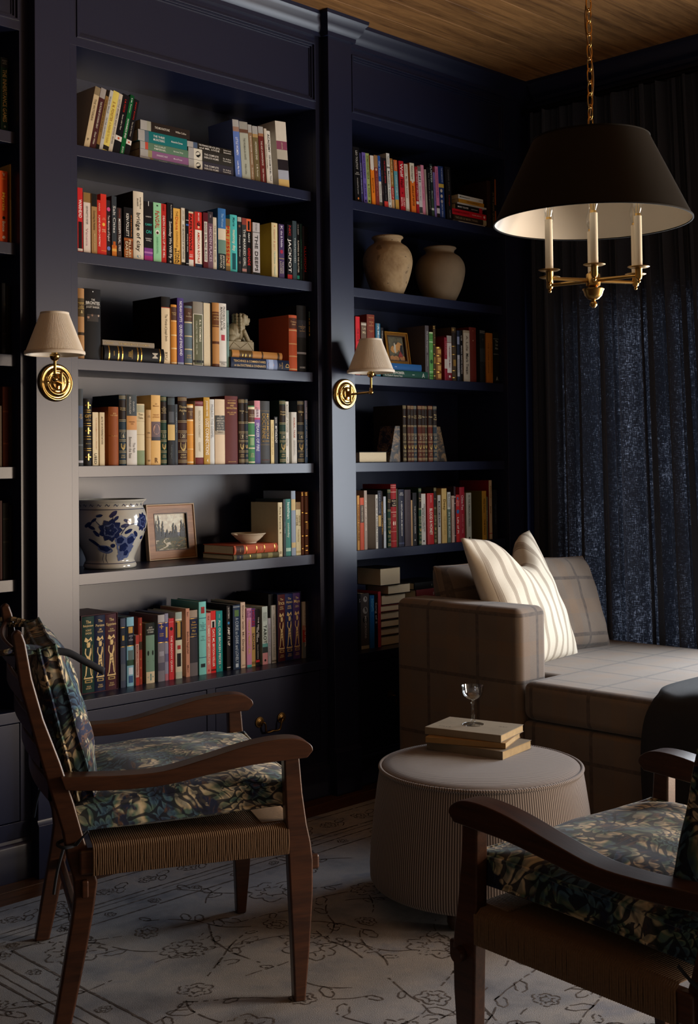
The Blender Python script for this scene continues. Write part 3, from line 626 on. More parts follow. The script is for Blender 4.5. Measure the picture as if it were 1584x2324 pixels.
('U',4,1.0437,0.05,1.986,0.0125,0.2277,0.145,0.0,'122220', 'thin black-green paperback', 'v,.25,.8,.4,3a6a58,CATCHER IN THE RYE'),
('U',4,1.0606,0.05,1.986,0.0256,0.2208,0.145,0.0,'1a1216', 'black paperback with red lettering', 'v,.35,.82,.4,c02c28,ILLUSION'),
('U',5,0.0325,0.05,1.631,0.0248,0.2369,0.17,0.0,'a87e52', 'tan leather book with dark label bands', 'b,.14,.4,5a4a30;b,.2,.205,c8a860;b,.28,.285,c8a860;b,.62,.66,3a2c1c;h,.24,.7,c8a868,HISTORY~of~EUROPE;h,.33,.3,d8c088,&'),
('U',5,0.0582,0.05,1.631,0.0636,0.2395,0.17,0.0,'141213', 'very thick glossy black hardcover', 'h,.155,.22,d8d4cc,THE;h,.2,.85,e8e4dc,BRONTES;b,.232,.234,b0a898;h,.258,.82,c8c0b4,JULIET BARKER;c,.04,.06,e8e8e8;p,.36,.46,.7,3a3430;g,.4,.13@-.28,9a7a68;g,.37,.11@-.05,8a6c5c;g,.37,.11@.36,b09a88'),
('U',5,0.3754,0.05,1.631,0.0394,0.2391,0.17,0.0,'1a1512', 'cream hardcover with black top', 'b,0,1,d8c4a0;b,0,.155,1a1816;b,.155,.165,b04830;v,.26,.66,.26,5a4c38,The Words of Joseph Smith;v,.82,.94,.24,8a7858,BYU'),
('U',5,0.4147,0.05,1.631,0.0247,0.2136,0.17,0.0,'cf8c3e', 'amber leather book with brown label', 'b,.04,.26,5a4034;h,.15,.75,d8b878,Robinson~Crusoe;b,.27,.28,e8d0a0;b,.5,.52,e8c890;b,.72,.74,e8c890;b,.96,.98,e8d0a0'),
('U',5,0.4429,0.05,1.631,0.0277,0.24,0.17,0.0,'4a3c78', 'violet hardcover with white lettering', 'v,.05,.36,.4,ece8f0,NORAH LOFTS;v,.4,.86,.4,ece8f0,QUEENS of ENGLAND;b,.96,1,a0a8c0'),
('U',5,0.474,0.05,1.631,0.0343,0.2144,0.17,0.0,'5c6a72', 'grey-blue leather book with brown label', 'b,.04,.26,5a4034;h,.15,.75,d0c0a0,Alice~in~Wonderland;b,.27,.29,d8c8a0;b,.5,.52,c8b890;b,.72,.74,c8b890;h,.85,.6,c8b080,GREAT~BOOKS;b,.96,.98,d8c8a0'),
('U',5,0.511,0.05,1.631,0.0449,0.2322,0.17,0.0,'d8d4c4', 'cream bordered hardcover with olive panel', 'b,0,.19,8a8478;p,.2,.98,.84,5e6048;v,.28,.62,.2@.16,e8e0c8,R.S. THOMAS;v,.3,.82,.14@-.2,c8c8b0,COLLECTED POEMS 1945-1990;b,.91,.95,1c1c1c'),
('P',5,0.5597,0.05,1.631,0.0386,0.2354,0.17,0.0,'1a1614', 'black hardcover with pale page edges outward', ''),
('U',5,0.6014,0.05,1.631,0.032,0.2361,0.17,0.0,'b5824c', 'tan leather book with red-brown labels', 'b,.14,.38,6a4026;b,.17,.175,d8b060;b,.35,.355,d8b060;h,.24,.75,d8b878,DOCTRINES~of~SALVATION;b,.6,.64,5a3420;b,.95,1,5a3420'),
('U',5,0.635,0.05,1.631,0.034,0.2369,0.17,0.0,'d8d4ca', 'white hardcover with grey capitals', 'v,.05,.4,.28@.18,7a7874,FRIEDMAN AND;v,.06,.42,.28@-.18,7a7874,MANDELBAUM;p,.49,.58,.5,b03a48;b,.9,.93,a8a49c;h,.94,.5,7a7874,FSG'),
('U',5,0.6696,0.05,1.631,0.0119,0.2131,0.17,0.0,'6d8a84', 'slim sea-green book', 'v,.15,.6,.4,3a5450,KIM JIYOUNG'),
('U',5,0.9759,0.05,1.631,0.0421,0.219,0.17,0.0,'c05c3c', 'orange-red leather book', 'b,.05,.24,5a3428;h,.14,.7,d8b080,Treasure~Island;b,.26,.28,d8b080;b,.5,.52,d8a878;b,.72,.74,d8a878;b,.95,.97,d8b080'),
('U',5,1.0205,0.05,1.631,0.0498,0.2603,0.17,0.0,'1b1b1d', 'tall black leather book', 'b,.22,.48,2e2e36;h,.34,.75,a88a60,A~COMPREHENSIVE~HISTORY~of~THE CHURCH;b,.7,.73,8a8a90;h,.93,.6,a8a8a8,DESERET'),
('U',5,1.0827,0.05,1.631,0.0212,0.2405,0.17,0.0,'17191a', 'black hardcover with gold and green top', 'b,0,.1,5a7a7a;b,.11,.34,b08a40;b,.14,.16,2a2a20;b,.22,.24,2a2a20;b,.36,.4,c8a050'),
('U',6,0.033,0.05,1.276,0.019,0.2565,0.165,0.0,'3a3e40', 'grey cloth book with blue label', 'b,.22,.5,44526a;h,.36,.8,c8a868,SAINT~DIRT~CHURCH~COM;b,.72,.74,5a6062;b,.93,.96,a8a8b0'),
('U',6,0.0531,0.05,1.276,0.0329,0.2245,0.165,0.0,'1c1a1a', 'black leather book with gold ornaments', 'B;d,.1,.7,G;d,.48,.7,G;d,.87,.7,G;b,.17,.174,G;b,.2,.204,G;h,.26,.75,c8a050,GIFT;h,.31,.6,c8a050,of~JOSEPH SMITH;b,.37,.374,G;b,.4,.404,G;b,.56,.564,G;b,.6,.604,G;h,.67,.6,8a7850,MISSION;b,.74,.744,G;b,.77,.774,G'),
('U',6,0.0867,0.05,1.276,0.0221,0.1795,0.165,0.0,'d8c8a4', 'cream paperback with a black sticker word', 'v,.1,.7,.16@.15,b06a40,THE REFORMATION A HISTORY;v,.77,.97,.42,2a2a28,USED'),
('U',6,0.1147,0.05,1.276,0.0192,0.1795,0.165,0.0,'cfbc98', 'cream pamphlet-like paperback', 'v,.08,.6,.34,5a4a34,ACTS OF INTERPRETATION'),
('U',6,0.1493,0.05,1.276,0.0403,0.1993,0.165,0.0,'8a4a24', 'worn brown leather book', 'h,.13,.75,d0a468,JESUS~THE CHRIST;b,.49,.5,7a3c1c;h,.495,.7,b87c44,TALMAGE'),
('U',6,0.1919,0.05,1.276,0.0287,0.2415,0.165,0.0,'27343e', 'navy leather book numbered six', 'K 6 Herodotus~Thucydides 27343e'),
('U',6,0.2213,0.05,1.276,0.0422,0.2426,0.165,0.0,'c9c4bc', 'charcoal, tan and white hardcover', 'b,0,.3,3a4042;b,.3,.5,c08a52;v,.03,.27,.18@-.2,b8b4ac,McCULLOUGH;v,.1,.24,.16@.14,b8b4ac,DAVID;h,.4,.55,8a5c30,PANAMA~1870;v,.6,.9,.22@-.18,6a645c,Between the Seas;v,.68,.82,.22@.18,6a645c,The Path'),
('U',6,0.264,0.05,1.276,0.0336,0.2121,0.165,0.0,'cdbd98', 'worn cream book with torn green foot', 'b,.76,1,7c8a66;b,.02,.14,a8a488;h,.2,.6,7a6a4c,Two~Tales;b,.28,.285,8a7858;b,.5,.505,8a7858;v,.77,.9,.06@.2,1c1a16,I'),
('U',6,0.3028,0.05,1.276,0.0205,0.1923,0.165,0.0,'bb9868', 'slim tan leather book', 'h,.12,.6,5a4428,THE~WORKS;h,.42,.5,4a3820,F.R.;b,.5,.505,5a4428;h,.92,.5,4a3820,NY'),
('U',6,0.3265,0.05,1.276,0.039,0.2444,0.165,0.0,'d8ae6c', 'gold-coloured hardcover with a portrait panel', 'h,.14,.6,8a5c2c,Jon~Meacham;h,.3,.75,a86c30,THE ART~of POWER;b,.38,.65,6a5a5e;g,.49,.7@.05,c89a80;b,.6,.65,3a3a44;h,.93,.4,6a4820,R'),
('U',6,0.3662,0.05,1.276,0.0256,0.2412,0.165,0.0,'223c30', 'green leather book numbered eleven', 'K 11 Euclid~Archimedes~Apollonius~of Perga~Nicomachus 223c30'),
('U',6,0.3986,0.05,1.276,0.0314,0.2409,0.165,0.0,'141416', 'glossy black hardcover with gold band', 'b,.41,.64,c8a868;b,.02,.12,3a4448;p,.22,.38,.7,4a4c50;v,.7,.92,.3,4a5050,Salinger'),
('U',6,0.4313,0.05,1.276,0.012,0.215,0.165,0.0,'3c4248', 'slim slate book', 'v,.1,.5,.4,8a949a,COMPASSION'),
('U',6,0.4445,0.05,1.276,0.0406,0.2424,0.165,0.0,'3b2420', 'dark brown leather book numbered twenty', 'K 20 Thomas~Aquinas~II 3b2420'),
('U',6,0.4856,0.05,1.276,0.0277,0.2168,0.165,0.0,'d2913e', 'amber leather book of fairy tales', "b,.02,.06,e8d0a0;b,.06,.25,5a4034;h,.15,.75,d8b878,Andersen's~Fairy~Tales;b,.26,.28,e8d0a0;b,.5,.51,e8c890;b,.74,.75,e8c890;b,.95,.97,e8d0a0"),
('U',6,0.5207,0.05,1.276,0.0369,0.229,0.165,0.0,'d0c8b4', 'cream hardcover with dark red ends', 'b,0,.08,6a1e20;b,.89,1,6a1e20;b,.02,.025,c8a0a0;b,.04,.045,c8a0a0;v,.15,.58,.22,a89c84,PERFECTION IN ACHIEVEMENT;v,.65,.8,.2,a89c84,COVEY'),
('U',6,0.5584,0.05,1.276,0.0277,0.2433,0.165,0.0,'b98f36', 'mustard hardcover', 'v,.05,.28,.36,f0e8d0,JOHANN HARI;v,.32,.86,.56,f4eee0,LOST CONNECTIONS;h,.94,.5,e8dcc0,4'),
('U',6,0.5876,0.05,1.276,0.0217,0.237,0.165,0.0,'cfd0cc', 'white hardcover', 'v,.08,.6,.44,a0a4a8,PREACH THE GOSPEL'),
('U',6,0.6101,0.05,1.276,0.0462,0.238,0.165,0.0,'d6c0a2', 'beige hardcover with grey label', 'b,.25,.485,4a4c4c;h,.37,.8,c8c0b0,AN~ANCIENT~AMERICAN~SETTING~FOR THE~BOOK OF~MORMON;b,.485,.545,a89c88;h,.51,.5,5a5044,SORENSON'),
('U',6,0.6572,0.05,1.276,0.0614,0.2513,0.165,0.0,'5c2420', 'thick maroon hardcover with gold title', 'h,.065,.65,d8a860,THE STORY OF CIVILIZATION X;h,.14,.78,e0b468,ROUSSEAU~AND~REVOLUTION;h,.255,.7,d8a860,WILL AND ARIEL~DURANT;h,.965,.6,d8a860,SIMON AND SCHUSTER'),
('U',6,0.7193,0.05,1.276,0.0283,0.242,0.165,0.0,'3a2a22', 'brown leather book numbered nine', 'K 9 Aristotle~II 3a2a22'),
('U',6,0.7484,0.05,1.276,0.0167,0.2424,0.165,0.0,'26313c', 'slim navy leather book numbered fifteen', 'K 15 Tacitus 26313c'),
('U',6,0.7662,0.05,1.276,0.032,0.2174,0.165,0.0,'4a8258', 'green leather book of tales', 'b,.02,.06,e0d4b0;b,.06,.28,5a4034;h,.17,.8,d8c8a0,Tales from~Shakespeare;b,.28,.3,e0d4b0;b,.5,.52,e0d4b0;p,.55,.68,.6,8aa878;b,.72,.74,e0d4b0;h,.85,.6,c8c090,GREAT~BOOKS~GRADED;b,.96,.98,e0d4b0'),
('U',6,0.7999,0.05,1.276,0.0282,0.2377,0.165,0.0,'d8c8cc', 'glossy pink, white and violet hardcover', 'b,0,.14,d08a94;b,.27,.3,b84a6a;b,.3,.4,7a5a9a;b,.4,1,4a4a80;v,.1,.26,.34,8a6a78,JESS;v,.35,.8,.5,d8d4e4,SPEAKER OF FIRE'),
('U',6,0.8298,0.05,1.276,0.0478,0.2372,0.165,0.0,'4c4e50', 'grey pebbled leather book with gold title', 'B;v,.2,.6,.3@-.2,b08e50,DOCTRINE;v,.2,.6,.3@.2,b08e50,MORMON;b,.155,.158,b08e50;h,.64,.7,b08e50,MCCONKIE;b,.695,.698,b08e50;h,.94,.7,7a4a40,BOOKCRAFT'),
('U',6,0.8813,0.05,1.276,0.0161,0.1665,0.165,0.0,'d8c48c', 'small pale yellow paperback', 'v,.08,.8,.3,a88c50,THE LORD OF THE FLIES'),
('U',6,0.8992,0.05,1.276,0.017,0.179,0.165,0.0,'1c1a18', 'small black paperback with white capitals', 'v,.02,.14,.5,c8c4bc,GODS;v,.2,.56,.6,e8e4dc,MYTHOLOGY'),
('U',6,0.9226,0.05,1.276,0.0327,0.242,0.165,0.0,'22382e', 'green leather book numbered thirty-four', 'K 34 Newton~Huygens 22382e'),
('U',6,0.957,0.05,1.276,0.0169,0.2386,0.165,0.0,'d8d4c8', 'slim white hardcover', 'v,.05,.5,.46,8a8880,MARGARET ATWOOD;v,.6,.72,.46,a09c94,Dearly;v,.9,.96,.3,3a3a38,ecco'),
('U',6,0.988,0.05,1.276,0.0272,0.1984,0.165,0.0,'cac6bc', 'short grey-white hardcover', 'v,.1,.5,.34,b07868,ANIMAL FARM;v,.55,.85,.3,a8a49c,GEORGE ORWELL'),
('U',6,1.0226,0.05,1.276,0.0337,0.2438,0.165,0.0,'2a3038', 'navy leather book numbered forty-one', 'K 41 Gibbon~II 2a3038'),
('U',6,1.058,0.05,1.276,0.0161,0.2445,0.165,0.0,'44628a', 'slim blue photographic hardcover', 'b,0,.3,7a7a94;v,.1,.9,.4,c8ccd4,THE WINDS OF WAR AND PEACE'),
('U',7,0.9172,0.05,0.921,0.0224,0.2064,0.165,0.0,'d3c8a4', 'cream hardcover with printed front', 'v,.08,.5,.4,7a6a4a,Anna Karenina;e,.56,.4,8a7a5a;h,.93,.4,5a4a30,O'),
('U',7,0.9413,0.05,0.921,0.012,0.2177,0.165,0.0,'3c4448', 'thin charcoal book', 'v,.2,.8,.4,8a9498,ON TIME'),
('U',7,0.9549,0.05,0.921,0.0259,0.2183,0.165,0.0,'3f7f78', 'teal hardcover with pale lower title', 'v,.06,.35,.5,dce8dc,levithan;v,.42,.68,.4,c8d8c8,someday;b,.86,.92,a8c8b8'),
('U',7,0.9826,0.05,0.921,0.022,0.2488,0.165,0.0,'8f9cae', 'pale blue-grey tall book', 'b,.13,.3,c8b080;b,.8,.88,c8b080'),
('U',7,1.0084,0.05,0.921,0.0246,0.2047,0.165,0.0,'d0c49c', 'cream paperback with a small portrait', 'b,0,.14,8a6a40;v,.25,.45,.4,7a6440,GEORGETTE~HEYER;v,.52,.75,.3,9a8a60,Frederica;b,.92,.96,b8a470'),
('U',7,1.0366,0.05,0.921,0.0132,0.2452,0.165,0.0,'5a3320', 'brown leather book with gold lines', 'b,.02,.03,G;b,.05,.06,G;b,.33,.34,G;b,.7,.71,G;b,.9,.91,G'),
('U',7,1.054,0.05,0.921,0.0225,0.2447,0.165,0.0,'54301f', 'dark brown leather book at the end', 'b,.02,.03,G;b,.05,.06,G;b,.34,.35,G;b,.48,.49,G;p,.5,.6,.5,8a6030;b,.7,.71,G;b,.86,.87,G;b,.93,.94,G'),
('U',8,0.0575,0.09,0.513,0.0049,0.2451,0.17,0.0,'e0dcd4', 'white-edged dark book at the far left end', 'v,.05,.95,.7,1c1a20,OF WILD SEASONS'),
('U',8,0.2204,0.09,0.513,0.0206,0.2369,0.17,0.0,'3f4658', 'slate blue hardcover with gold label', 'b,.12,.42,1c2230;b,.13,.135,G;b,.41,.415,G;p,.25,.32,.4,b09048;b,.66,.9,505660'),
('U',8,0.2493,0.09,0.513,0.0292,0.2374,0.17,0.0,'7fb0c4', 'light blue hardcover with black label', 'b,.13,.42,161a2a;p,.14,.23,.6,b89048;b,.41,.42,G;h,.3,.6,a8a8b0,ANNE~of~GREEN;p,.48,.62,.7,5a6a6a;b,.62,.7,304a3a;p,.73,.83,.6,c8d4e0;p,.85,.95,.6,3a5a88'),
('U',8,0.281,0.09,0.513,0.0136,0.1736,0.17,0.0,'c49a8c', 'very short pink paperback', 'b,0,.18,a03028;b,.84,1,a03028;v,.2,.8,.5,8a3a34,MADEMOISELLE PAPERBACK'),
('U',8,0.2967,0.09,0.513,0.0162,0.232,0.17,0.0,'8a3326', 'red patterned leather book', 'd,.1,.5,c09048;d,.25,.5,c09048;b,.36,.48,3a2a1c;d,.62,.5,b07838;d,.75,.5,b07838;d,.9,.5,b07838'),
('U',8,0.3277,0.09,0.513,0.0364,0.2091,0.17,0.0,'6d8a78', 'sage hardcover with black top and cream foot', 'b,0,.2,1c201e;h,.11,.8,c8c8bc,JACK~LONDON~STORIES;X,.47,.64,.7,1c2420;b,.81,1,cfc0a0;d,.9,.7,4a7a78'),
('U',8,0.3778,0.09,0.513,0.029,0.2338,0.17,0.0,'7a7680', 'grey-violet illustrated hardcover', 'b,0,.11,a8a4a4;b,.12,.41,2c2c68;b,.125,.13,G;d,.18,.6,c8a050;h,.3,.6,c8a050,ROBIN~HOOD;b,.41,.42,G;p,.55,.62,.7,9a98a4;b,.72,.84,5a5868'),
('U',8,0.4075,0.09,0.513,0.0153,0.2361,0.17,0.0,'8a8aa0', 'slim violet hardcover with gold label', 'b,.13,.42,3a3a78;b,.135,.14,G;p,.2,.36,.5,c8a050;b,.42,.43,G;b,.6,.72,6a6888;b,.9,1,a86a78'),
('U',8,0.4257,0.09,0.513,0.0213,0.2169,0.17,0.0,'c03038', 'red paperback with small black disc', 'c,.17,.6,1c1618;v,.28,.87,.36,f0d8d0,THE SHADOW QUEEN;b,.055,.06,e0a8a0'),
('U',8,0.4545,0.09,0.513,0.0286,0.2361,0.17,0.0,'cac6b0', 'cream hardcover with black label and dark shapes', 'b,0,.1,98a8a0;b,.13,.42,151520;b,.14,.145,G;p,.15,.38,.5,b09048;p,.5,.56,.5,a02c30;p,.62,.82,.6,1c1c20;b,.9,1,b0b8a8'),
('U',8,0.5029,0.09,0.513,0.0165,0.245,0.17,0.0,'c08a72', 'pinkish brown paperback', 'v,.05,.12,.4,5a342c,Starr;v,.34,.66,.4,5a342c,Before Nightfall;v,.82,.95,.36,5a342c,Marr'),
('U',8,0.5202,0.09,0.513,0.0364,0.2365,0.17,0.0,'6a6468', 'grey-brown hardcover with navy label', 'b,0,.11,a09080;b,.12,.42,1f2440;b,.125,.13,G;h,.2,.7,c8a050,Little~Women;h,.31,.7,a89058,Louisa~May~Alcott;b,.4,.405,G;b,.42,.425,G;b,.42,.8,3a3840'),
('U',8,0.5608,0.09,0.513,0.0326,0.2638,0.17,0.0,'7cc8c4', 'aqua hardcover with a red bird emblem', 'p,.07,.16,.5,9a2c30;c,.08,.16,c04038;b,.22,.23,2a6a80;h,.34,.8,3a5a68,The~Treasury of~POETRY~FOR~CHILDREN;h,.5,.6,5a8a90,Edited~by~the Poet;b,.76,.77,2a6a80;p,.85,.9,.6,2a3438'),
('U',8,0.5944,0.09,0.513,0.0205,0.2206,0.17,0.0,'d08078', 'salmon pink paperback', 'v,.05,.12,.4,8a3a38,HUA;v,.2,.85,.5,f0d8c8,SUMMER OF IMPOSSIBILITIES;c,.95,.4,c03048'),
('U',8,0.6157,0.09,0.513,0.0222,0.2259,0.17,0.0,'d82a2a', 'bright red paperback with a photo square', 'p,.15,.27,.9,e8e0d8;p,.17,.27,.5,1c1a20;v,.3,.9,.46,f4ece4,DATE ME, BRYSON KELLER;b,.94,.97,6a1414'),
('U',8,0.6434,0.09,0.513,0.0299,0.2226,0.17,0.0,'1f8a8a', 'teal paperback with white capitals', 'v,.05,.12,.2,a8d0c8,DANIELLE;v,.15,.88,.34,f0f4ec,ALL OUR BROKEN PIECES;v,.9,.95,.2,c8d8a0,X'),
('U',8,0.6901,0.09,0.513,0.0175,0.2386,0.17,0.0,'221e20', 'black hardcover with bold white capitals', 'v,.03,.2,.44,c8c4c0,SLOOTMAN;c,.27,.6,3a8ac8;v,.33,.62,.6,f0ece4,AMP IT UP;b,.95,.96,e0e0e0'),
('U',8,0.7181,0.09,0.513,0.0334,0.2385,0.17,0.0,'2a3c58', 'navy hardcover with pale blue script', 'b,.02,.04,8a949c;p,.08,.18,.6,5a7a4a;v,.2,.9,.44,b8c8d8,A CURSE so DARK and LONELY;p,.91,.97,.4,b8c8d8'),
('U',8,0.7594,0.09,0.513,0.022,0.2447,0.17,0.0,'dcc4b0', 'pale pink hardcover', 'v,.05,.75,.4,6a544c,Dinner with Mr Darcy;h,.96,.6,6a544c,CICO'),
('U',8,0.7845,0.09,0.513,0.0234,0.2208,0.17,0.0,'c88cb4', 'lilac pink paperback', 'v,.04,.16,.36,6a3a70,AMY RAE~DURAND;v,.2,.78,.44,d8c050,TIFFANY A PERFECT GIRL;b,.96,1,50a8b0'),
('U',8,0.8092,0.09,0.513,0.0194,0.2178,0.17,0.0,'b89a60', 'tan paperback with red and violet top', 'b,0,.32,5a3878;v,.03,.3,.6,b83030,HOLES;v,.43,.72,.5,4a2c50,SACHAR;b,.92,.97,8a7040'),
('U',8,0.8307,0.09,0.513,0.0191,0.2127,0.17,0.0,'18161a', 'black paperback beside a tan one', 'v,.14,.5,.32@.2,e8e4e0,THE GIRL ON;v,.32,.58,.32@-.15,e8e4e0,THE TRAIN;v,.63,.88,.26,c8c4c0,PAULA HAWKINS;b,.9,.94,c02c30'),
('U',8,0.8641,0.09,0.513,0.0269,0.2191,0.17,0.0,'cfe0dc', 'white and pink paperback with dark hills', 'b,.64,.7,6ab0b0;b,.7,.8,3a4448;b,.8,1,d898a0;v,.1,.25,.24,8a9a98,MARISSA~KENNERSON;v,.32,.64,.56,2c3a3c,TAROT;c,.93,.35,2c2428'),
('U',8,0.8933,0.09,0.513,0.0136,0.1726,0.17,0.0,'b8b8c4', 'short pale grey-violet paperback', 'v,.1,.85,.36,7a7888,CHRONICLES OF A LIFE'),
('U',8,0.9115,0.09,0.513,0.0226,0.2198,0.17,0.0,'bcbab2', 'light grey paperback with pale capitals', 'v,.03,.08,.3,8a8880,ARDEN;v,.14,.9,.44,8f8d86,TAMING THE BEASTS & BRAVES;b,.95,.98,6a6862'),
('U',8,1.0718,0.09,0.513,0.0354,0.2196,0.17,0.0,'cfcabc', 'cream and red hardcover', 'b,.42,.72,b03c30;b,.72,1,6a7278;b,.42,.5,c88a78;v,.03,.09,.24,8a847a,AZAR;v,.14,.45,.5,b8b0a4,CANDLE;v,.46,.8,.46,e0d0c8,AND FLAME'),
('U',8,1.1214,0.09,0.513,0.019,0.2354,0.17,0.0,'1c181c', 'black paperback with hot pink top', 'b,0,.12,d03060;c,.36,.5,d04070;v,.42,.95,.4,d8d0d4,ONCE & FUTURE'),
('U',9,1.3565,0.05,2.341,0.0376,0.2284,0.15,-3.2,'151416', 'black paperback at left end with white capitals', 'v,.06,.4,.3,b8b4ac,LEO TOLSTOY;h,.47,.7,b8b4ac,ANNA~KARENINA;v,.55,.85,.2,a8a49c,translated by pevear;c,.92,.25,c87840'),
('U',9,1.3946,0.05,2.341,0.0106,0.2103,0.15,-3.2,'3a3a68', 'very thin indigo book', 'v,.1,.9,.5,a8a8c8,PRIDE AND PREJUDICE'),
('U',9,1.4065,0.05,2.341,0.0214,0.214,0.15,-3.2,'6656a0', 'purple paperback', 'v,.06,.5,.4,2c2450,WHAT ALICE FORGOT;v,.6,.85,.36,2c2450,JANE AUSTEN;c,.93,.4,1c1838'),
('U',9,1.4297,0.05,2.341,0.0215,0.215,0.15,-3.2,'97a462', 'olive green paperback', 'v,.05,.5,.36,4a5428,SOMETHING FIERCE;v,.6,.85,.34,4a5428,E. FORD;c,.92,.4,2c3418'),
('U',9,1.4515,0.05,2.341,0.0211,0.2083,0.15,-3.2,'e07c24', 'orange paperback with white top', 'b,0,.28,d8d0c4;c,.28,.4,d8d0c4;v,.45,.75,.34,5a3410,BONJOUR'),
('U',9,1.4745,0.05,2.341,0.0212,0.2134,0.15,-3.2,'7c3430', 'brown-red paperback with tan top', 'b,0,.24,97704a;c,.28,.5,c8a888;v,.35,.8,.4,b06a60,THE WOMEN OF TROY'),
('U',9,1.4976,0.05,2.341,0.0152,0.2146,0.15,-3.2,'d0ccc4', 'white paperback with navy top', 'b,0,.5,2450a0;v,.1,.4,.5,d0d8e8,Our Town;v,.55,.9,.4,5a5650,Thornton Wilder;b,.9,1,5a5040'),
('U',9,1.5157,0.05,2.341,0.0122,0.2119,0.15,-3.2,'241c20', 'thin black book', 'v,.1,.9,.4,6a5a5a,THE GREAT GATSBY'),
('U',9,1.5291,0.05,2.341,0.0234,0.2109,0.15,-3.2,'1c191c', 'black paperback with red lettering and red foot', 'v,.05,.5,.36,b03038,THE WIND AT BEFORE;v,.55,.85,.26,7a7478,joshua mohr;b,.86,1,d04038'),
('U',9,1.5551,0.05,2.341,0.0192,0.2356,0.15,-3.2,'d8d8d0', 'white paperback with dark serif title', "b,.24,.27,6a6a68;v,.05,.2,.4,6a6864,Townsend;v,.32,.88,.44,3a3c38,Malintzin's Choices;c,.94,.3,6a6a66"),
('U',9,1.5754,0.05,2.341,0.0174,0.2168,0.15,-3.2,'9a6a34', 'tan paperback with red foot', 'b,.55,.8,b02c30;b,.8,1,c09a70;v,.04,.52,.5,d8c890,HILARY MANTEL;v,.58,.78,.4,e8d0b0,BRING UP'),
('U',9,1.6021,0.05,2.341,0.0226,0.2161,0.15,-3.2,'5a9aa8', 'teal paperback with orange top', 'b,0,.22,c8602c;b,.78,1,c89848;v,.03,.2,.36,e8c0a0,HILARY;v,.3,.7,.44,c8d8cc,A CHANGE OF CLIMATE'),
('U',9,1.6309,0.05,2.341,0.0291,0.2158,0.15,-3.2,'b8202c', 'crimson paperback with large white and dark title', 'v,.05,.32,.6,f0ece4,Wolf;v,.36,.52,.6,4a0c14,Hall;h,.63,.4,4a0c14,+;v,.72,.9,.32,e8d0c8,HILARY~MANTEL'),
('U',9,1.666,0.05,2.341,0.023,0.2086,0.15,-3.2,'d0c4b0', 'cream paperback with ruled panel', 'p,.22,.92,.6,dcd4c4;v,.25,.7,.4,6a6050,My Own Country;v,.03,.18,.36,9a8a70,Verghese'),
('U',9,1.6956,0.05,2.341,0.0296,0.2174,0.15,-3.2,'e0762c', 'orange paperback with cream top', 'b,0,.36,d8d0bc;c,.37,.4,d8d0bc;v,.05,.33,.32,5a5448,Wallace Stegner;v,.45,.85,.38,4a2c10,ANGLE OF REPOSE'),
('U',9,1.7325,0.05,2.341,0.0169,0.2059,0.15,-3.2,'a82430', 'thin dark red book', 'v,.05,.7,.5,d8b0a8,THE HEART OF MATTER;b,.72,.78,d8d0c8'),
('U',9,1.7509,0.05,2.341,0.0209,0.2123,0.15,-3.2,'d0c8c8', 'white and grey paperback with dark title', 'b,0,.1,6a6460;v,.15,.32,.6,2c2a2c,1491;v,.4,.7,.3,8a8484,Charles C. Mann;b,.83,.95,4a4848'),
('U',9,1.7733,0.05,2.341,0.0197,0.2215,0.15,-3.2,'d88ca4', 'pink paperback', 'v,.3,.7,.3,b06080,THE NEXT GREAT'),
('U',9,1.7944,0.05,2.341,0.0112,0.2054,0.15,-3.2,'a89c90', 'thin grey-tan paperback', 'v,.1,.8,.4,6a6258,RIVERS'),
('U',9,1.8072,0.05,2.341,0.0212,0.2152,0.15,-3.2,'18181a', 'black paperback with faint lettering', 'v,.1,.85,.3,8a8880,The Wicked Arrangement'),
('U',9,1.8304,0.05,2.341,0.0173,0.2349,0.15,-3.2,'22302f', 'dark green-black paperback', 'b,.62,1,3a4a3c;v,.04,.34,.6,d0d4cc,PLANTED;v,.5,.64,.44,b0b8b0,Mason;b,.82,.86,d0d0c8'),
('U',9,1.8477,0.05,2.341,0.012,0.2008,0.15,-3.2,'7a6aa8', 'thin lilac paperback', 'v,.15,.8,.4,4a3c70,A ROOM OF ONES OWN'),
('U',9,1.8621,0.05,2.341,0.0202,0.2288,0.15,-3.2,'c8749c', 'rose pink paperback with dark foot', 'b,.75,1,2a2428;v,.05,.6,.36,8a3c64,THE POISONWOOD BIBLE;b,.8,.9,c8c0c0'),
('U',9,1.8851,0.05,2.341,0.0379,0.2353,0.15,-3.2,'24386c', 'navy paperback with yellow band', 'b,.33,.4,c8a848;v,.03,.3,.24@.2,a8b4d0,THE ROMANOVS;c,.46,.4,c0b8a8;c,.56,.4,c0b8a8;c,.66,.4,a8a0a0;v,.7,.95,.26,a8b0c8,SIMON SEBAG'),
('U',9,1.9298,0.05,2.341,0.037,0.238,0.15,-3.2,'1d1c1d', 'black hardcover at end of the row', 'v,.05,.45,.2,6a6866,CARRIE SOTO;v,.5,.75,.24,8a2c30,Longs;v,.8,.95,.2,8a8884,rumer'),
('F',10,2.2002,0.05,2.341,0.0108,0.2258,0.15,-90.0,'c8c4b8', 'white spotted paperback', 'b,0,.16,4a4844'),
('F',10,2.2079,0.05,2.3523,0.0242,0.2343,0.15,-90.0,'33261a', 'dark brown hardcover', 'v,.05,.72,.4,8a7a60,THE LIFE OF MARK TWAIN;b,.9,1,a89c80'),
('F',10,2.2085,0.05,2.377,0.0256,0.2467,0.15,-90.0,'b81c28', 'crimson paperback', 'v,.05,.5,.3,5a0c14,ELIZABETH STROUT;v,.58,.85,.2,e8b8b0,OLIVE AGAIN;c,.94,.5,e8c0b8'),
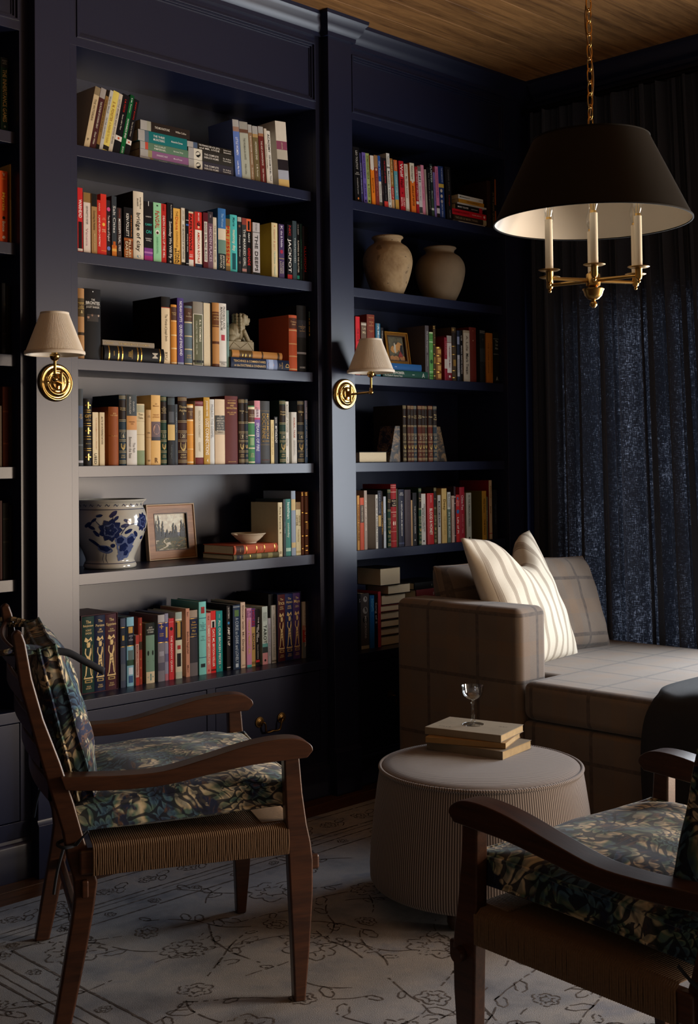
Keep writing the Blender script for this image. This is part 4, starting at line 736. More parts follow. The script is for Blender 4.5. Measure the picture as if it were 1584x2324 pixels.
('F',10,2.18,0.05,2.4031,0.0243,0.1858,0.15,-90.0,'1b1a1b', 'black paperback with white title', 'b,.88,1,a82030;v,.06,.46,.3,e0dcd4,MARY OLIVER;v,.52,.86,.22,b0aca4,upstream'),
('F',10,2.2113,0.05,2.4279,0.0072,0.2071,0.15,-90.0,'b8b4ac', 'very thin white book', 'v,.1,.9,.4,6a6864,THE CROSSING'),
('F',10,2.1939,0.05,2.4356,0.0163,0.181,0.15,-90.0,'b8842c', 'mustard yellow paperback', 'v,.3,.8,.4,6a4814,THE GOLDEN RULE'),
('F',10,2.1871,0.05,2.4524,0.0181,0.1765,0.15,-90.0,'d0d0c8', 'white paperback with green top edge', 'v,.05,.45,.34,4a5a50,Middlemarch;v,.8,.95,.3,6a6a64,eliot'),
('U',11,2.2166,0.05,2.341,0.0265,0.2223,0.16,0.0,'30211a', 'dark brown hardcover', ''),
('U',11,2.2463,0.05,2.341,0.0267,0.2455,0.16,0.0,'151314', 'black hardcover', 'v,.3,.9,.4,7a7058,IN THE DARK QUEENS'),
('U',11,2.2758,0.05,2.341,0.0329,0.2384,0.16,0.0,'8a4c24', 'rust orange hardcover', 'v,.1,.45,.36,3a1c0c,PUDD N HEAD;b,.5,.62,1c1614;v,.66,.95,.3,a86a38,MARK TWAIN'),
('U',12,1.347,0.05,1.631,0.0245,0.2414,0.165,0.0,'d02c34', 'bright red hardcover', 'v,.2,.42,.34,6a1418,THE HIVE'),
('U',12,1.3831,0.05,1.631,0.0307,0.2216,0.165,0.0,'6a584a', 'taupe hardcover with light top', 'b,.02,.06,c0b8a8;h,.15,.6,c8b898,Les~Mis'),
('U',12,1.4158,0.05,1.631,0.0448,0.2556,0.165,0.0,'7c3a2c', 'tall rust hardcover', 'h,.05,.7,c89a68,THE STORY;h,.15,.6,d0a470,THE AGE~of~LOUIS XIV;h,.27,.6,c89a68,WILL AND ARIEL~DURANT'),
('U',12,1.4651,0.05,1.631,0.0278,0.222,0.165,0.0,'2a6a8c', 'blue and grey hardcover', 'p,0,.98,.4,7a8a90;v,.05,.7,.4,c8dce4,A Morning Walk;b,.9,1,3a8aa8'),
('U',12,1.4975,0.05,1.631,0.0164,0.2063,0.165,0.0,'262224', 'slim black hardcover', 'v,.06,.5,.4,b0aca4,THEODOR SERRIES;v,.62,.9,.36,8a8680,LEWIS'),
('U',12,1.7746,0.05,1.631,0.0236,0.2344,0.165,0.0,'565052', 'grey hardcover beside a green plaid one', 'v,.1,.5,.4,b8b4b0,The Jewett Arrangement;v,.55,.75,.36,9a9692,DAVIDSON;d,.93,.5,b0a8a0'),
('U',12,1.8005,0.05,1.631,0.0251,0.2079,0.165,0.0,'5c9a50', 'bright green plaid-topped hardcover', 'b,0,.03,c8d8a8;b,.06,.07,305c2c;b,.1,.11,305c2c;b,.13,.14,305c2c;b,.2,.215,d8e8c0;c,.4,.5,88b878;c,.62,.7,2c4c30;b,.83,.84,d8e8c0;b,.88,.9,305c2c;b,.93,.95,305c2c'),
('U',12,1.8272,0.05,1.631,0.0159,0.2387,0.165,0.0,'4a3c28', 'slim brown leather book with gold lines', 'b,.02,.03,G;b,.05,.06,G;h,.2,.7,c8a868,I~A;b,.35,.36,G;b,.52,.53,G;p,.58,.7,.6,9a7838;b,.8,.81,G;b,.92,.93,G'),
('U',12,1.8489,0.05,1.631,0.0362,0.1464,0.165,0.0,'8a5a34', 'short ornate gilt leather book', 'b,0,.05,G;p,.08,.2,.6,c89850;b,.25,.28,G;p,.32,.45,.6,c89850;b,.48,.51,G;p,.56,.7,.6,c89850;b,.74,.77,G;p,.8,.94,.6,c89850'),
('U',12,1.9016,0.05,1.631,0.019,0.1909,0.165,0.0,'8c2434', 'slim wine red book', 'v,.08,.4,.4,c88a84,A FINE BALANCE;b,.5,.72,c8b8b0'),
('U',12,1.9227,0.05,1.631,0.0321,0.2007,0.165,0.0,'7c2430', 'wine red hardcover with white panel', 'b,0,.15,a8a49c;p,.16,.82,.95,d4d0c8;v,.22,.7,.3,6a2430,THE FORGOTTEN MAN;c,.9,.35,e8dcd8'),
('U',12,1.9565,0.05,1.631,0.0296,0.2398,0.165,0.0,'4c3e2e', 'olive brown leather book with gold lines', 'b,.02,.025,G;b,.04,.045,G;b,.06,.065,G;b,.1,.33,2c2420;b,.35,.36,G;b,.5,.51,G;p,.6,.72,.6,9a7838;b,.8,.81,G;b,.93,.94,G'),
('U',12,1.9887,0.05,1.631,0.0166,0.2268,0.165,0.0,'2c3448', 'thin dark blue book with pale panel', 'b,.12,.27,8a94b0;b,.48,.9,b8bcc4;v,.5,.88,.4,3a4048,CHOPIN'),
('U',12,2.0074,0.05,1.631,0.0195,0.2295,0.165,0.0,'171618', 'thin black book with white letters', 'v,.1,.2,.4,d0ccc4,CO;v,.3,.85,.4,c8c4bc,MARIA GRIPPE KREPES'),
('U',12,2.0332,0.05,1.631,0.0429,0.2316,0.165,0.0,'c4bca8', 'cream hardcover with black script', 'b,0,.05,a89c84;v,.1,.4,.36,7a7264,A Life;v,.45,.85,.42,2c2a26,Mark Twain'),
('U',12,2.0776,0.05,1.631,0.0491,0.2484,0.165,0.0,'6a2c24', 'plain oxblood hardcover', 'c,.06,.1,a08060;c,.24,.12,c0a890'),
('U',12,2.1488,0.05,1.631,0.0376,0.241,0.165,0.0,'212528', 'black book with grey panel', 'b,.02,.03,8a8a84;b,.05,.06,8a8a84;b,.35,.6,30383c;d,.18,.3,5a5a58'),
('U',12,2.1906,0.05,1.631,0.0468,0.2299,0.165,0.0,'a86c2a', 'ochre orange book', 'v,.05,.95,.14@-.25,6a4010,THE OLDER CASTLE;v,.05,.95,.14@.25,6a4010,THE OLDER CASTLE'),
('U',12,2.2433,0.05,1.631,0.04,0.2355,0.165,0.0,'171b1a', 'dark green-black book at the end', 'b,.12,.13,6a7470;h,.24,.6,8a9490,The~Sun~Also;b,.42,.43,6a7470;h,.9,.5,a0a8a0,A'),
('U',13,1.6247,0.05,1.276,0.0214,0.241,0.165,0.0,'3a3226', 'dark olive leather book, first', 'K 1 Milton 3a3226'),
('U',13,1.6536,0.05,1.276,0.0184,0.2408,0.165,0.0,'4a2c24', 'brown leather book, second', 'K 2 Locke~Berkeley~Hume 4a2c24'),
('U',13,1.6726,0.05,1.276,0.0204,0.2408,0.165,0.0,'4c2c22', 'brown leather book, third', 'K 3 Descartes~Spinoza 4c2c22'),
('U',13,1.6936,0.05,1.276,0.0211,0.2409,0.165,0.0,'2f3a44', 'slate leather book, fourth', 'K 4 Swift~Sterne 2f3a44'),
('U',13,1.7193,0.05,1.276,0.0252,0.2416,0.165,0.0,'54281f', 'red-brown leather book, fifth', 'K 5 Gibbon~Boswell 54281f'),
('U',13,1.7451,0.05,1.276,0.0201,0.2417,0.165,0.0,'4f2b20', 'brown leather book, sixth', 'K 7 Plato 4f2b20'),
('U',13,1.7658,0.05,1.276,0.0163,0.2418,0.165,0.0,'3c362a', 'olive leather book, seventh', 'K 8 Aristotle 3c362a'),
('U',13,1.7828,0.05,1.276,0.0295,0.2423,0.165,0.0,'5a2a20', 'wide red-brown leather book, eighth', 'K 9 Plutarch 5a2a20'),
('U',13,1.8163,0.05,1.276,0.0238,0.2422,0.165,0.0,'2f3c46', 'slate leather book, ninth', 'K 10 Marx~and~Engels 2f3c46'),
('U',14,1.3465,0.05,0.921,0.0134,0.2212,0.165,0.0,'c8904a', 'mottled amber paperback', 'v,.1,.9,.6,5a3a1c,HIDDEN FIGURES'),
('U',14,1.3609,0.05,0.921,0.0222,0.2117,0.165,0.0,'c85a40', 'coral red hardcover', 'b,.14,.48,5a5048;v,.16,.46,.4,c8b8a0,TARA WESTOVER;'),
('U',14,1.3857,0.05,0.921,0.0164,0.2406,0.165,0.0,'a8988a', 'taupe paperback', 'v,.15,.7,.44,e0d4c4,EVE AND ADAM'),
('U',14,1.453,0.05,0.921,0.0126,0.2217,0.165,0.0,'d0ccc2', 'white paperback with wide pale back cover showing', 'v,.05,.9,.5,2c2a28,BOOK OF A LONELY DAYS'),
('U',14,1.4669,0.05,0.921,0.0198,0.2382,0.165,0.0,'2f3038', 'charcoal paperback', 'v,.05,.4,.4,8a90a0,LINDA RICHTER;p,.43,.62,.8,b89a60'),
('U',14,1.488,0.05,0.921,0.0097,0.2357,0.165,0.0,'241a18', 'very thin black book with gold letters', 'v,.05,.9,.6,c89850,GEORGINA CAMPBELL'),
('U',14,1.5005,0.05,0.921,0.0139,0.2129,0.165,0.0,'b4bcc4', 'thin pale blue paperback', 'v,.3,.7,.5,5a6c80,Silver Inlets'),
('U',14,1.5238,0.05,0.921,0.0201,0.243,0.165,0.0,'1f3a2e', 'green leather book with gilt lines', 'K 3 Great~Books 1f3a2e'),
('U',14,1.546,0.05,0.921,0.0338,0.2633,0.165,0.0,'9a2c30', 'red leather book with black label', 'b,.02,.025,d8b0a0;b,.05,.055,d8b0a0;b,.12,.13,d8b0a0;b,.24,.36,1c1416;h,.3,.8,e0c8a8,Sketches~and~Studies;b,.44,.45,d8b0a0;h,.5,.6,d8a890,FRANK~HARVEY;X,.6,.7,.4,e0c0b0;b,.75,.755,d8b0a0;b,.9,.905,d8b0a0'),
('U',14,1.5809,0.05,0.921,0.0105,0.2435,0.165,0.0,'4a4630', 'thin dark olive book', ''),
('U',14,1.5933,0.05,0.921,0.0349,0.24,0.165,0.0,'2f3140', 'slate hardcover with white capitals', 'h,.08,.7,d8d4cc,AMOR~TOWLES;v,.2,.82,.26,d0ccc4,A GENTLEMAN IN MOSCOW;b,.93,.96,4a5068'),
('U',14,1.6307,0.05,0.921,0.0378,0.2378,0.165,0.0,'463c40', 'charcoal cloth hardcover', 'v,.1,.6,.3,564a4e,THE SECRET HISTORY'),
('U',14,1.67,0.05,0.921,0.0089,0.193,0.165,0.0,'b08c64', 'thin torn tan book', ''),
('U',14,1.6811,0.05,0.921,0.0249,0.2239,0.165,0.0,'272628', 'dark grey paperback with serif capitals', "v,.25,.78,.34,a8a49c,THE LANTERN'S EMBER;c,.9,.3,a8a49c"),
('U',14,1.7183,0.05,0.921,0.018,0.2428,0.165,0.0,'21402f', 'slim green leather book with gilt lines', 'K 2 Plato~and 21402f'),
('U',14,1.7387,0.05,0.921,0.0272,0.2181,0.165,0.0,'c4beb4', 'off-white paperback with dark capitals', 'v,.2,.75,.3@.16,4a4844,STRANGER FATHER AND;v,.28,.7,.3@-.2,4a4844,MORE BEAUTIFUL;c,.93,.3,2c2a2c'),
('U',14,1.7711,0.05,0.921,0.0419,0.2193,0.165,0.0,'a82a2c', 'red hardcover with pale serif capitals', 'v,.04,.18,.24,d89088,MAHURIN;v,.3,.82,.44,ecdcc8,BLOOD & HONEY'),
('U',14,1.8199,0.05,0.921,0.0165,0.2431,0.165,0.0,'3c3a24', 'slim olive leather book with gilt lines', 'K 4 Dante 3c3a24'),
('U',14,1.8427,0.05,0.921,0.0199,0.2094,0.165,0.0,'b8b4ac', 'white and black slim paperback', 'p,.12,.66,.5,2c2a2c;v,.15,.64,.3,d8d4cc,WE HUNT THE FLAME'),
('U',14,1.8703,0.05,0.921,0.0329,0.2378,0.165,0.0,'c8a868', 'shiny gold foil hardcover', 'v,.2,.4,.44,6a5428,Deep;v,.5,.85,.4,a88c50,THE CITY WE'),
('U',14,1.9078,0.05,0.921,0.0216,0.2208,0.165,0.0,'5e7064', 'sage green paperback with white top', 'b,0,.34,c4c4bc;v,.04,.3,.4,2c3430,BLOOD;v,.4,.9,.5,c8d0c4,IN THE RUINS'),
('U',14,1.9333,0.05,0.921,0.0177,0.2044,0.165,0.0,'c0a898', 'blush floral paperback', 'd,.06,.6,8a4438;v,.25,.85,.4,9a8478,LITTLE FIRES EVERY'),
('U',14,1.9528,0.05,0.921,0.0123,0.2446,0.165,0.0,'3a282e', 'thin plum hardcover', 'b,.18,.2,c0b4b0;b,.3,.31,c0b4b0;b,.88,.89,c0b4b0'),
('U',14,1.9668,0.05,0.921,0.0227,0.2078,0.165,0.0,'c23030', 'red paperback with a blue disc', 'c,.08,.5,4a78a0;v,.12,.24,.3,f0c8b8,Yann~Martel;c,.36,.8,3470a8;v,.48,.82,.5,f4ece0,Life of Pi'),
('U',14,1.9912,0.05,0.921,0.0332,0.2408,0.165,0.0,'a02634', 'dark red hardcover with white script', 'v,.15,.42,.44,e8c8c4,Chloe Poe;v,.5,.85,.3,c87878,RIVERS OF TIME'),
('U',14,2.0423,0.05,0.921,0.0351,0.2142,0.165,0.0,'b8bcac', 'pale sage hardcover', 'h,.06,.3,4a4c44,n;v,.12,.7,.34,5a5e54,THE AMERICAN HEIRESS;c,.94,.3,4a4c44'),
('U',14,2.1444,0.05,0.921,0.0317,0.2202,0.165,0.0,'6a6432', 'golden paperback with olive front', 'b,0,1,c0963c;v,.15,.45,.44,5a4418,Wild Fallow;v,.58,.9,.36,5a4418,THE FALLS'),
('U',14,2.1772,0.05,0.921,0.0188,0.1932,0.165,0.0,'6a7668', 'slim grey-green book', 'v,.1,.8,.4,a8b0a4,ECHO'),
('U',14,2.2012,0.05,0.921,0.0219,0.2673,0.165,0.0,'8a1c24', 'tall cream hardcover in a red sleeve', 'b,0,1,d0c0a0;v,.1,.3,.4,8a7048,FOLIO;v,.4,.6,.4,6a5430,Jane;b,.9,.91,a82028'),
('U',14,2.2285,0.05,0.921,0.0309,0.2237,0.165,0.0,'20242a', 'dark blue-black book at the end', 'v,.3,.7,.3,4a5a6a,Night of the Stars'),
('U',15,1.3553,0.06,0.513,0.0139,0.2298,0.17,0.0,'1a1c20', 'dark slim book at the far left', 'v,.05,.2,.4,a8a8a8,LA'),
('U',15,1.3716,0.06,0.513,0.0469,0.2275,0.17,0.0,'45413f', 'grey-black book with swirl pattern', 'c,.1,.5,9a9894;c,.3,.6,8a8884;c,.47,.6,141414;v,.4,.8,.24,a8a49c,MEDITATIONS;b,.93,.99,a8a48c'),
('U',15,1.4215,0.06,0.513,0.0267,0.2164,0.17,0.0,'1f5f98', 'royal blue book', 'v,.06,.3,.5,70b8d8,INSIGHTS'),
('U',15,1.4506,0.06,0.513,0.0197,0.2183,0.17,0.0,'18161a', 'slim black book with pale script', 'v,.1,.6,.5,a8a4a0,Song of S'),
('U',15,1.4716,0.06,0.513,0.0162,0.2283,0.17,0.0,'a83c44', 'rose red slim book', 'v,.3,.85,.4,6a2028,BIOGRAPHY'),
('U',16,-0.2461,0.05,2.341,0.0252,0.2405,0.15,0.0,'1f3a30', 'dark green book with gold capitals', 'b,0,.13,2a2e30;h,.06,.7,a8aca8,JENNIFER~LYNN~BARNES;v,.16,.86,.56,c8b070,THE INHERITANCE GAMES;c,.92,.3,8a9490'),
('U',16,-0.2107,0.05,2.341,0.0111,0.2203,0.15,0.0,'1f4a60', 'slim teal blue paperback', 'v,.05,.9,.4,6a98a8,ONE OF US IS LYING;b,.95,1,c04848'),
('U',16,-0.198,0.05,2.341,0.0104,0.2212,0.15,0.0,'cfa480', 'slim peach paperback', 'c,.04,.4,b04030;v,.1,.85,.3,8a5c40,BEFORE THE EVER AFTER'),
('U',17,-0.2531,0.05,1.986,0.0262,0.2303,0.15,0.0,'c24a1c', 'orange paperback with yellow script', 'h,.05,.4,e0d0b8,V;h,.11,.6,d8a040,ELIZABETH;v,.3,.55,.4,e0b040,Myrtle;c,.65,.4,1c1a18;v,.7,.84,.4,d8c8b0,Bunce;c,.92,.4,d8d0c8'),
('U',17,-0.2156,0.05,1.986,0.0132,0.2568,0.15,0.0,'b08a50', 'tan hardcover', 'b,.45,1,c8a868;c,.52,.5,3a2c18'),
('U',17,-0.2015,0.05,1.986,0.0076,0.1481,0.15,0.0,'3a2c1c', 'small dark brown book', ''),
('U',18,-0.2497,0.05,1.631,0.0166,0.2266,0.16,0.0,'16171a', 'black leather book with faint gilt', 'h,.3,.6,4a3c20,LONG~TOM;b,.7,.72,2a2a2c'),
('U',18,-0.2321,0.05,1.631,0.0142,0.2193,0.16,0.0,'14120f', 'plain black book', ''),
('U',19,-0.2561,0.05,1.276,0.0071,0.1927,0.16,0.0,'5a4c3c', 'taupe book at the frame edge', ''),
('U',19,-0.2464,0.05,1.276,0.0203,0.2533,0.16,0.0,'4a2418', 'dark brown leather book', 'b,.3,.32,6a3a24;b,.7,.72,6a3a24'),
('U',19,-0.2249,0.05,1.276,0.0189,0.2526,0.16,0.0,'2c1812', 'very dark brown leather book', ''),
('U',20,-0.2574,0.05,0.921,0.0087,0.2482,0.16,0.0,'3a1c18', 'dark red book at the frame edge', ''),
('U',20,-0.2472,0.05,0.921,0.0215,0.2406,0.16,0.0,'1c1e1a', 'dark grey-green book', 'b,.2,.22,3a3a30;b,.5,.52,3a3a30'),
('U',20,-0.2241,0.05,0.921,0.0112,0.2328,0.16,0.0,'181614', 'slim black book', ''),
]
# ------------------------------------------------------------------ books
def bookmat(h, rough=.42):
    if h == 'G': return GOLD
    return mat('book_'+h+('' if rough == .42 else '_%d' % int(rough*100)), h, rough, 0, .06, 60, .04, 500, .09)
_txt = {}
def text_geo(s):
    """outline mesh of a line of lettering, normalised to start at 0 with cap height about 0.7"""
    if s in _txt: return _txt[s]
    c = bpy.data.curves.new('lettering', 'FONT'); c.body = s; c.size = 1; c.resolution_u = 2; c.offset = .008
    o = bpy.data.objects.new('lettering', c)
    me = o.to_mesh()
    vs = [(v.co.x, v.co.y) for v in me.vertices]; fs = [tuple(p.vertices) for p in me.polygons]
    o.to_mesh_clear(); bpy.data.objects.remove(o); bpy.data.curves.remove(c)
    if not vs: vs = [(0, 0), (1, 0), (0, 1)]; fs = []
    x0 = min(v[0] for v in vs); x1 = max(v[0] for v in vs)
    _txt[s] = ([(x-x0, yy) for x, yy in vs], fs, x1-x0)
    return _txt[s]
class Deco:
    """collects flat print that follows the curve of a spine"""
    def __init__(s, t, h, prof): s.t, s.h, s.prof = t, h, prof; s.v = []; s.f = []; s.mi = []; s.mats = []; s.lift = .00025
    def m(s, c):
        q = bookmat(c)
        if q not in s.mats: s.mats.append(q)
        return s.mats.index(q)
    def add(s, pts, faces, c):
        k = len(s.v); i = s.m(c)
        for x, z in pts: s.v.append((x, s.prof(x)-s.lift, z))
        for f in faces: s.f.append([k+j for j in f]); s.mi.append(i)
        s.lift += .00004
    def strip(s, x0, x1, z0, z1, c):
        n = 6; pts = []
        for i in range(n+1): x = x0+(x1-x0)*i/n; pts += [(x, z0), (x, z1)]
        s.add(pts, [(2*i, 2*i+2, 2*i+3, 2*i+1) for i in range(n)], c)
    def poly(s, pts, c): s.add(pts, [tuple(range(len(pts)))], c)
    def build(s, name, parent):
        if not s.f: return
        me = bpy.data.meshes.new(name); me.from_pydata(s.v, [], s.f)
        for q in s.mats: me.materials.append(q)
        me.polygons.foreach_set('material_index', s.mi); me.update()
        o = bpy.data.objects.new(name, me); COL.objects.link(o); o.parent = parent; o['kind'] = 'stuff'
        return o
def great(nr, names, c):
    g = 'b3a074'
    out = [('b', .015, .021, g), ('b', .032, .038, g), ('b', .05, .056, g), ('b', .075, .35, '2a211c')]
    lines = names.split('~'); k = len(lines)
    out.append(('h', .2, .8, 'c2ad7c', names))
    out += [('b', .352, .358, g), ('b', .372, .378, g), ('b', .5, .506, g), ('b', .52, .526, g)]
    out += [('box', .54, .61, .6, 'a89a78'), ('h', .577, .32, 'cfc4a0', nr), ('b', .635, .641, g), ('b', .655, .661, g), ('s', .735, .6, 'b39a5e'),
            ('b', .795, .801, g), ('b', .815, .821, g), ('h', .872, .62, 'b3a074', 'GREAT~BOOKS'), ('b', .93, .936, g), ('b', .948, .954, g), ('b', .966, .972, g)]
    return out
def parse(dec):
    out = []
    for it in dec.split(';'):
        if not it: continue
        if it.startswith('K '):
            p = it.split(' '); out += great(p[1], ' '.join(p[2:-1]), p[-1]); continue
        p = it.split(',', 5) if it[0] == 'v' else it.split(',', 4) if it[0] == 'h' else it.split(',')
        out.append(tuple(p))
    return out
def book(x, y, z, t, h, d, tilt, colr, label, dec='', kind='hc', pages=None, rotz=0, group=None, spine_out=True, parent=None, name='book'):
    if parent is None:
        root = thing(name, label, 'book', (x, y, z), 0, group)
    else:
        root = bpy.data.objects.new(name, None); COL.objects.link(root); root.parent = parent; root.location = (x, y, z)
        if label: root['label'] = label
    root.rotation_euler = (0, math.radians(tilt), rotz)
    items = parse(dec)
    leather = any(i[0] in ('box', 'B', 's') for i in items) or 'leather' in label
    bulge = min(.16*t, .006) if leather else (min(.07*t, .003) if kind == 'hc' else min(.02*t, .0008))
    prof = lambda xx: -bulge*(1-(2*xx/t-1)**2)
    bd = .0022 if kind == 'hc' else .0007
    ov = .003 if kind == 'hc' else .0004
    bm = BM()
    n = 8; y0 = .0
    outer = [(t*i/n, prof(t*i/n)) for i in range(n+1)]
    prof_pts = outer+[(t, d), (t-bd, d)]+[(t-bd, .004)]+[(bd, .004), (bd, d), (0, d)]
    A = [bm.verts.new((p, q, 0)) for p, q in prof_pts]; B = [bm.verts.new((p, q, h)) for p, q in prof_pts]
    k = len(prof_pts)
    for i in range(k): bm.faces.new((A[i], A[(i+1) % k], B[(i+1) % k], B[i]))
    # end caps as three strips (board, spine, board)
    for R in (A, B):
        bm.faces.new([R[i] for i in range(n+1)]+[R[n+3], R[n+4]])
        bm.faces.new((R[n], R[n+1], R[n+2], R[n+3])); bm.faces.new((R[n+4], R[n+5], R[n+6], R[0]))
    cov = obj('cover', bm, bookmat(colr, .5 if leather else .42), root, smooth=35)
    bm = BM(); bx(bm, bd+.0003, t-bd-.0003, .0045, d-ov, ov, h-ov)
    pg = obj('page_block', bm, pages or PAGES, root, smooth=0)
    if not spine_out:
        for o in (cov, pg): o.location = (t, d, 0); o.rotation_euler = (0, 0, PI)
        return root
    D = Deco(t, h, prof); T = Deco(t, h, prof); T.lift = .0012
    for it in items:
        q = it[0]
        if q == 'b': D.strip(.0004, t-.0004, h*(1-float(it[2])), h*(1-float(it[1])), it[3])
        elif q == 'p':
            w_ = float(it[3])*t; D.strip((t-w_)/2, (t+w_)/2, h*(1-float(it[2])), h*(1-float(it[1])), it[4])
        elif q in ('c', 'e', 'g'):
            sz = str(it[2]).split('@'); r = float(sz[0])*t/2; cx = t/2+(float(sz[1])*t if len(sz) > 1 else 0); cz = h*(1-float(it[1]))
            ay = 1.35 if q == 'g' else .6 if q == 'e' else 1.0
            D.poly([(min(max(cx+r*math.cos(2*PI*i/20), .0004), t-.0004), cz+r*ay*math.sin(2*PI*i/20)) for i in range(20)], it[3])
            if q == 'g': D.poly([(min(max(cx+r*1.08*math.cos(PI*i/10), .0004), t-.0004), cz+r*ay*(.35+.8*math.sin(PI*i/10))) for i in range(11)], '3a2c24')
        elif q == 'd':
            cz = h*(1-float(it[1])); r = float(it[2])*t/2
            D.poly([(t/2+r*(.55+.45*math.cos(4*a))*math.cos(a), cz+r*(.55+.45*math.cos(4*a))*math.sin(a)) for a in [2*PI*i/40 for i in range(40)]], it[3])
        elif q == 's':
            cz = h*(1-float(it[1])); r = float(it[2])*t/2
            D.poly([(t/2+r*a, cz+r*b_*1.25) for a, b_ in ((-1, 1), (1, 1), (1, -.1), (.75, -.6), (.35, -.95), (0, -1.15), (-.35, -.95), (-.75, -.6), (-1, -.1))], it[3])
            D.poly([(t/2+r*.5*a, cz+r*.15+r*b_*.55) for a, b_ in ((-1, 1), (1, 1), (.6, 0), (1, -1), (-1, -1), (-.6, 0))], '6a5530')
        elif q == 'box':
            w_ = float(it[3])*t; a0, a1 = (t-w_)/2, (t+w_)/2; z1, z0 = h*(1-float(it[1])), h*(1-float(it[2])); e = .0009
            for r4 in ((a0, a1, z0, z0+e), (a0, a1, z1-e, z1), (a0, a0+e, z0, z1), (a1-e, a1, z0, z1)): D.strip(*r4, it[4])
        elif q == 'm':
            z1, z0 = h*(1-float(it[1])), h*(1-float(it[2])); H_ = z1-z0; W_ = t*.8; c_ = it[3]; k2 = int(it[4])
            P = lambda L, cc: D.poly([(min(max(t/2+a*W_, .0006), t-.0006), z0+b_*H_) for a, b_ in L], cc)
            P([(-.4, .9), (-.28, 1.0), (0, .93), (.28, 1.0), (.4, .9), (.15, .87), (-.15, .87)], 'd8bc84')
            P([(-.13, .86), (.16, .86), (.2, .8), (.13, .74), (-.08, .74), (-.15, .8)], 'd8bc84')
            P([(-.2, .84), (-.15, .74), (-.08, .74), (-.1, .84)], 'a88c54')
            P([(-.32, .72), (.28, .72), (.3, .6), (.17, .5), (-.18, .5), (-.36, .6)], 'd8bc84')
            P([(-.18, .5), (.17, .5), (.3, .12), (.34, .04), (-.34, .04), (-.3, .14)] if k2 != 1 else [(-.18, .5), (.17, .5), (.2, .34), (.3, .04), (.16, .04), (0, .3), (-.16, .04), (-.3, .04), (-.22, .34)], 'd8bc84')
            P([(-.4, .04), (.42, .04), (.42, 0), (-.4, 0)], 'd8bc84')
            for u_ in (.42, .34, .26, .18): P([(-.16, u_), (.16, u_+.02), (.16, u_+.005), (-.16, u_-.015)], c_)
            P([(-.1, .66), (.1, .66), (.06, .56), (-.06, .56)], c_); P([(.36, .8), (.4, .8), (.4, .06), (.36, .06)], 'b89a5e')
        elif q == 'X':
            z1, z0 = h*(1-float(it[1])), h*(1-float(it[2])); w_ = float(it[3])*t/2
            for s in (-1, 1):
                e = .0012; D.poly([(t/2-s*w_, z0), (t/2-s*w_+e, z0), (t/2+s*w_+e, z1), (t/2+s*w_, z1)], it[4])
                D.poly([(t/2+s*w_*.75+.0035*math.cos(a), z1-.006+.009*math.sin(a)) for a in [2*PI*i/14 for i in range(14)]], it[4])
        elif q == 'v':
            fo = str(it[3]).split('@'); fr = float(fo[0])*t; off = float(fo[1])*t if len(fo) > 1 else 0
            lines = it[5].split('~'); u0, u1 = float(it[1]), float(it[2]); L = (u1-u0)*h
            for li, s in enumerate(lines):
                vs, fs, w_ = text_geo(s)
                sy = fr/.72; sx = L/w_
                if sx > sy*1.7: sx = sy*1.7
                if sy > sx*2.2: sy = sx*2.2
                lo = off+((len(lines)-1)/2-li)*fr*1.5
                x0_ = t/2+lo-.36*sy; zc = h*(1-(u0+u1)/2)+w_*sx/2
                T.add([(min(max(x0_+vy*sy, .0002), t-.0002), zc-vx*sx) for vx, vy in vs], fs, it[4])
        elif q == 'h':
            lines = str(it[4]).split('~'); w_ = float(it[2])*t
            mw = max(text_geo(s)[2] for s in lines); sc = min(w_/mw, .4*t/.72); sc_y = sc*1.15
            if w_/mw < .0045: sc_y = max(sc_y, .0042)
            cz = h*(1-float(it[1])); lh = sc_y*1.05
            for li, s in enumerate(lines):
                vs, fs, lw = text_geo(s); zz = cz+((len(lines)-1)/2-li)*lh-.36*sc_y; xx = t/2-lw*sc/2
                T.add([(min(max(xx+vx*sc, .0002), t-.0002), zz+vy*sc_y) for vx, vy in vs], fs, it[3])
    D.build('spine_print', root); T.build('lettering', root)
    return root
for (k_, si, X, Y, Z, t_, h_, d_, ti, c_, desc, dec) in BOOKS:
    sh = SHELVES[si]
    lab = desc+(' in the ' if sh.startswith(('flat', 'mixed')) else ' on the ')+sh if not sh.startswith('right') else desc+' at the '+sh
    kind = 'pb' if ('paperback' in desc) else 'hc'
    dd = d_*(1 if kind == 'hc' else .92)*random.uniform(.93, 1.04)
    if k_ == 'U': Y = Y+random.choice((0, 0, .002, .004, -.003))
    book(X, Y, Z, t_, h_, dd, ti, c_, lab, dec, kind, group='books on the '+sh if not sh.startswith(('flat', 'mixed')) else 'books in the '+sh, spine_out=(k_ != 'P'))

# ---- slipcased sets on the counter ledge
def slipcase(x0, x1, y0, z, h, d, colr, label, vols, group):
    root = thing('slipcase', label, 'slipcase', (x0, y0, z))
    w_ = x1-x0; e = .0022; m = bookmat(colr)
    bm = BM()
    bx(bm, 0, e, 0, d, 0, h); bx(bm, w_-e, w_, 0, d, 0, h); bx(bm, e, w_-e, 0, d, 0, e); bx(bm, e, w_-e, 0, d, h-e, h); bx(bm, e, w_-e, d-e, d, e, h-e)
    obj('case', bm, m, root)
    for (a, b_, c, lab, dec) in vols:
        book(a, y0+.003, z+e+.0003, b_-a, h-2*e-.002, d-.012, 0, c, lab, dec, 'hc', group=group, name='book')
G_ = 'd8bc84'
def figure(a, b_, c, hat):
    """gilt standing figure print: headdress, head, robe, plinth"""
    return 'm,%s,%s,%s,%d' % (.27, .80, c, int(hat*1000) % 3)+';p,.80,.818,.74,%s;p,.83,.87,.6,b0965e;p,.84,.86,.4,%s' % (G_, c)
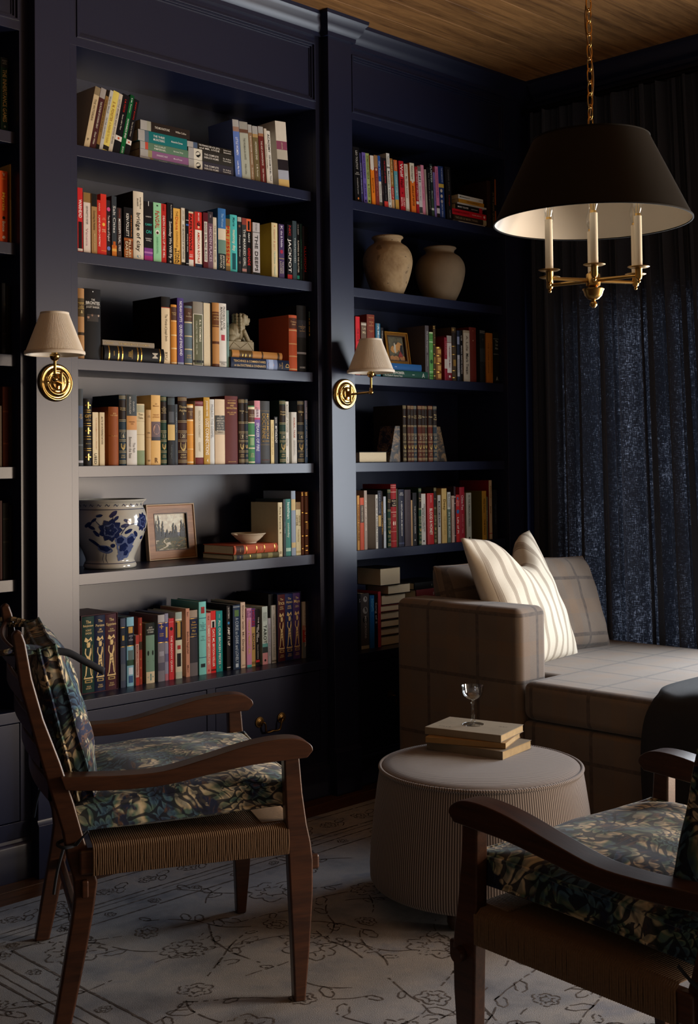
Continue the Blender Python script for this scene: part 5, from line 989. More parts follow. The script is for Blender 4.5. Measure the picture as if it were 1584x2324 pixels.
slipcase(.0605, .2065, .085, CT, .261, .185, '3f1c26', 'maroon slipcase holding three gilt books at the ledge left end', [
    (.0640, .1130, '14302a', 'dark green gilt book with robed figure in maroon slipcase', 'h,.07,.4,%s,The;h,.12,.8,%s,Babylonians;h,.2,.5,%s,H.W.F~SAGGS;' % (G_, G_, G_)+figure(0, 0, '14302a', .3)+';h,.93,.45,%s,FOLIO~SOCIETY' % G_),
    (.1140, .1565, '141c38', 'navy gilt book with tall figure in maroon slipcase', 'h,.07,.4,%s,The;h,.13,.8,%s,Persians;h,.2,.5,%s,J.M.~COOK;' % (G_, G_, G_)+figure(0, 0, '141c38', .3)+';h,.93,.5,%s,FOLIO~SOCIETY' % G_),
    (.1575, .2035, '43202a', 'maroon gilt book with striding figure in maroon slipcase', 'h,.07,.4,%s,The;h,.13,.85,%s,Egyptians;h,.21,.6,%s,ALAN~GARDINER;' % (G_, G_, G_)+figure(0, 0, '43202a', .3)+';h,.93,.5,%s,FOLIO~SOCIETY' % G_)], 'gilt volumes in the maroon slipcase')
slipcase(.9345, 1.0585, .082, CT, .262, .19, '20253f', 'navy slipcase holding three gilt books near the ledge right end', [
    (.9375, .9760, '4f2226', 'brown-red gilt book in the navy slipcase', 'h,.07,.4,%s,The;h,.12,.75,%s,Inca;h,.2,.5,%s,NIGEL~DAVIES;' % (G_, G_, G_)+figure(0, 0, '4f2226', .29)+';h,.92,.55,%s,FOLIO~SOCIETY' % G_),
    (.9768, 1.0175, '232c5c', 'royal blue gilt book in the navy slipcase', 'h,.07,.4,%s,The;h,.12,.8,%s,Aztecs;h,.2,.5,%s,NIGEL~DAVIES;' % (G_, G_, G_)+figure(0, 0, '232c5c', .29)+';h,.92,.55,%s,FOLIO~SOCIETY' % G_),
    (1.0183, 1.0560, '46306a', 'purple gilt book in the navy slipcase', 'h,.07,.4,%s,The;h,.12,.8,%s,Maya;h,.2,.55,%s,NORMAN~HAMMOND;' % (G_, G_, G_)+figure(0, 0, '46306a', .29)+';h,.92,.55,%s,FOLIO~SOCIETY' % G_)], 'gilt volumes in the navy slipcase')
book(.905, .10, CT, .026, .262, .19, 0, '121216', 'plain black hardcover beside the navy slipcase on the counter ledge', '', 'hc')

# ---- flat books
def flat(xr, y, z, L, t, d, colr, label, dec='', kind='hc', **kw): return book(xr, y, z, t, L, d, -90, colr, label, dec, kind, **kw)
flat(.378, .045, 1.631, .249, .052, .165, '141314', 'thick black book lying flat with gold rings on its spine', 'B;b,.07,.085,G;b,.22,.235,G;b,.285,.3,G;h,.15,.3,c8a050,LARSEN;v,.36,.36,.1,c8a050,I;b,.54,.555,G;b,.6,.615,G;b,.92,.935,G;h,.42,.6,c8a050,BOOK of~MORMON~REFERENCE~CONCORDANCE;h,.83,.4,b8b0a0,M', 'hc')
flat(.349, .06, 1.6835, .215, .0195, .15, '8f8576', 'thin grey book lying on top of the thick black one', 'v,.03,.2,.4,b8a070,A THEOLOGY;v,.3,.9,.4,b8a070,THE TIMELESS MYTH OF ATONEMENT', 'hc')
flat(.973, .045, 1.631, .29, .041, .165, '1f2840', 'navy hardcover lying flat under the stone lion', 'b,.6,.79,7a8ab0;g,.68,.5,c89a80;b,.64,.72,a8b8d8;v,.04,.58,.2@.2,d8b880,TEACHINGS & COMMENTARIES;v,.05,.58,.2@-.2,d8b880,on the DOCTRINE & COVENANTS;h,.85,.6,c8a868,HOYT~W.~BREWSTER;h,.96,.6,c8a868,D', 'hc')
flat(.950, .06, 1.6725, .25, .0285, .15, 'b07c44', 'tan leather book lying directly under the stone lion', 'B;b,.14,.4,5a4428;b,.2,.206,G;b,.26,.266,G;b,.34,.346,G;b,.58,.61,4a3420;b,.9,.94,4a3420', 'hc')
flat(.916, .05, .921, .224, .019, .185, '5a553a', 'olive leather book lying flat under an orange-red one', 'B;b,.06,.2,2c2c34;h,.13,.5,c8b888,Virgil;b,.35,.36,G;b,.5,.6,8a8258;b,.75,.85,8a8258', 'hc')
flat(.916, .06, .9405, .214, .033, .18, 'b4583e', 'orange-red leather book lying flat below the small dish', 'B;b,.04,.22,4a3028;h,.13,.4,d8b080,Dickens;b,.27,.285,G;b,.5,.515,G;b,.68,.695,G;h,.6,.6,c89a68,TALES;b,.92,.935,G', 'hc')
flat(1.783, .045, 1.631, .283, .032, .16, '234a40', 'dark green hardcover lying flat below a blue one', 'v,.03,.46,.34@.18,e0e0d4,THE WOODWORKER:;v,.03,.42,.26@-.22,d0d0c4,The Charles H. Hayward Years;h,.66,.4,c8d0c4,I;v,.86,.92,.6,c8d0c4,A', 'hc')
flat(1.759, .06, 1.6635, .237, .03, .15, '2a5c94', 'blue cloth book lying flat under the small gilt frame', 'p,.06,.2,.7,88a0c0;h,.3,.3,a8b8d0,I', 'hc')
flat(1.527, .05, 1.276, .165, .044, .125, '141214', 'small dark book lying flat with pale page edges outward', '', 'hc', spine_out=False)
# pile of flat books with page edges outward on the ledge of the right bookcase
zz = CT
for i, (xr, L, t, d, c, lab) in enumerate((
        (1.74, .24, .040, .19, '2a2220', 'dark brown book at the bottom of the ledge pile'),
        (1.73, .23, .034, .18, '4a1c1e', 'deep red book second from bottom of the ledge pile'),
        (1.72, .22, .030, .17, '1c1c22', 'black book third from bottom of the ledge pile'),
        (1.70, .22, .034, .17, '4a2426', 'wine book in the middle of the ledge pile'),
        (1.71, .22, .026, .165, '6a2428', 'red covered book third from top of the ledge pile'),
        (1.665, .15, .042, .13, '1f1e20', 'small black book second from top of the ledge pile'),
        (1.685, .14, .04, .13, '2a2622', 'small brown book one below the top of the ledge pile'))):
    flat(xr, .07+.01*(i % 2), zz, L, t, d, c, lab, '', 'hc', spine_out=False, group='books piled flat on the ledge of the right bookcase'); zz += t+.0006
flat(1.613, .06, zz, .125, .073, .14, '1a181a', 'thick black book on top of the ledge pile', '', 'hc', spine_out=False)
zz = CT
for i, (xr, L, t, c, lab) in enumerate(((1.98, .23, .05, '241c1a', 'lowest dark book in the pile behind the sofa arm'), (1.97, .23, .06, '3a1a1c', 'dark red book in the pile behind the sofa arm'), (1.97, .22, .055, '1c1c20', 'black book in the pile behind the sofa arm'), (1.96, .22, .045, '5a1f20', 'bright red book in the pile behind the sofa arm'), (1.95, .22, .03, '181818', 'topmost black book in the pile behind the sofa arm'))):
    flat(xr, .09, zz, L, t, .17, c, lab, 'v,.3,.7,.3,8a8880,I', 'hc', group='books piled flat behind the sofa arm'); zz += t+.0006

# ------------------------------------------------------------------ shelf ornaments
def vase(name, label, loc, prof, m, n=48):
    root = thing(name, label, 'vase', loc, 0, 'stoneware jars on the right bookcase')
    bm = BM(); lathe(bm, prof, n); obj('body', bm, m, root, smooth=60); return root
def thick(prof, e):
    """outer profile bottom->top, closed with an inner wall"""
    return [(0, prof[0][1])]+prof+[(max(r-e, .002), z_-(0 if i == 0 else .0)) for i, (r, z_) in enumerate(reversed(prof[1:]))]+[(0, prof[0][1]+e)]
def smoothprof(p, k=5): return [(max(v.x, 0), v.z) for v in catmull([(r, 0, z_) for r, z_ in p], k)]
vp = smoothprof([(.062, 0), (.066, .01), (.09, .07), (.106, .135), (.104, .175), (.088, .208), (.066, .225), (.058, .232), (.06, .245), (.068, .252), (.066, .258)])
vase('stoneware_jar', 'warm brown speckled stoneware jar, left one of the pair', (1.635, .135, 1.986), thick(vp, .008), STONE)
vp2 = smoothprof([(.064, 0), (.068, .01), (.096, .07), (.112, .135), (.108, .178), (.09, .207), (.07, .221), (.063, .228), (.066, .24), (.074, .247), (.071, .252)])
vase('stoneware_jar', 'greyer pitted stoneware jar, right one of the pair', (1.985, .14, 1.986), thick(vp2, .008), mat('grey_stoneware', '8d7a60', .85, 0, .3, 14, .5, 60))

# blue and white pot
def porcelain():
    m, nt, b = principled('blue_white_porcelain'); v = obj_coords(nt)
    nt.links.new(mixcol(nt, noise(nt, v, 12, 3), lin('a9a79e'), lin('bdbbb2')), b.inputs['Base Color'])
    b.inputs['Roughness'].default_value = .14; b.inputs['Coat Weight'].default_value = .5; return m
PORC = porcelain()
COBALT = mat('cobalt_brushwork', '1b2650', .16, 0, .45, 70, 0, 200)
COBALT2 = mat('pale_cobalt_wash', '55628a', .16, 0, .3, 60)
pr = [(.084, 0), (.09, .004), (.091, .012), (.086, .022), (.084, .032), (.094, .06), (.112, .1), (.125, .14), (.1275, .17), (.122, .195), (.116, .208), (.114, .216), (.117, .226), (.125, .233), (.127, .238)]
pp = smoothprof(pr)
pot = thing('porcelain_jardiniere', 'blue and white porcelain pot with painted flowers', 'pot', (.226, .158, .921))
bm = BM(); lathe(bm, thick(pp, .006), 64); obj('body', bm, PORC, pot, smooth=60)
def rad(z_):
    for (r0, a), (r1, b_) in zip(pp, pp[1:]):
        if a <= z_ <= b_ and b_ > a: return r0+(r1-r0)*(z_-a)/(b_-a)
    return .12
def onpot(u, z_, lift=.0005):
    a = u; r = rad(z_)+lift; return (r*math.cos(a), r*math.sin(a), z_)
bmA, bmB = BM(), BM()
def blob(bm_, u, z_, r, el=1.0, rot=0, lob=0, lift=.0005):
    n = 18; vs = []
    for i in range(n):
        a = 2*PI*i/n; rr = r*(1+lob*math.cos(5*a)); dx = rr*math.cos(a)*el; dz = rr*math.sin(a)/max(el, .3)
        x_ = dx*math.cos(rot)-dz*math.sin(rot); q = dx*math.sin(rot)+dz*math.cos(rot)
        vs.append(bm_.verts.new(onpot(u+x_/.12, z_+q, lift)))
    c = bm_.verts.new(onpot(u, z_, lift))
    for i in range(n): bm_.faces.new((c, vs[i], vs[(i+1) % n]))
def stroke(bm_, pts, wd, lift=.0006):
    P = catmull([(u, z_, 0) for u, z_ in pts], 6); prev = None
    for i, p in enumerate(P):
        a = P[max(i-1, 0)]; b_ = P[min(i+1, len(P)-1)]; t = Vector(((b_.x-a.x)*.12, b_.y-a.y)); t.normalize()
        ww = wd*(.4+.6*math.sin(PI*min(1, (i+1)/len(P))))
        q = [bm_.verts.new(onpot(p.x+s*-t.y*ww/.12, p.y+s*t.x*ww, lift)) for s in (-1, 1)]
        if prev: bm_.faces.new((prev[0], prev[1], q[1], q[0]))
        prev = q
U0 = -2.05   # direction of the side that faces the room
def peony(u, z_, r):
    for k in range(9):
        a = 2*PI*k/9; blob(bmA, u+r*.72*math.cos(a)/.12, z_+r*.72*math.sin(a), r*.36, 1.2, a, .1, .0005)
    blob(bmB, u, z_, r*.66, 1, 0, .15, .0007)
    for k in range(6):
        a = 2*PI*k/6+.3; blob(bmA, u+r*.3*math.cos(a)/.12, z_+r*.3*math.sin(a), r*.17, 1.3, a, .1, .0009)
peony(U0-.1, .135, .034); peony(U0+.95, .16, .028); peony(U0-2.2, .13, .034); peony(U0+2.3, .14, .03)
for (u, z_) in ((-.55, .17), (-.4, .185), (-.62, .145), (-.5, .125), (-.02, .19), (.05, .175), (.3, .15), (.42, .13), (.36, .165), (.7, .12), (.6, .095), (1.25, .13), (1.1, .105), (-.72, .155)):
    blob(bmA, U0+u, z_, random.uniform(.007, .011), 1.5, random.uniform(-1, 1), .05)
stroke(bmA, [(U0-.1, .11), (U0-.05, .15), (U0-.03, .19)], .0014); stroke(bmA, [(U0-.1, .13), (U0-.35, .15), (U0-.55, .175)], .0014)
stroke(bmA, [(U0+.2, .12), (U0+.4, .15), (U0+.95, .16)], .0016)
# pierced rock
for (u, z_, r) in ((.35, .075, .026), (.55, .1, .022), (.2, .1, .018), (.5, .055, .022), (.32, .045, .018), (.62, .07, .016)): blob(bmB, U0+u, z_, r, 1.1, .4, .14, .0005)
for (u, z_, r) in ((.35, .075, .012), (.55, .1, .01), (.2, .1, .009), (.5, .055, .008)):
    blob(bmA, U0+u, z_, r*1.35, 1.1, .2, .1, .0007)
# bird
blob(bmB, U0-.28, .07, .021, 1.5, -.2, .04, .0006); blob(bmA, U0-.28, .072, .014, 1.5, -.2, .15, .0009)
blob(bmA, U0-.02, .082, .008, 1.1, 0, 0, .0008); stroke(bmA, [(U0-.4, .075), (U0-.62, .095), (U0-.78, .105)], .006); stroke(bmA, [(U0-.34, .056), (U0-.4, .035), (U0-.36, .022)], .0012); stroke(bmA, [(U0-.24, .055), (U0-.27, .036), (U0-.2, .022)], .0012)
for z_ in (.02, .205):
    stroke(bmA, [(U0+a*.25, z_) for a in range(-12, 13)], .0011)
for k in range(24):
    u = U0-3+k*.25; stroke(bmA, [(u, .2155), (u+.05, .2225), (u+.1, .216), (u+.14, .222)], .0011)
obj('cobalt_painting', bmA, COBALT, pot, smooth=0)['kind'] = 'stuff'; obj('cobalt_wash', bmB, COBALT2, pot, smooth=0)['kind'] = 'stuff'

# framed landscape
def framed(name, label, cat, loc, rot, wd, ht, rim, m_frame, m_edge, paint):
    root = thing(name, label, cat, loc); root.rotation_euler = rot
    pf = lambda p, q, a: (p, a, q)
    bm = BM(); ring(bm, (0, wd, 0, ht), (rim, wd-rim, rim, ht-rim), 0, .016, pf)
    obj('frame', bm, m_frame, root, .002, 2)
    bm = BM(); e = .005
    ring(bm, (-e, wd+e, -e, ht+e), (0, wd, 0, ht), -.004, .016, pf)
    obj('frame_edge', bm, m_edge, root, .001, 1)
    bm = BM(); e = .003
    ring(bm, (rim-e, wd-rim+e, rim-e, ht-rim+e), (rim, wd-rim, rim, ht-rim), -.001, .01, pf)
    obj('frame_slip', bm, mat('dark_slip', '3a2416', .5), root)
    paint(root, rim, wd-rim, rim, ht-rim)
    return root
def daub(bm_, x, z_, rx, rz, y_=.0085, n=10):
    vs = [bm_.verts.new((x+rx*math.cos(2*PI*i/n)*random.uniform(.7, 1.2), y_, z_+rz*math.sin(2*PI*i/n)*random.uniform(.7, 1.2))) for i in range(n)]
    bm_.faces.new(vs)
def landscape(root, x0, x1, z0, z1):
    W_, H_ = x1-x0, z1-z0
    obj_ = lambda nm, bm_, c: obj(nm, bm_, mat('oil_'+c, c, .5, 0, .35, 90, .4, 300), root, smooth=0)
    bm = BM(); bx(bm, x0, x1, .009, .012, z0, z1); obj_('canvas', bm, 'd4ccb8')
    def clip(v, a, b_): return min(max(v, a), b_)
    def layer(nm, c, gen, y_):
        bm = BM()
        for (x, z_, rx, rz) in gen:
            rx *= W_; rz *= H_; xx = clip(x0+x*W_, x0+rx*1.2, x1-rx*1.2); q = clip(z0+z_*H_, z0+rz*1.2, z1-rz*1.2); daub(bm, xx, q, rx, rz, y_); y_ -= .000004
        obj_(nm, bm, c)['kind'] = 'stuff'
    rr = random.uniform
    layer('clouds', 'e6e0cc', [(rr(0, 1), rr(.6, .95), rr(.06, .12), rr(.04, .07)) for _ in range(16)], .0088)
    layer('distant_ridge', '5c6478', [(rr(0, 1), rr(.36, .46), .12, .05) for _ in range(18)], .0085)
    layer('meadow', '5f5c36', [(rr(0, 1), rr(.02, .34), .1, .04) for _ in range(60)], .0082)
    layer('undergrowth', '3f442c', [(rr(0, 1), rr(.02, .34), .07, .03) for _ in range(34)], .0079)
    trees = []
    for cx, base, top in ((.08, .3, .8), (.16, .32, .95), (.27, .34, .78), (.6, .36, .72), (.68, .36, .66), (.86, .36, .8), (.93, .35, .7), (.4, .36, .55), (.5, .36, .5)):
        for i in range(14):
            t = i/13; trees.append((cx+rr(-.012, .012), base+(top-base)*t, .055*(1-t)+.01, .03))
    layer('fir_trees', '2e3336', trees, .0074)
    layer('path', 'c8bfa8', [(.22+.1*math.sin(i*.5)+.035*i*.5, .04+i*.023, .05-.0025*i, .014) for i in range(12)], .0068)
    layer('wildflowers', 'b07a34', [(rr(.5, 1), rr(.08, .3), .02, .008) for _ in range(16)], .0065)
FRAME_OAK = wood_mat('oak_frame_wood', '6a4326', 'a8754a', .45, 0, 8)
framed('framed_landscape', 'small oil landscape of fir trees in an oak frame', 'picture', (.476, .268, .927), (math.radians(-6), 0, 0), .213, .198, .032, FRAME_OAK, mat('pale_edge', 'b89a78', .5), landscape)
def stilllife(root, x0, x1, z0, z1):
    W_, H_ = x1-x0, z1-z0; rr = random.uniform
    obj_ = lambda nm, bm_, c: obj(nm, bm_, mat('oil_'+c, c, .45, 0, .35, 90, .4, 300), root, smooth=0)
    bm = BM(); bx(bm, x0, x1, .009, .012, z0, z1); obj_('canvas', bm, '4a4636')
    def layer(nm, c, L, y_):
        bm = BM()
        for (x, z_, rx, rz) in L:
            rx *= W_; rz *= H_; daub(bm, min(max(x0+x*W_, x0+rx*1.2), x1-rx*1.2), min(max(z0+z_*H_, z0+rz*1.2), z1-rz*1.2), rx, rz, y_); y_ -= .000004
        obj_(nm, bm, c)['kind'] = 'stuff'
    layer('backdrop', '5f5a44', [(rr(0, 1), rr(.3, 1), .12, .1) for _ in range(24)], .0087)
    layer('table', 'b07a44', [(rr(0, 1), rr(.04, .16), .12, .06) for _ in range(24)], .0083)
    layer('ochre_fruit', 'c08a4a', [(.3, .45, .14, .16), (.7, .6, .2, .22), (.5, .5, .12, .16)], .0079)
    layer('white_jug', 'c8bfa8', [(.42, .5, .07, .2), (.42, .66, .05, .1)], .0075)
    layer('dark_vessel', '1c1a1c', [(.8, .44, .09, .2), (.82, .6, .07, .08)], .0073)
    layer('red_fruit', '8a2c24', [(.7, .3, .09, .1), (.78, .22, .08, .08), (.64, .2, .07, .07)], .007)
framed('framed_still_life', 'small still life in a gilt frame standing on a blue book', 'picture', (1.606, .11, 1.6985), (math.radians(-9), 0, math.radians(-3)), .128, .134, .014, mat('gilt_frame', '9a6a28', .35, .6, .3, 60), mat('gilt_edge', 'b8822f', .35, .6), stilllife)

# pedestal dish
dish = thing('pottery_dish', 'small cream ribbed pottery dish on two flat books', 'dish', (.838, .135, .9745))
pd = [(.03, 0), (.031, .004), (.036, .008), (.047, .016), (.048, .018), (.055, .024), (.056, .026), (.063, .033), (.067, .036), (.066, .038), (.058, .031), (.046, .018), (.03, .008), (0, .007)]
CREAM = mat('cream_glaze', 'd0c6ae', .4, 0, .08, 40)
bm = BM(); lathe(bm, [(0, 0)]+pd, 40); obj('bowl', bm, CREAM, dish, smooth=30)
for s in (-1, 1):
    bm = BM(); tube(bm, catmull([(s*.064, -.012, .034), (s*.076, -.006, .037), (s*.076, .006, .037), (s*.064, .012, .034)], 4), .003, 8); obj('lug_handle', bm, CREAM, dish)

# stone guardian lion
lion = thing('stone_lion', 'carved grey soapstone guardian lion on two flat books', 'statue', (.772, .115, 1.7015), math.radians(-12))
SOAP = mat('soapstone', '8f8468', .62, 0, .25, 50, .3, 180)
bm = BM(); bx(bm, -.056, .056, -.032, .032, 0, .036); obj('plinth', bm, SOAP, lion, .002, 2)
bm = BM()
bm_p = [(-.052, .002), (-.03, .03), (0, .008), (.03, .03), (.052, .002)]
for a, b_ in zip(bm_p, bm_p[1:]): tube(bm, [(a[0], -.0325, a[1]+.002), (b_[0], -.0325, b_[1]+.002)], .0012, 6)
obj('carved_border', bm, SOAP, lion)
bm = BM(); B0 = .034
def el(x, y_, z_, a, b_, c): sphere(bm, (x, y_, B0+z_), 1, 14, 10, (a, b_, c))
el(-.03, 0, .026, .026, .026, .03); el(-.012, 0, .042, .027, .024, .033); el(.008, 0, .056, .026, .024, .03); el(.012, 0, .04, .02, .02, .03)
el(-.03, -.02, .014, .02, .011, .015); el(-.03, .02, .014, .02, .011, .015); el(-.012, -.024, .006, .018, .009, .007); el(-.012, .024, .006, .018, .009, .007)
for s in (-1, 1):
    for i in range(6): el(.022+.018*i/5, s*.017, .04-.036*i/5, .0095, .009, .011)
    el(.045, s*.017, .005, .013, .009, .006)
el(.022, 0, .088, .024, .023, .025); el(.04, 0, .084, .015, .016, .012); el(.047, 0, .09, .008, .012, .006); el(.04, 0, .071, .012, .013, .005); el(.034, 0, .1, .012, .017, .007)
for s in (-1, 1): el(.02, s*.022, .098, .007, .005, .009); el(.036, s*.012, .096, .005, .005, .004)
for k in range(7):
    for j in range(5):
        a = -1.2+2.4*j/4; el(.012-.026*math.cos(a)*.9+.004*k*0, .024*math.sin(a), .104-.011*k, .0062, .0062, .0062)
el(-.052, 0, .035, .009, .009, .022); el(-.05, 0, .056, .008, .01, .012)
lb = obj('lion_body', bm, SOAP, lion, smooth=60)
rm = lb.modifiers.new('remesh', 'REMESH'); rm.mode = 'VOXEL'; rm.voxel_size = .0018; rm.use_smooth_shade = True
# bookends
for x0, flip, lab in ((1.548, 1, 'left mottled marble bookend beside the leather set'), (1.853, -1, 'right mottled marble bookend beside the leather set')):
    w_ = .068; pts = [(0, 0), (w_, 0), (w_, .153), (w_-.03, .153)] if flip > 0 else [(0, 0), (w_, 0), (.024, .153), (0, .153)]
    bm = BM(); prism(bm, pts, 0, .085, lambda p, q, a: (p, a, q)); o = obj('marble_bookend', bm, MARBLE, None, .0015, 2, loc=(x0 if flip > 0 else x0+.0, .058, 1.276))
    tag(o, lab, 'bookend', 'marble bookends on the right bookcase')
# ------------------------------------------------------------------ soft goods helpers
def cushion(name, sx, sy, sz, m, parent=None, crown=.5, edge=.35, n=22, pinch=.05, wr=.004, seed=1, piping=None, power=2.6, mpipe=None, chop=0):
    """box/knife-edge cushion centred on the origin, sx*sy wide, sz thick"""
    rnd = random.Random(seed); ph = [rnd.uniform(0, 6.28) for _ in range(8)]
    bm = BM(); top = {}; bot = {}
    for i in range(n+1):
        for j in range(n+1):
            a = -1+2*i/n; b_ = -1+2*j/n
            a = math.sin(a*PI/2)*.35+a*.65; b_ = math.sin(b_*PI/2)*.35+b_*.65
            x = a*sx/2*(1-pinch*(1-b_*b_)*abs(a)**3); y_ = b_*sy/2*(1-pinch*(1-a*a)*abs(b_)**3)
            h = max(0, (1-abs(a)**power))**.55*max(0, (1-abs(b_)**power))**.55
            w_ = wr*(math.sin(9*a+4*b_+ph[0])+math.sin(-6*a+11*b_+ph[1])*.6+math.sin(15*b_+ph[2])*.4)*(1-.5*h)
            e = edge*sz/2
            if chop:
                q = math.exp(-((a-.12)/.33)**2)*max(0, (b_+.35)/1.35)**2; y_ -= chop*q; h *= 1-.45*q; x += .03*q*(1 if a > .12 else -.3)
            z_ = e+(sz/2-e)*h
            top[i, j] = bm.verts.new((x, y_, z_+w_*min(1, 4*(1-max(abs(a), abs(b_))+.05))))
            bot[i, j] = bm.verts.new((x, y_, -z_*(.9)))
    for i in range(n):
        for j in range(n):
            bm.faces.new((top[i, j], top[i+1, j], top[i+1, j+1], top[i, j+1])); bm.faces.new((bot[i, j], bot[i, j+1], bot[i+1, j+1], bot[i+1, j]))
    ring = [(i, 0) for i in range(n)]+[(n, j) for j in range(n)]+[(i, n) for i in range(n, 0, -1)]+[(0, j) for j in range(n, 0, -1)]
    for k in range(len(ring)):
        p, q = ring[k], ring[(k+1) % len(ring)]; bm.faces.new((top[p], bot[p], bot[q], top[q]))
    pt = [top[k].co.copy() for k in ring]; pb = [bot[k].co.copy() for k in ring]
    o = obj(name, bm, m, parent, smooth=80)
    if piping:
        for P in ((pt, pb) if edge > .15 else ([(a+b_)/2 for a, b_ in zip(pt, pb)],)):
            b2 = BM(); tube(b2, P, piping, 6, closed=True); obj('piping', b2, mpipe or m, parent)
    return o

# ------------------------------------------------------------------ armchairs
CORD = mat('paper_cord', '6e5740', .8, 0, .3, 200, .2, 600)
TIE = mat('dark_tie_fabric', '141d2a', .85, 0, .3, 80, .2, 400)
ARM = [(-.55, .586), (-.497, .584), (-.414, .580), (-.319, .582), (-.223, .602), (-.123, .625), (-.047, .634), (.004, .631), (.033, .616), (.039, .601), (.024, .585), (-.03, .583), (-.123, .578), (-.223, .564), (-.296, .552), (-.367, .547), (-.461, .549), (-.54, .556)]
FLEG = [(-.032, .59), (-.028, .433), (-.024, .363), (-.021, .287), (-.015, .132), (-.011, 0), (.016, 0), (.028, .125), (.037, .25), (.038, .33), (.033, .374), (.024, .417), (.014, .491), (.006, .59)]
RPOST = [(-.655, .900), (-.638, .785), (-.599, .635), (-.573, .543), (-.546, .45), (-.536, .39), (-.523, .345), (-.519, .306), (-.527, .246), (-.543, .155), (-.57, 0), (-.531, 0), (-.517, .06), (-.492, .18), (-.476, .266), (-.467, .33), (-.478, .372), (-.495, .425), (-.518, .51), (-.549, .608), (-.585, .707), (-.61, .80), (-.624, .88), (-.632, .904), (-.643, .910)]
ARM = [(p, q-.010) for p, q in ARM]
def armchair(loc, ang, label, who):
    c = thing('armchair', label, 'chair', loc, ang, 'walnut armchairs with tapestry cushions')
    yf, yr = .305, .288
    for s in (-1, 1):
        bm = BM(); prism(bm, FLEG, s*yf-.0165, s*yf+.0165, lambda p, q, a: (p, a, q)); obj('leg', bm, CHAIRWOOD, c, .005, 3)
        bm = BM(); prism(bm, RPOST, s*yr-.015, s*yr+.015, lambda p, q, a: (p, a, q)); obj('leg', bm, CHAIRWOOD, c, .006, 3)
        bm = BM()
        up = catmull([(p, 0, q) for p, q in ARM[:10]], 4); dn = catmull([(p, 0, q) for p, q in ARM[10:]], 4)
        prism(bm, [(v.x, v.z) for v in up+dn], -.027, .027, lambda p, q, a: (p, a+s*(yf-.004+.0 if p > -.2 else yr+(yf-.004-yr)*max(0, (p+.55)/.35)), q))
        obj('armrest', bm, CHAIRWOOD, c, .009, 4)
        bm = BM(); bx(bm, -.51, -.01, s*yf-.0125 if s > 0 else s*yf-.0125, s*yf+.0125, .352, .408); obj('side_rail', bm, CHAIRWOOD, c, .006, 3)
        bm = BM(); lathe(bm, [(0, -.012), (.011, -.011), (.0145, -.006), (.0145, .03), (0, .03)], 12, (.012, s*(yf+.004), .325), 'y'); 
        o = obj('tenon_peg', bm, CHAIRWOOD, c)
        bm = BM(); bx(bm, .025, .056, s*yf-.009, s*yf+.009, .305, .34); obj('tenon_peg', bm, CHAIRWOOD, c, .006, 3)
        bm = BM(); bx(bm, -.505, -.489, s*yr-.014+s*.014, s*yr+.014+s*.014, .30, .34); obj('tenon_peg', bm, CHAIRWOOD, c, .004, 2)
    for z_, x in ((.38, -.005), ):
        bm = BM(); bx(bm, x-.012, x+.012, -yf, yf, .352, .408); obj('front_rail', bm, CHAIRWOOD, c, .006, 3)
    bm = BM(); bx(bm, -.515, -.492, -yr, yr, .352, .408); obj('back_rail', bm, CHAIRWOOD, c, .006, 3)
    bm = BM(); bx(bm, -.51, -.49, -yr, yr, .19, .215); obj('stretcher', bm, CHAIRWOOD, c, .005, 2)
    for z_ in (.84, .765, .69, .615, .54):
        xo = -.548-.108*(z_-.45)/.455
        bm = BM()
        pts = [(xo-.006-.022*(1-(i/6-1)**2 if False else math.sin(PI*i/12)), -yr+2*yr*i/12) for i in range(13)]
        for (x0, y0), (x1, y1) in zip(pts, pts[1:]):
            v = [bm.verts.new(q) for q in ((x0, y0, z_-.022), (x1, y1, z_-.022), (x1, y1, z_+.022), (x0, y0, z_+.022), (x0+.011, y0, z_-.022), (x1+.011, y1, z_-.022), (x1+.011, y1, z_+.022), (x0+.011, y0, z_+.022))]
            for f in ((0, 1, 2, 3), (7, 6, 5, 4), (0, 4, 5, 1), (3, 2, 6, 7)): bm.faces.new([v[k] for k in f])
        bmesh.ops.remove_doubles(bm, verts=bm.verts, dist=1e-5)
        obj('back_slat', bm, CHAIRWOOD, c, .004, 2)
    # woven cord seat: cords wrap the side rails and run across
    bm = BM(); n = 92
    for i in range(n):
        x = -.478+.455*i/(n-1); j = random.uniform(-.001, .001); yo = yf+.0155
        path = [(x, -yo+.02, .346), (x+j, -yo, .352), (x-j, -yo-.0005, .38), (x, -yo, .408), (x, -yo+.012, .4175), (x, -.15, .417), (x, 0, .414+j), (x, .15, .417), (x, yo-.012, .4175), (x, yo, .408), (x+j, yo+.0005, .38), (x, yo, .352), (x, yo-.02, .346)]
        tube(bm, path, .0023, 5)
    for i in range(96):
        yy = -.285+.57*i/95; xo = .0095
        tube(bm, [(-.012, yy, .347), (xo, yy, .352), (xo+.001, yy, .38), (xo, yy, .409), (-.01, yy, .4205), (-.08, yy, .4205)], .0023, 5)
    o = obj('cord_seat', bm, CORD, c, smooth=60); o['kind'] = 'stuff'
    cs, sn = math.cos(ang), math.sin(ang)
    def wp(x, y_, z_): return (loc[0]+x*cs-y_*sn, loc[1]+x*sn+y_*cs, loc[2]+z_)
    # seat cushion, a loose thing
    sc = thing('seat_cushion', 'tapestry seat cushion on the '+who, 'cushion', wp(-.256, 0, .478), ang, 'tapestry seat cushions')
    sc.rotation_euler = (0, math.radians(-1.5), ang)
    cushion('cover', .54, .575, .132, TAPESTRY, sc, edge=.40, n=30, pinch=.03, wr=.0045, seed=len(label), piping=.0045)
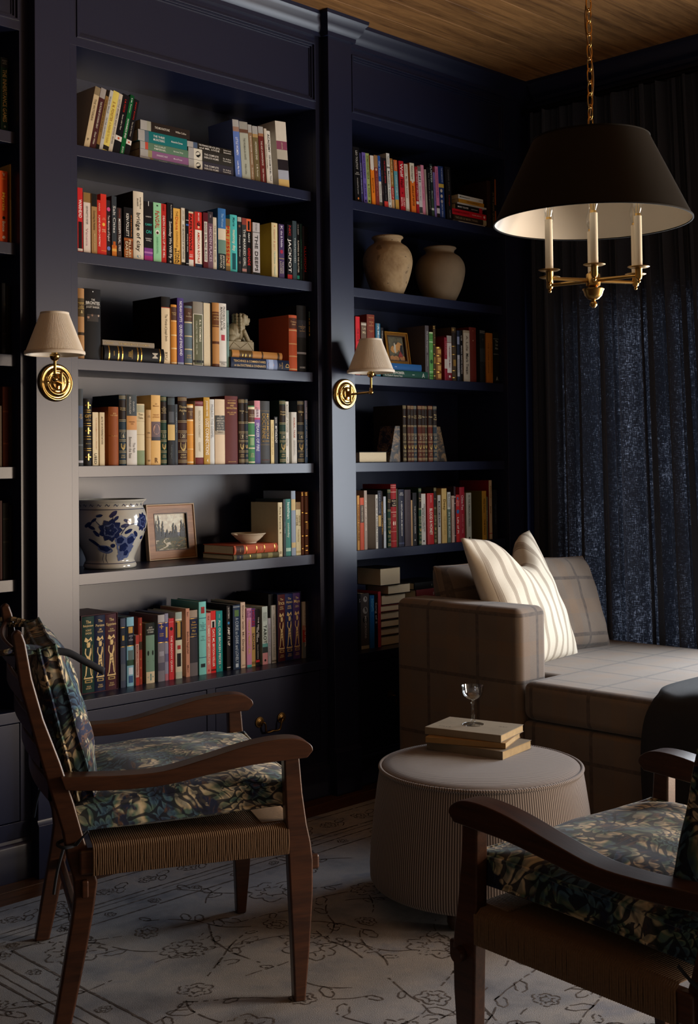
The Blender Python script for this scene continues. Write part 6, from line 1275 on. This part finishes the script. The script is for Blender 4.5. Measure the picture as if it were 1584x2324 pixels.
    for s in (-1, 1):
        tr = bpy.data.objects.new('tie', None); COL.objects.link(tr); tr.parent = sc
        bm = BM()
        tube(bm, catmull([(-.235, s*.27, -.03), (-.262, s*.305, -.05), (-.29, s*.312, -.052), (-.30, s*.28, -.05), (-.27, s*.268, -.045)], 5), .004, 6); obj('tie_loop', bm, TIE, tr); bm = BM()
        tube(bm, catmull([(-.262, s*.31, -.05), (-.252, s*.322, -.035), (-.235, s*.328, -.018)], 4), [.004]*4+[.003]*5, 6); obj('tie_end', bm, TIE, tr); bm = BM()
        tube(bm, catmull([(-.29, s*.312, -.055), (-.305, s*.318, -.1), (-.315, s*.32, -.15)], 4), .0035, 6)
        obj('tie_end', bm, TIE, tr)
    # back cushion leaning on the slats
    bc = thing('back_cushion', 'tapestry back cushion tied to the '+who, 'cushion', wp(*((-.528, 0, .668) if 'left' in who else (-.475, 0, .65))), ang, 'tapestry back cushions')
    lean = math.radians(14)
    bc.rotation_euler = (0, 0, ang)
    o = cushion('cover', .40, .525, .12, TAPESTRY, bc, edge=.32, n=26, pinch=.05, wr=.005, seed=len(label)+3, piping=.0045)
    # orient: local z of the cushion points forward, local x points down along the posts
    for ch in bc.children: ch.rotation_euler = (0, math.radians(90)-lean, 0)
    for s in (-1, 1):
        tr = bpy.data.objects.new('tie', None); COL.objects.link(tr); tr.parent = bc
        bm = BM(); tube(bm, catmull([(-.055, s*.25, .19), (-.10, s*.275, .20), (-.135, s*.298, .195), (-.15, s*.28, .19), (-.1, s*.262, .185), (-.055, s*.25, .185)], 5), .0065, 6); obj('tie_loop', bm, TAPESTRY, tr)
        bm = BM(); sphere(bm, (-.045, s*.252, .183), .018, 10, 8, (1, .7, .8)); obj('tie_knot', bm, TAPESTRY, tr)
        bm = BM(); P = catmull([(-.045, s*.252, .185), (.0, s*.25, .178), (.04, s*.248, .155), (.085, s*.245, .128)] if s < 0 else [(-.045, s*.252, .18), (-.03, s*.262, .15), (-.035, s*.268, .11), (-.03, s*.272, .07)], 6)
        for (a, b_) in zip(P, P[1:]):
            wv = Vector((.25, 0, .97))*.0085
            bm.faces.new([bm.verts.new(q) for q in (a-wv, b_-wv, b_+wv, a+wv)])
        bmesh.ops.remove_doubles(bm, verts=bm.verts, dist=1e-5)
        t_ = obj('tie_end', bm, TIE, tr, smooth=60); sm = t_.modifiers.new('thickness', 'SOLIDIFY'); sm.thickness = .003
    return c
A1 = math.radians(-27)
armchair((-.235-math.sin(A1)*.3225, -1.296+math.cos(A1)*.3225, 0), A1, 'walnut armchair with tapestry cushions beside the bookcase on the left', 'left armchair')
A2 = math.radians(84.9)
armchair((-.382+math.sin(A2)*.3225, -1.932-math.cos(A2)*.3225, 0), A2, 'walnut armchair with tapestry cushions in the right foreground', 'right foreground armchair')

# ------------------------------------------------------------------ ottoman
OC = (.60, -1.178)
ott = thing('round_ottoman', 'round tapered ottoman in brown ticking stripe', 'ottoman', (OC[0], OC[1], 0))
def uvmesh(name, rings, m, parent, ufun):
    n = len(rings[0]); vs = [p for r in rings for p in r]; fs = []; uv = []
    for i in range(len(rings)-1):
        for k in range(n):
            j = (k+1) % n; fs.append((i*n+k, i*n+j, (i+1)*n+j, (i+1)*n+k))
            for (ri, kk) in ((i, k), (i, k+1), (i+1, k+1), (i+1, k)): uv.append(ufun(ri, kk, rings[ri][kk % n]))
    me = bpy.data.meshes.new(name); me.from_pydata(vs, [], fs); l = me.uv_layers.new(name='UVMap')
    for q, d in zip(uv, l.data): d.uv = q
    me.shade_smooth(); o = finish(name, me, m, parent); return o
n = 128
side = [(.318, .062), (.326, .075), (.327, .11), (.322, .18), (.312, .27), (.302, .34), (.296, .378), (.292, .386)]
NST = 268
rings = [[(r*math.cos(2*PI*k/n), r*math.sin(2*PI*k/n), z_) for k in range(n)] for r, z_ in [(.05, .062)]+side]
uvmesh('side_upholstery', rings, TICKING, ott, lambda ri, kk, p: (kk/n*NST*.0074, p[2]))
tops = [(.291, .386), (.285, .393), (.26, .3985), (.2, .4025), (.12, .4045), (.05, .405), (.001, .405)]
rings = [[(r*math.cos(2*PI*k/n), r*math.sin(2*PI*k/n), z_) for k in range(n)] for r, z_ in tops]
uvmesh('top_upholstery', rings, TICKING, ott, lambda ri, kk, p: ((p[0]*.75+p[1]*.66), p[1]))
seg = 160
rings = []
for k in range(seg+1):
    a = 2*PI*k/seg; cx, cy = .2935*math.cos(a), .2935*math.sin(a)
    rings.append([(cx+.0058*math.cos(b_)*math.cos(a), cy+.0058*math.cos(b_)*math.sin(a), .388+.0058*math.sin(b_)) for b_ in [2*PI*i/8 for i in range(8)]])
uvmesh('piping', rings, TICKING, ott, lambda ri, kk, p: (ri*.0115+kk*.0012, 0))
FOOT = mat('turned_foot_wood', '3a2517', .4, 0, .2, 20)
for k in range(4):
    a = .4+k*PI/2; bm = BM(); lathe(bm, [(0, 0), (.018, 0), (.026, .006), (.031, .02), (.03, .036), (.022, .046), (.02, .07), (0, .07)], 24, (.24*math.cos(a), .24*math.sin(a), .0)); obj('bun_foot', bm, FOOT, ott)

# old books on the ottoman and a coupe glass
OLD = mat('foxed_paper', 'b39a70', .85, 0, .2, 60, .2, 300); OLDC = 'a08c6c'
def oldbook(label, cx, cy, z_, a, w_, L, t, colr):
    r = thing('antique_book', label, 'book', (cx, cy, z_), a, 'old books stacked on the ottoman')
    m = mat('old_cover_'+colr, colr, .75, 0, .18, 25, .15, 200)
    bm = BM(); bx(bm, -w_/2, w_/2, -L/2, L/2, 0, .0016); bx(bm, -w_/2, w_/2, -L/2, L/2, t-.0016, t); bx(bm, -w_/2-.001, -w_/2+.002, -L/2, L/2, 0.0002, t-.0002); obj('cover', bm, m, r, .0007, 1)
    bm = BM(); bx(bm, -w_/2+.002, w_/2-.003, -L/2+.002, L/2-.002, .0017, t-.0017); obj('page_block', bm, OLD, r, smooth=0)
    return r
oldbook('buff antique book at the bottom of the ottoman stack', .709, -1.085, .4035, math.radians(9), .18, .262, .026, '766a58')
oldbook('tan antique book in the middle of the ottoman stack', .700, -1.070, .43, math.radians(22), .165, .25, .017, '967648')
tb = oldbook('worn buff paperback on top of the ottoman stack with glass', .716, -1.062, .4475, math.radians(14), .17, .252, .022, '867964')
bmt = BM(); vs = []
INK = mat('faded_ink', '4a4238', .8)
def flat_text(s, size, x, y_, z_, rz, parent):
    vs_, fs_, w_ = text_geo(s); me = bpy.data.meshes.new('lettering')
    cs, sn = math.cos(rz), math.sin(rz)
    me.from_pydata([(x+(vx-w_/2)*size*cs-vy*size*sn, y_+(vx-w_/2)*size*sn+vy*size*cs, z_) for vx, vy in vs_], [], fs_)
    return finish('lettering', me, INK, parent)
bmt.free()
flat_text('F I L L E', .012, -.055, .075, .0223, -PI/2+.0, tb); flat_text('N R F', .011, .02, -.085, .0223, -PI/2, tb)
cg = thing('coupe_glass', 'empty cut-stem coupe glass standing on the antique books', 'glass', (.727, -1.048, .4698))
bowl = [(.0042, .072), (.008, .0745), (.018, .079), (.027, .087), (.031, .097), (.033, .112), (.0345, .118)]
bb = smoothprof(bowl, 4)
bm = BM(); lathe(bm, bb+[(r-.0011, z_+.0004) for r, z_ in reversed(bb[1:])]+[(0, .0745)], 40); obj('bowl', bm, GLASS, cg, smooth=60)
bm = BM(); lathe(bm, [(0, 0), (.033, 0), (.034, .0012), (.03, .002), (.012, .004), (.006, .008), (.0075, .012), (.0048, .016), (.0058, .022), (.0068, .04), (.005, .058), (.004, .062), (.007, .066), (.0045, .07), (.0042, .073), (0, .073)], 10); obj('stem', bm, GLASS, cg, smooth=25)

# ------------------------------------------------------------------ chaise longue
ch = thing('chaise_longue', 'taupe plaid chaise longue with one square arm by the curtain', 'sofa', (1.8, -1.2, 0))
def loc_(x, y_, z_): return (x-1.8, y_+1.2, z_)
CX0, CX1, CY0, CY1 = 1.25, 2.33, -2.35, -.24
def sbox(name, x0, x1, y0, y1, z0, z1, bev, seg=5):
    bm = BM(); bx(bm, x0-1.8, x1-1.8, y0+1.2, y1+1.2, z0, z1); return obj(name, bm, PLAID, ch, bev, seg)
sbox('arm', CX0, CX0+.17, -.83, CY1, .05, .757, .032)
sbox('backrest', CX0+.172, CX1, -.40, CY1, .05, .72, .03)
sbox('seat_base', CX0+.012, CX1, CY0, -.832, .06, .368, .015, 3)
bm = BM(); P = [(CX0, CY0), (CX1, CY0), (CX1, -.405), (CX0+.176, -.405), (CX0+.176, -.836), (CX0, -.836)]
prism(bm, [(x-1.8, y_+1.2) for x, y_ in P], .374, .508, lambda p, q, a: (p, q, a)); obj('seat_cushion', bm, PLAID, ch, .034, 6)
for x, y_ in ((CX0+.06, -.3), (CX1-.06, -.3), (CX0+.06, CY0+.07), (CX1-.06, CY0+.07)):
    bm = BM(); zf = .0008 if x < 2.05 else FLOOR; lathe(bm, [(0, zf), (.02, zf), (.027, .06), (0, .06)], 16, (x-1.8, y_+1.2, 0)); obj('leg', bm, FOOT, ch)
# loose cushions
def pillow(name, label, m, base, alpha, lean, w_, h_, t_, roll=0, seed=3, pinch=.07, power=2.2, piping=None, group=None, chop=0):
    """base = lower-left corner of the front; alpha turns about z, lean tips it back"""
    r = thing(name, label, 'cushion', base, 0, group)
    R_ = Matrix.Rotation(alpha, 4, 'Z') @ Matrix.Rotation(-lean, 4, 'X') @ Matrix.Rotation(roll, 4, 'Y')
    r.rotation_euler = R_.to_euler()
    o = cushion('cover', w_, h_, t_, m, r, edge=.06, n=30, pinch=pinch, wr=.004, seed=seed, power=power, piping=piping, chop=chop)
    for c_ in r.children: c_.rotation_euler = (PI/2, 0, 0); c_.location = (w_/2, t_*.35, h_/2)
    return r
pillow('back_cushion_plaid', 'dark plaid back cushion behind the sofa arm', PLAID, (1.40, -.47, .51), math.radians(4), math.radians(14), .46, .385, .17, 0, 5, .03, 4, .004, 'plaid sofa cushions')
pillow('back_cushion_plaid', 'sunlit plaid cushion propped near the curtain', PLAID, (1.80, -.60, .53), math.radians(-4), math.radians(22), .38, .40, .14, math.radians(3), 6, .03, 4, .004, 'plaid sofa cushions')
pillow('striped_pillow', 'cream striped linen pillow with a dented top leaning on the sofa', STRIPED, (1.395, -.765, .512), math.radians(10), math.radians(23), .55, .545, .19, math.radians(0), 11, .07, 2.2, None, None, .13)
# throw
THROW = mat('charcoal_knit', '1b1b1f', .95, 0, .25, 300, .5, 500)
bm = BM(); path = catmull([(1.222, 0, .07), (1.224, 0, .3), (1.226, 0, .46), (1.25, 0, .51), (1.3, 0, .524), (1.5, 0, .523), (1.75, 0, .524), (1.9, 0, .525)], 5); g = {}
ny = 30
for i, p in enumerate(path):
    for j in range(ny+1):
        t = j/ny; wv = .007*(1+math.sin(t*23+i*.12)); dv = .02*math.sin(i*.3)*(1-t)
        dirx = -1 if p.z < .49 else 0
        g[i, j] = bm.verts.new((p.x+dirx*wv, -1.36-.62*t+dv, p.z+(0 if dirx else wv)))
for i in range(len(path)-1):
    for j in range(ny): bm.faces.new((g[i, j], g[i+1, j], g[i+1, j+1], g[i, j+1]))
th = thing('throw_blanket', 'dark charcoal throw draped over the chaise edge', 'blanket', (0, 0, 0))
o = obj('throw', bm, THROW, th, smooth=80); s_ = o.modifiers.new('thickness', 'SOLIDIFY'); s_.thickness = .01; s_.offset = 1

# ------------------------------------------------------------------ curtain
cu = thing('curtain', 'long pleated navy linen curtain on the right', 'curtain', (2.425, 0, 0))
bm = BM(); NU, NZ = 420, 44; g = {}; rnd = random.Random(5)
ph = [rnd.uniform(-.5, .5) for _ in range(40)]
for i in range(NU+1):
    u = i/NU
    for j in range(NZ+1):
        z_ = .01+2.875*j/NZ; dn = 1-z_/2.885
        fl = 1.0+.13*dn
        y_ = -.05-u*(fl-.035)
        p = u*12.0+.35*math.sin(u*9.0)+.12*math.sin(u*31)
        k = int(p); fr = p-k
        wdt = .30+.16*math.sin(k*2.7+1)            # width of the rounded ridge that stands forward
        amp = .034+.016*math.sin(k*1.9)+.012*dn
        rid = math.exp(-((fr-.5)/(wdt*(.55+.35*dn)))**4)
        x = -amp*rid+.010*math.sin(2*PI*(fr*2+.2*k))*(1-rid)+.006*dn*math.sin(7*u*6.28+3*dn+k)
        y_ += (.030+.010*math.sin(k*2.2))*math.sin(2*PI*(fr-.5))*rid*(.75+.25*dn)+.010*dn*math.sin(k*3.1)
        g[i, j] = bm.verts.new((x, y_, z_))
for i in range(NU):
    for j in range(NZ): bm.faces.new((g[i, j], g[i+1, j], g[i+1, j+1], g[i, j+1]))
obj('curtain_panel', bm, CURTAIN, cu, smooth=80)
bm = BM(); tube(bm, [(-.01, -.01, 2.9), (-.01, -2.2, 2.9)], .012, 12); obj('curtain_rod', bm, mat('black_iron', '14120f', .4, .8), cu)

# ------------------------------------------------------------------ wall sconces
PLEAT = mat('pleated_silk', 'e4dccd', .8, 0, .06, 30, .1, 400); TRIM_ = mat('shade_trim', 'd6cbba', .8, 0, .04, 40)
def sconce(loc, ang, label, ln):
    s = thing('wall_sconce', label, 'sconce', loc, 0, 'brass wall sconces with pleated shades')
    bm = BM(); lathe(bm, [(0, -.024), (.012, -.024), (.021, -.023), (.0225, -.019), (.024, -.017), (.033, -.0155), (.036, -.0185), (.0385, -.019), (.041, -.0165), (.044, -.0125), (.0505, -.0115), (.054, -.0135), (.0575, -.012), (.0605, -.006), (.061, 0), (0, 0)], 64, axis='y'); obj('back_plate', bm, BRASS, s, smooth=60)
    for q in (-1, 1):
        bm = BM(); lathe(bm, [(0, -.022), (.0035, -.0215), (.0048, -.018), (.0028, -.016), (.003, -.011), (0, -.011)], 14, (q*.038, 0, 0), 'y'); obj('screw_finial', bm, BRASS, s)
    # hinge post
    bm = BM(); lathe(bm, [(0, -.036), (.003, -.0355), (.0045, -.032), (.003, -.029), (.0055, -.0275), (.0055, .0275), (.003, .029), (.0045, .032), (.003, .0355), (0, .036)], 16, (0, -.036, 0)); bx(bm, -.004, .004, -.036, -.018, -.012, .012); obj('hinge', bm, BRASS, s, smooth=40)
    dx, dy = math.cos(ang)*ln, math.sin(ang)*ln; E0 = Vector((dx, -.036+dy, .004))
    bm = BM(); tube(bm, [(0, -.036, -.002), E0], .0045, 12); sphere(bm, E0, .0095, 14, 10)
    lathe(bm, [(.0055, .006), (.0075, .009), (.0055, .012), (.007, .0145), (.005, .017)], 14, E0); obj('swing_arm', bm, BRASS, s, smooth=60)
    bm = BM(); tube(bm, [E0+Vector((0, 0, .01)), E0+Vector((0, 0, .062))], .0048, 14); obj('stem', bm, BRASS, s)
    bm = BM(); lathe(bm, [(0, .056), (.006, .0565), (.0125, .062), (.0155, .07), (.016, .0755), (.0145, .077), (.0105, .077), (0, .077)], 24, E0); obj('cup', bm, BRASS, s, smooth=50)
    bm = BM(); lathe(bm, [(.0105, .077), (.0105, .12), (0, .12)], 20, E0); obj('candle_sleeve', bm, BRASS_S, s)
    bm = BM(); lathe(bm, [(0, .165), (.006, .16), (.0125, .147), (.014, .137), (.011, .125), (.008, .12), (0, .12)], 18, E0); obj('bulb', bm, mat('frosted_bulb', 'd8d2c6', .3), s)
    z0, z1, r0, r1 = .078, .205, .0905, .0425
    bm = BM(); n = 240; A, B = [], []
    for k in range(n):
        a = 2*PI*k/n; w_ = .0009*(1 if k % 2 else -1)
        A.append(bm.verts.new((E0.x+(r0+w_)*math.cos(a), E0.y+(r0+w_)*math.sin(a), E0.z+z0))); B.append(bm.verts.new((E0.x+(r1+w_*.5)*math.cos(a), E0.y+(r1+w_*.5)*math.sin(a), E0.z+z1)))
    for k in range(n): bm.faces.new((A[k], A[(k+1) % n], B[(k+1) % n], B[k]))
    obj('shade', bm, PLEAT, s, smooth=10)
    bm = BM(); lathe(bm, [(r0-.0025, z0+.001), (r1-.0025, z1-.001)], 64, E0); obj('shade_lining', bm, WHITE_IN, s)
    bm = BM(); lathe(bm, [(r0-.001, z0+.009), (r0+.0015, z0+.008), (r0+.003, z0+.002), (r0+.0018, z0-.003), (r0-.003, z0-.003)], 64, E0, closed=True); obj('shade_binding', bm, TRIM_, s, smooth=60); bm = BM(); lathe(bm, [(r1+.001, z1-.007), (r1+.0022, z1-.003), (r1+.0012, z1+.002), (r1-.002, z1+.002), (r1-.002, z1-.007)], 64, E0, closed=True); obj('shade_binding', bm, TRIM_, s, smooth=60)
    return s
sconce((-.112, -.04, 1.542), math.radians(-135), 'left brass sconce with pleated shade, arm towards the room', .085)
sconce((1.188, -.04, 1.545), math.radians(-66), 'right brass sconce with pleated shade, arm swung right', .085)

# ------------------------------------------------------------------ pendant
PX, PY, PZ = .2055, -1.8555, 1.833
pd_ = thing('pendant_chandelier', 'black drum-cone pendant with brass candle arms hanging on a chain', 'chandelier', (PX, PY, PZ))
rb, rt, sh = .2290, .135, .196
bm = BM(); lathe(bm, [(rb, 0), (rt, sh)], 96); obj('shade', bm, BLACKSHADE, pd_)
bm = BM(); lathe(bm, [(rb-.0015, .0005), (rt-.0015, sh-.0005)], 96); obj('shade_lining', bm, mat('white_shade_lining', 'c4beb2', .55, 0, .02, 20), pd_)
bm = BM(); lathe(bm, [(rb+.0012, -.001), (rb+.0012, .002), (rb-.002, .002), (rb-.002, -.001)], 96, closed=True); obj('shade_rim', bm, BLACKSHADE, pd_); bm = BM(); lathe(bm, [(rt+.0015, sh-.002), (rt+.0015, sh+.001), (rt-.002, sh+.001), (rt-.002, sh-.002)], 96, closed=True); obj('shade_rim', bm, BLACKSHADE, pd_)
HB = -.142
bm = BM(); tube(bm, [(0, 0, HB+.02), (0, 0, sh+.004)], .005, 12); obj('stem', bm, BRASS_S, pd_)
for k in range(3):
    a = k*2*PI/3+.4; bm = BM(); tube(bm, [(0, 0, sh-.004), (rt*math.cos(a), rt*math.sin(a), sh-.002)], .0016, 8); obj('shade_spoke', bm, BRASS_S, pd_)
bm = BM(); lathe(bm, [(0, HB-.058), (.004, HB-.0575), (.0085, HB-.052), (.0085, HB-.047), (.0045, HB-.042), (.005, HB-.040), (.013, HB-.037), (.020, HB-.029), (.0235, HB-.018), (.0252, HB-.016), (.0252, HB-.0135), (.015, HB-.012), (.009, HB-.010), (.012, HB-.008), (.0165, HB-.006), (.0165, HB+.02), (.013, HB+.023), (.006, HB+.028), (0, HB+.03)], 32); obj('hub', bm, BRASS_S, pd_, smooth=50)
va = math.radians(45.1)
for k in range(6):
    a = PI/6+k*PI/3 - va + math.radians(0) ; R_ = .116
    a = math.radians(30+60*k)-va+math.radians(-9.6)
    cx, cy = R_*math.cos(a), R_*math.sin(a)
    ar = bpy.data.objects.new('candle_arm', None); COL.objects.link(ar); ar.parent = pd_
    bm = BM(); tube(bm, [(.014*math.cos(a), .014*math.sin(a), HB+.006), (cx, cy, HB+.006)], [.0052, .0038], 12); obj('arm_rod', bm, BRASS_S, ar)
    bm = BM(); lathe(bm, [(0, -.012), (.003, -.011), (.0042, -.0075), (.0025, -.004), (.0065, -.002), (.0078, .003), (.0078, .02), (.009, .022), (.021, .0235), (.025, .0255), (.0248, .0262), (.009, .0258), (0, .0258)], 28, (cx, cy, HB)); obj('drip_pan', bm, BRASS_S, ar, smooth=40)
    bm = BM(); lathe(bm, [(.0088, .026), (.0088, .142), (.006, .1425), (0, .1425)], 20, (cx, cy, HB)); obj('candle_sleeve', bm, mat('ivory_candle', 'e4d9c4', .5, 0, .04, 30), ar)
    bm = BM(); lathe(bm, [(.0062, .1425), (.0062, .148), (0, .148)], 14, (cx, cy, HB)); obj('socket', bm, BRASS_S, ar)
    bm = BM(); lathe(bm, smoothprof([(.0058, .148), (.0095, .158), (.0115, .168), (.0105, .18), (.006, .196), (.0015, .206), (.0, .208)], 3), 18, (cx, cy, HB)); obj('bulb', bm, GLASS, ar, smooth=60)
    bm = BM()
    for q in range(4):
        b_ = q*PI/2; tube(bm, [(cx+.003*math.cos(b_), cy+.003*math.sin(b_), HB+.15), (cx+.004*math.cos(b_), cy+.004*math.sin(b_), HB+.185)], .0006, 5)
    obj('filament', bm, mat('filament_wire', 'd8c090', .4), ar)['kind'] = 'stuff'
# loop and chain
bm = BM(); tube(bm, [(.018*math.cos(q*2*PI/24)*_r2.x, .018*math.cos(q*2*PI/24)*_r2.y, sh+.008+.018*math.sin(q*2*PI/24)) for q in range(24)], .0028, 8, closed=True); obj('hanging_loop', bm, BRASS, pd_)
bm = BM(); ln, wd = .0205, .0072
pts = []
for q in range(28):
    t = 2*PI*q/28; pts.append((wd*math.cos(t), 0, ln*math.sin(t)*.72+math.copysign(ln*.14, math.sin(t))*(abs(math.sin(t))**.4)))
tube(bm, pts, .0019, 7, closed=True)
cme = bpy.data.meshes.new('chain_link'); bm.to_mesh(cme); bm.free(); cme.shade_smooth(); cme.materials.append(BRASS)
z_ = sh+.036; k = 0
while PZ+z_ < CEIL-.01:
    o = bpy.data.objects.new('chain_link', cme); COL.objects.link(o); o.parent = pd_; o.location = (0, 0, z_); o.rotation_euler = (0, 0, (PI/2 if k % 2 else 0)-va+.5); z_ += .0285; k += 1
bm = BM(); P = [(.007*math.sin(q*.55), .006*math.cos(q*.7), sh+.03+q*.0285) for q in range(int((CEIL-PZ-sh-.04)/.0285)+1)]
tube(bm, catmull(P, 4), .0017, 7); obj('cord', bm, mat('clear_brown_cord', '6a4a24', .4), pd_)
bm = BM(); lathe(bm, [(0, CEIL-PZ-.032), (.012, CEIL-PZ-.032), (.05, CEIL-PZ-.012), (.055, CEIL-PZ), (0, CEIL-PZ)], 32); obj('ceiling_rose', bm, BRASS, pd_)
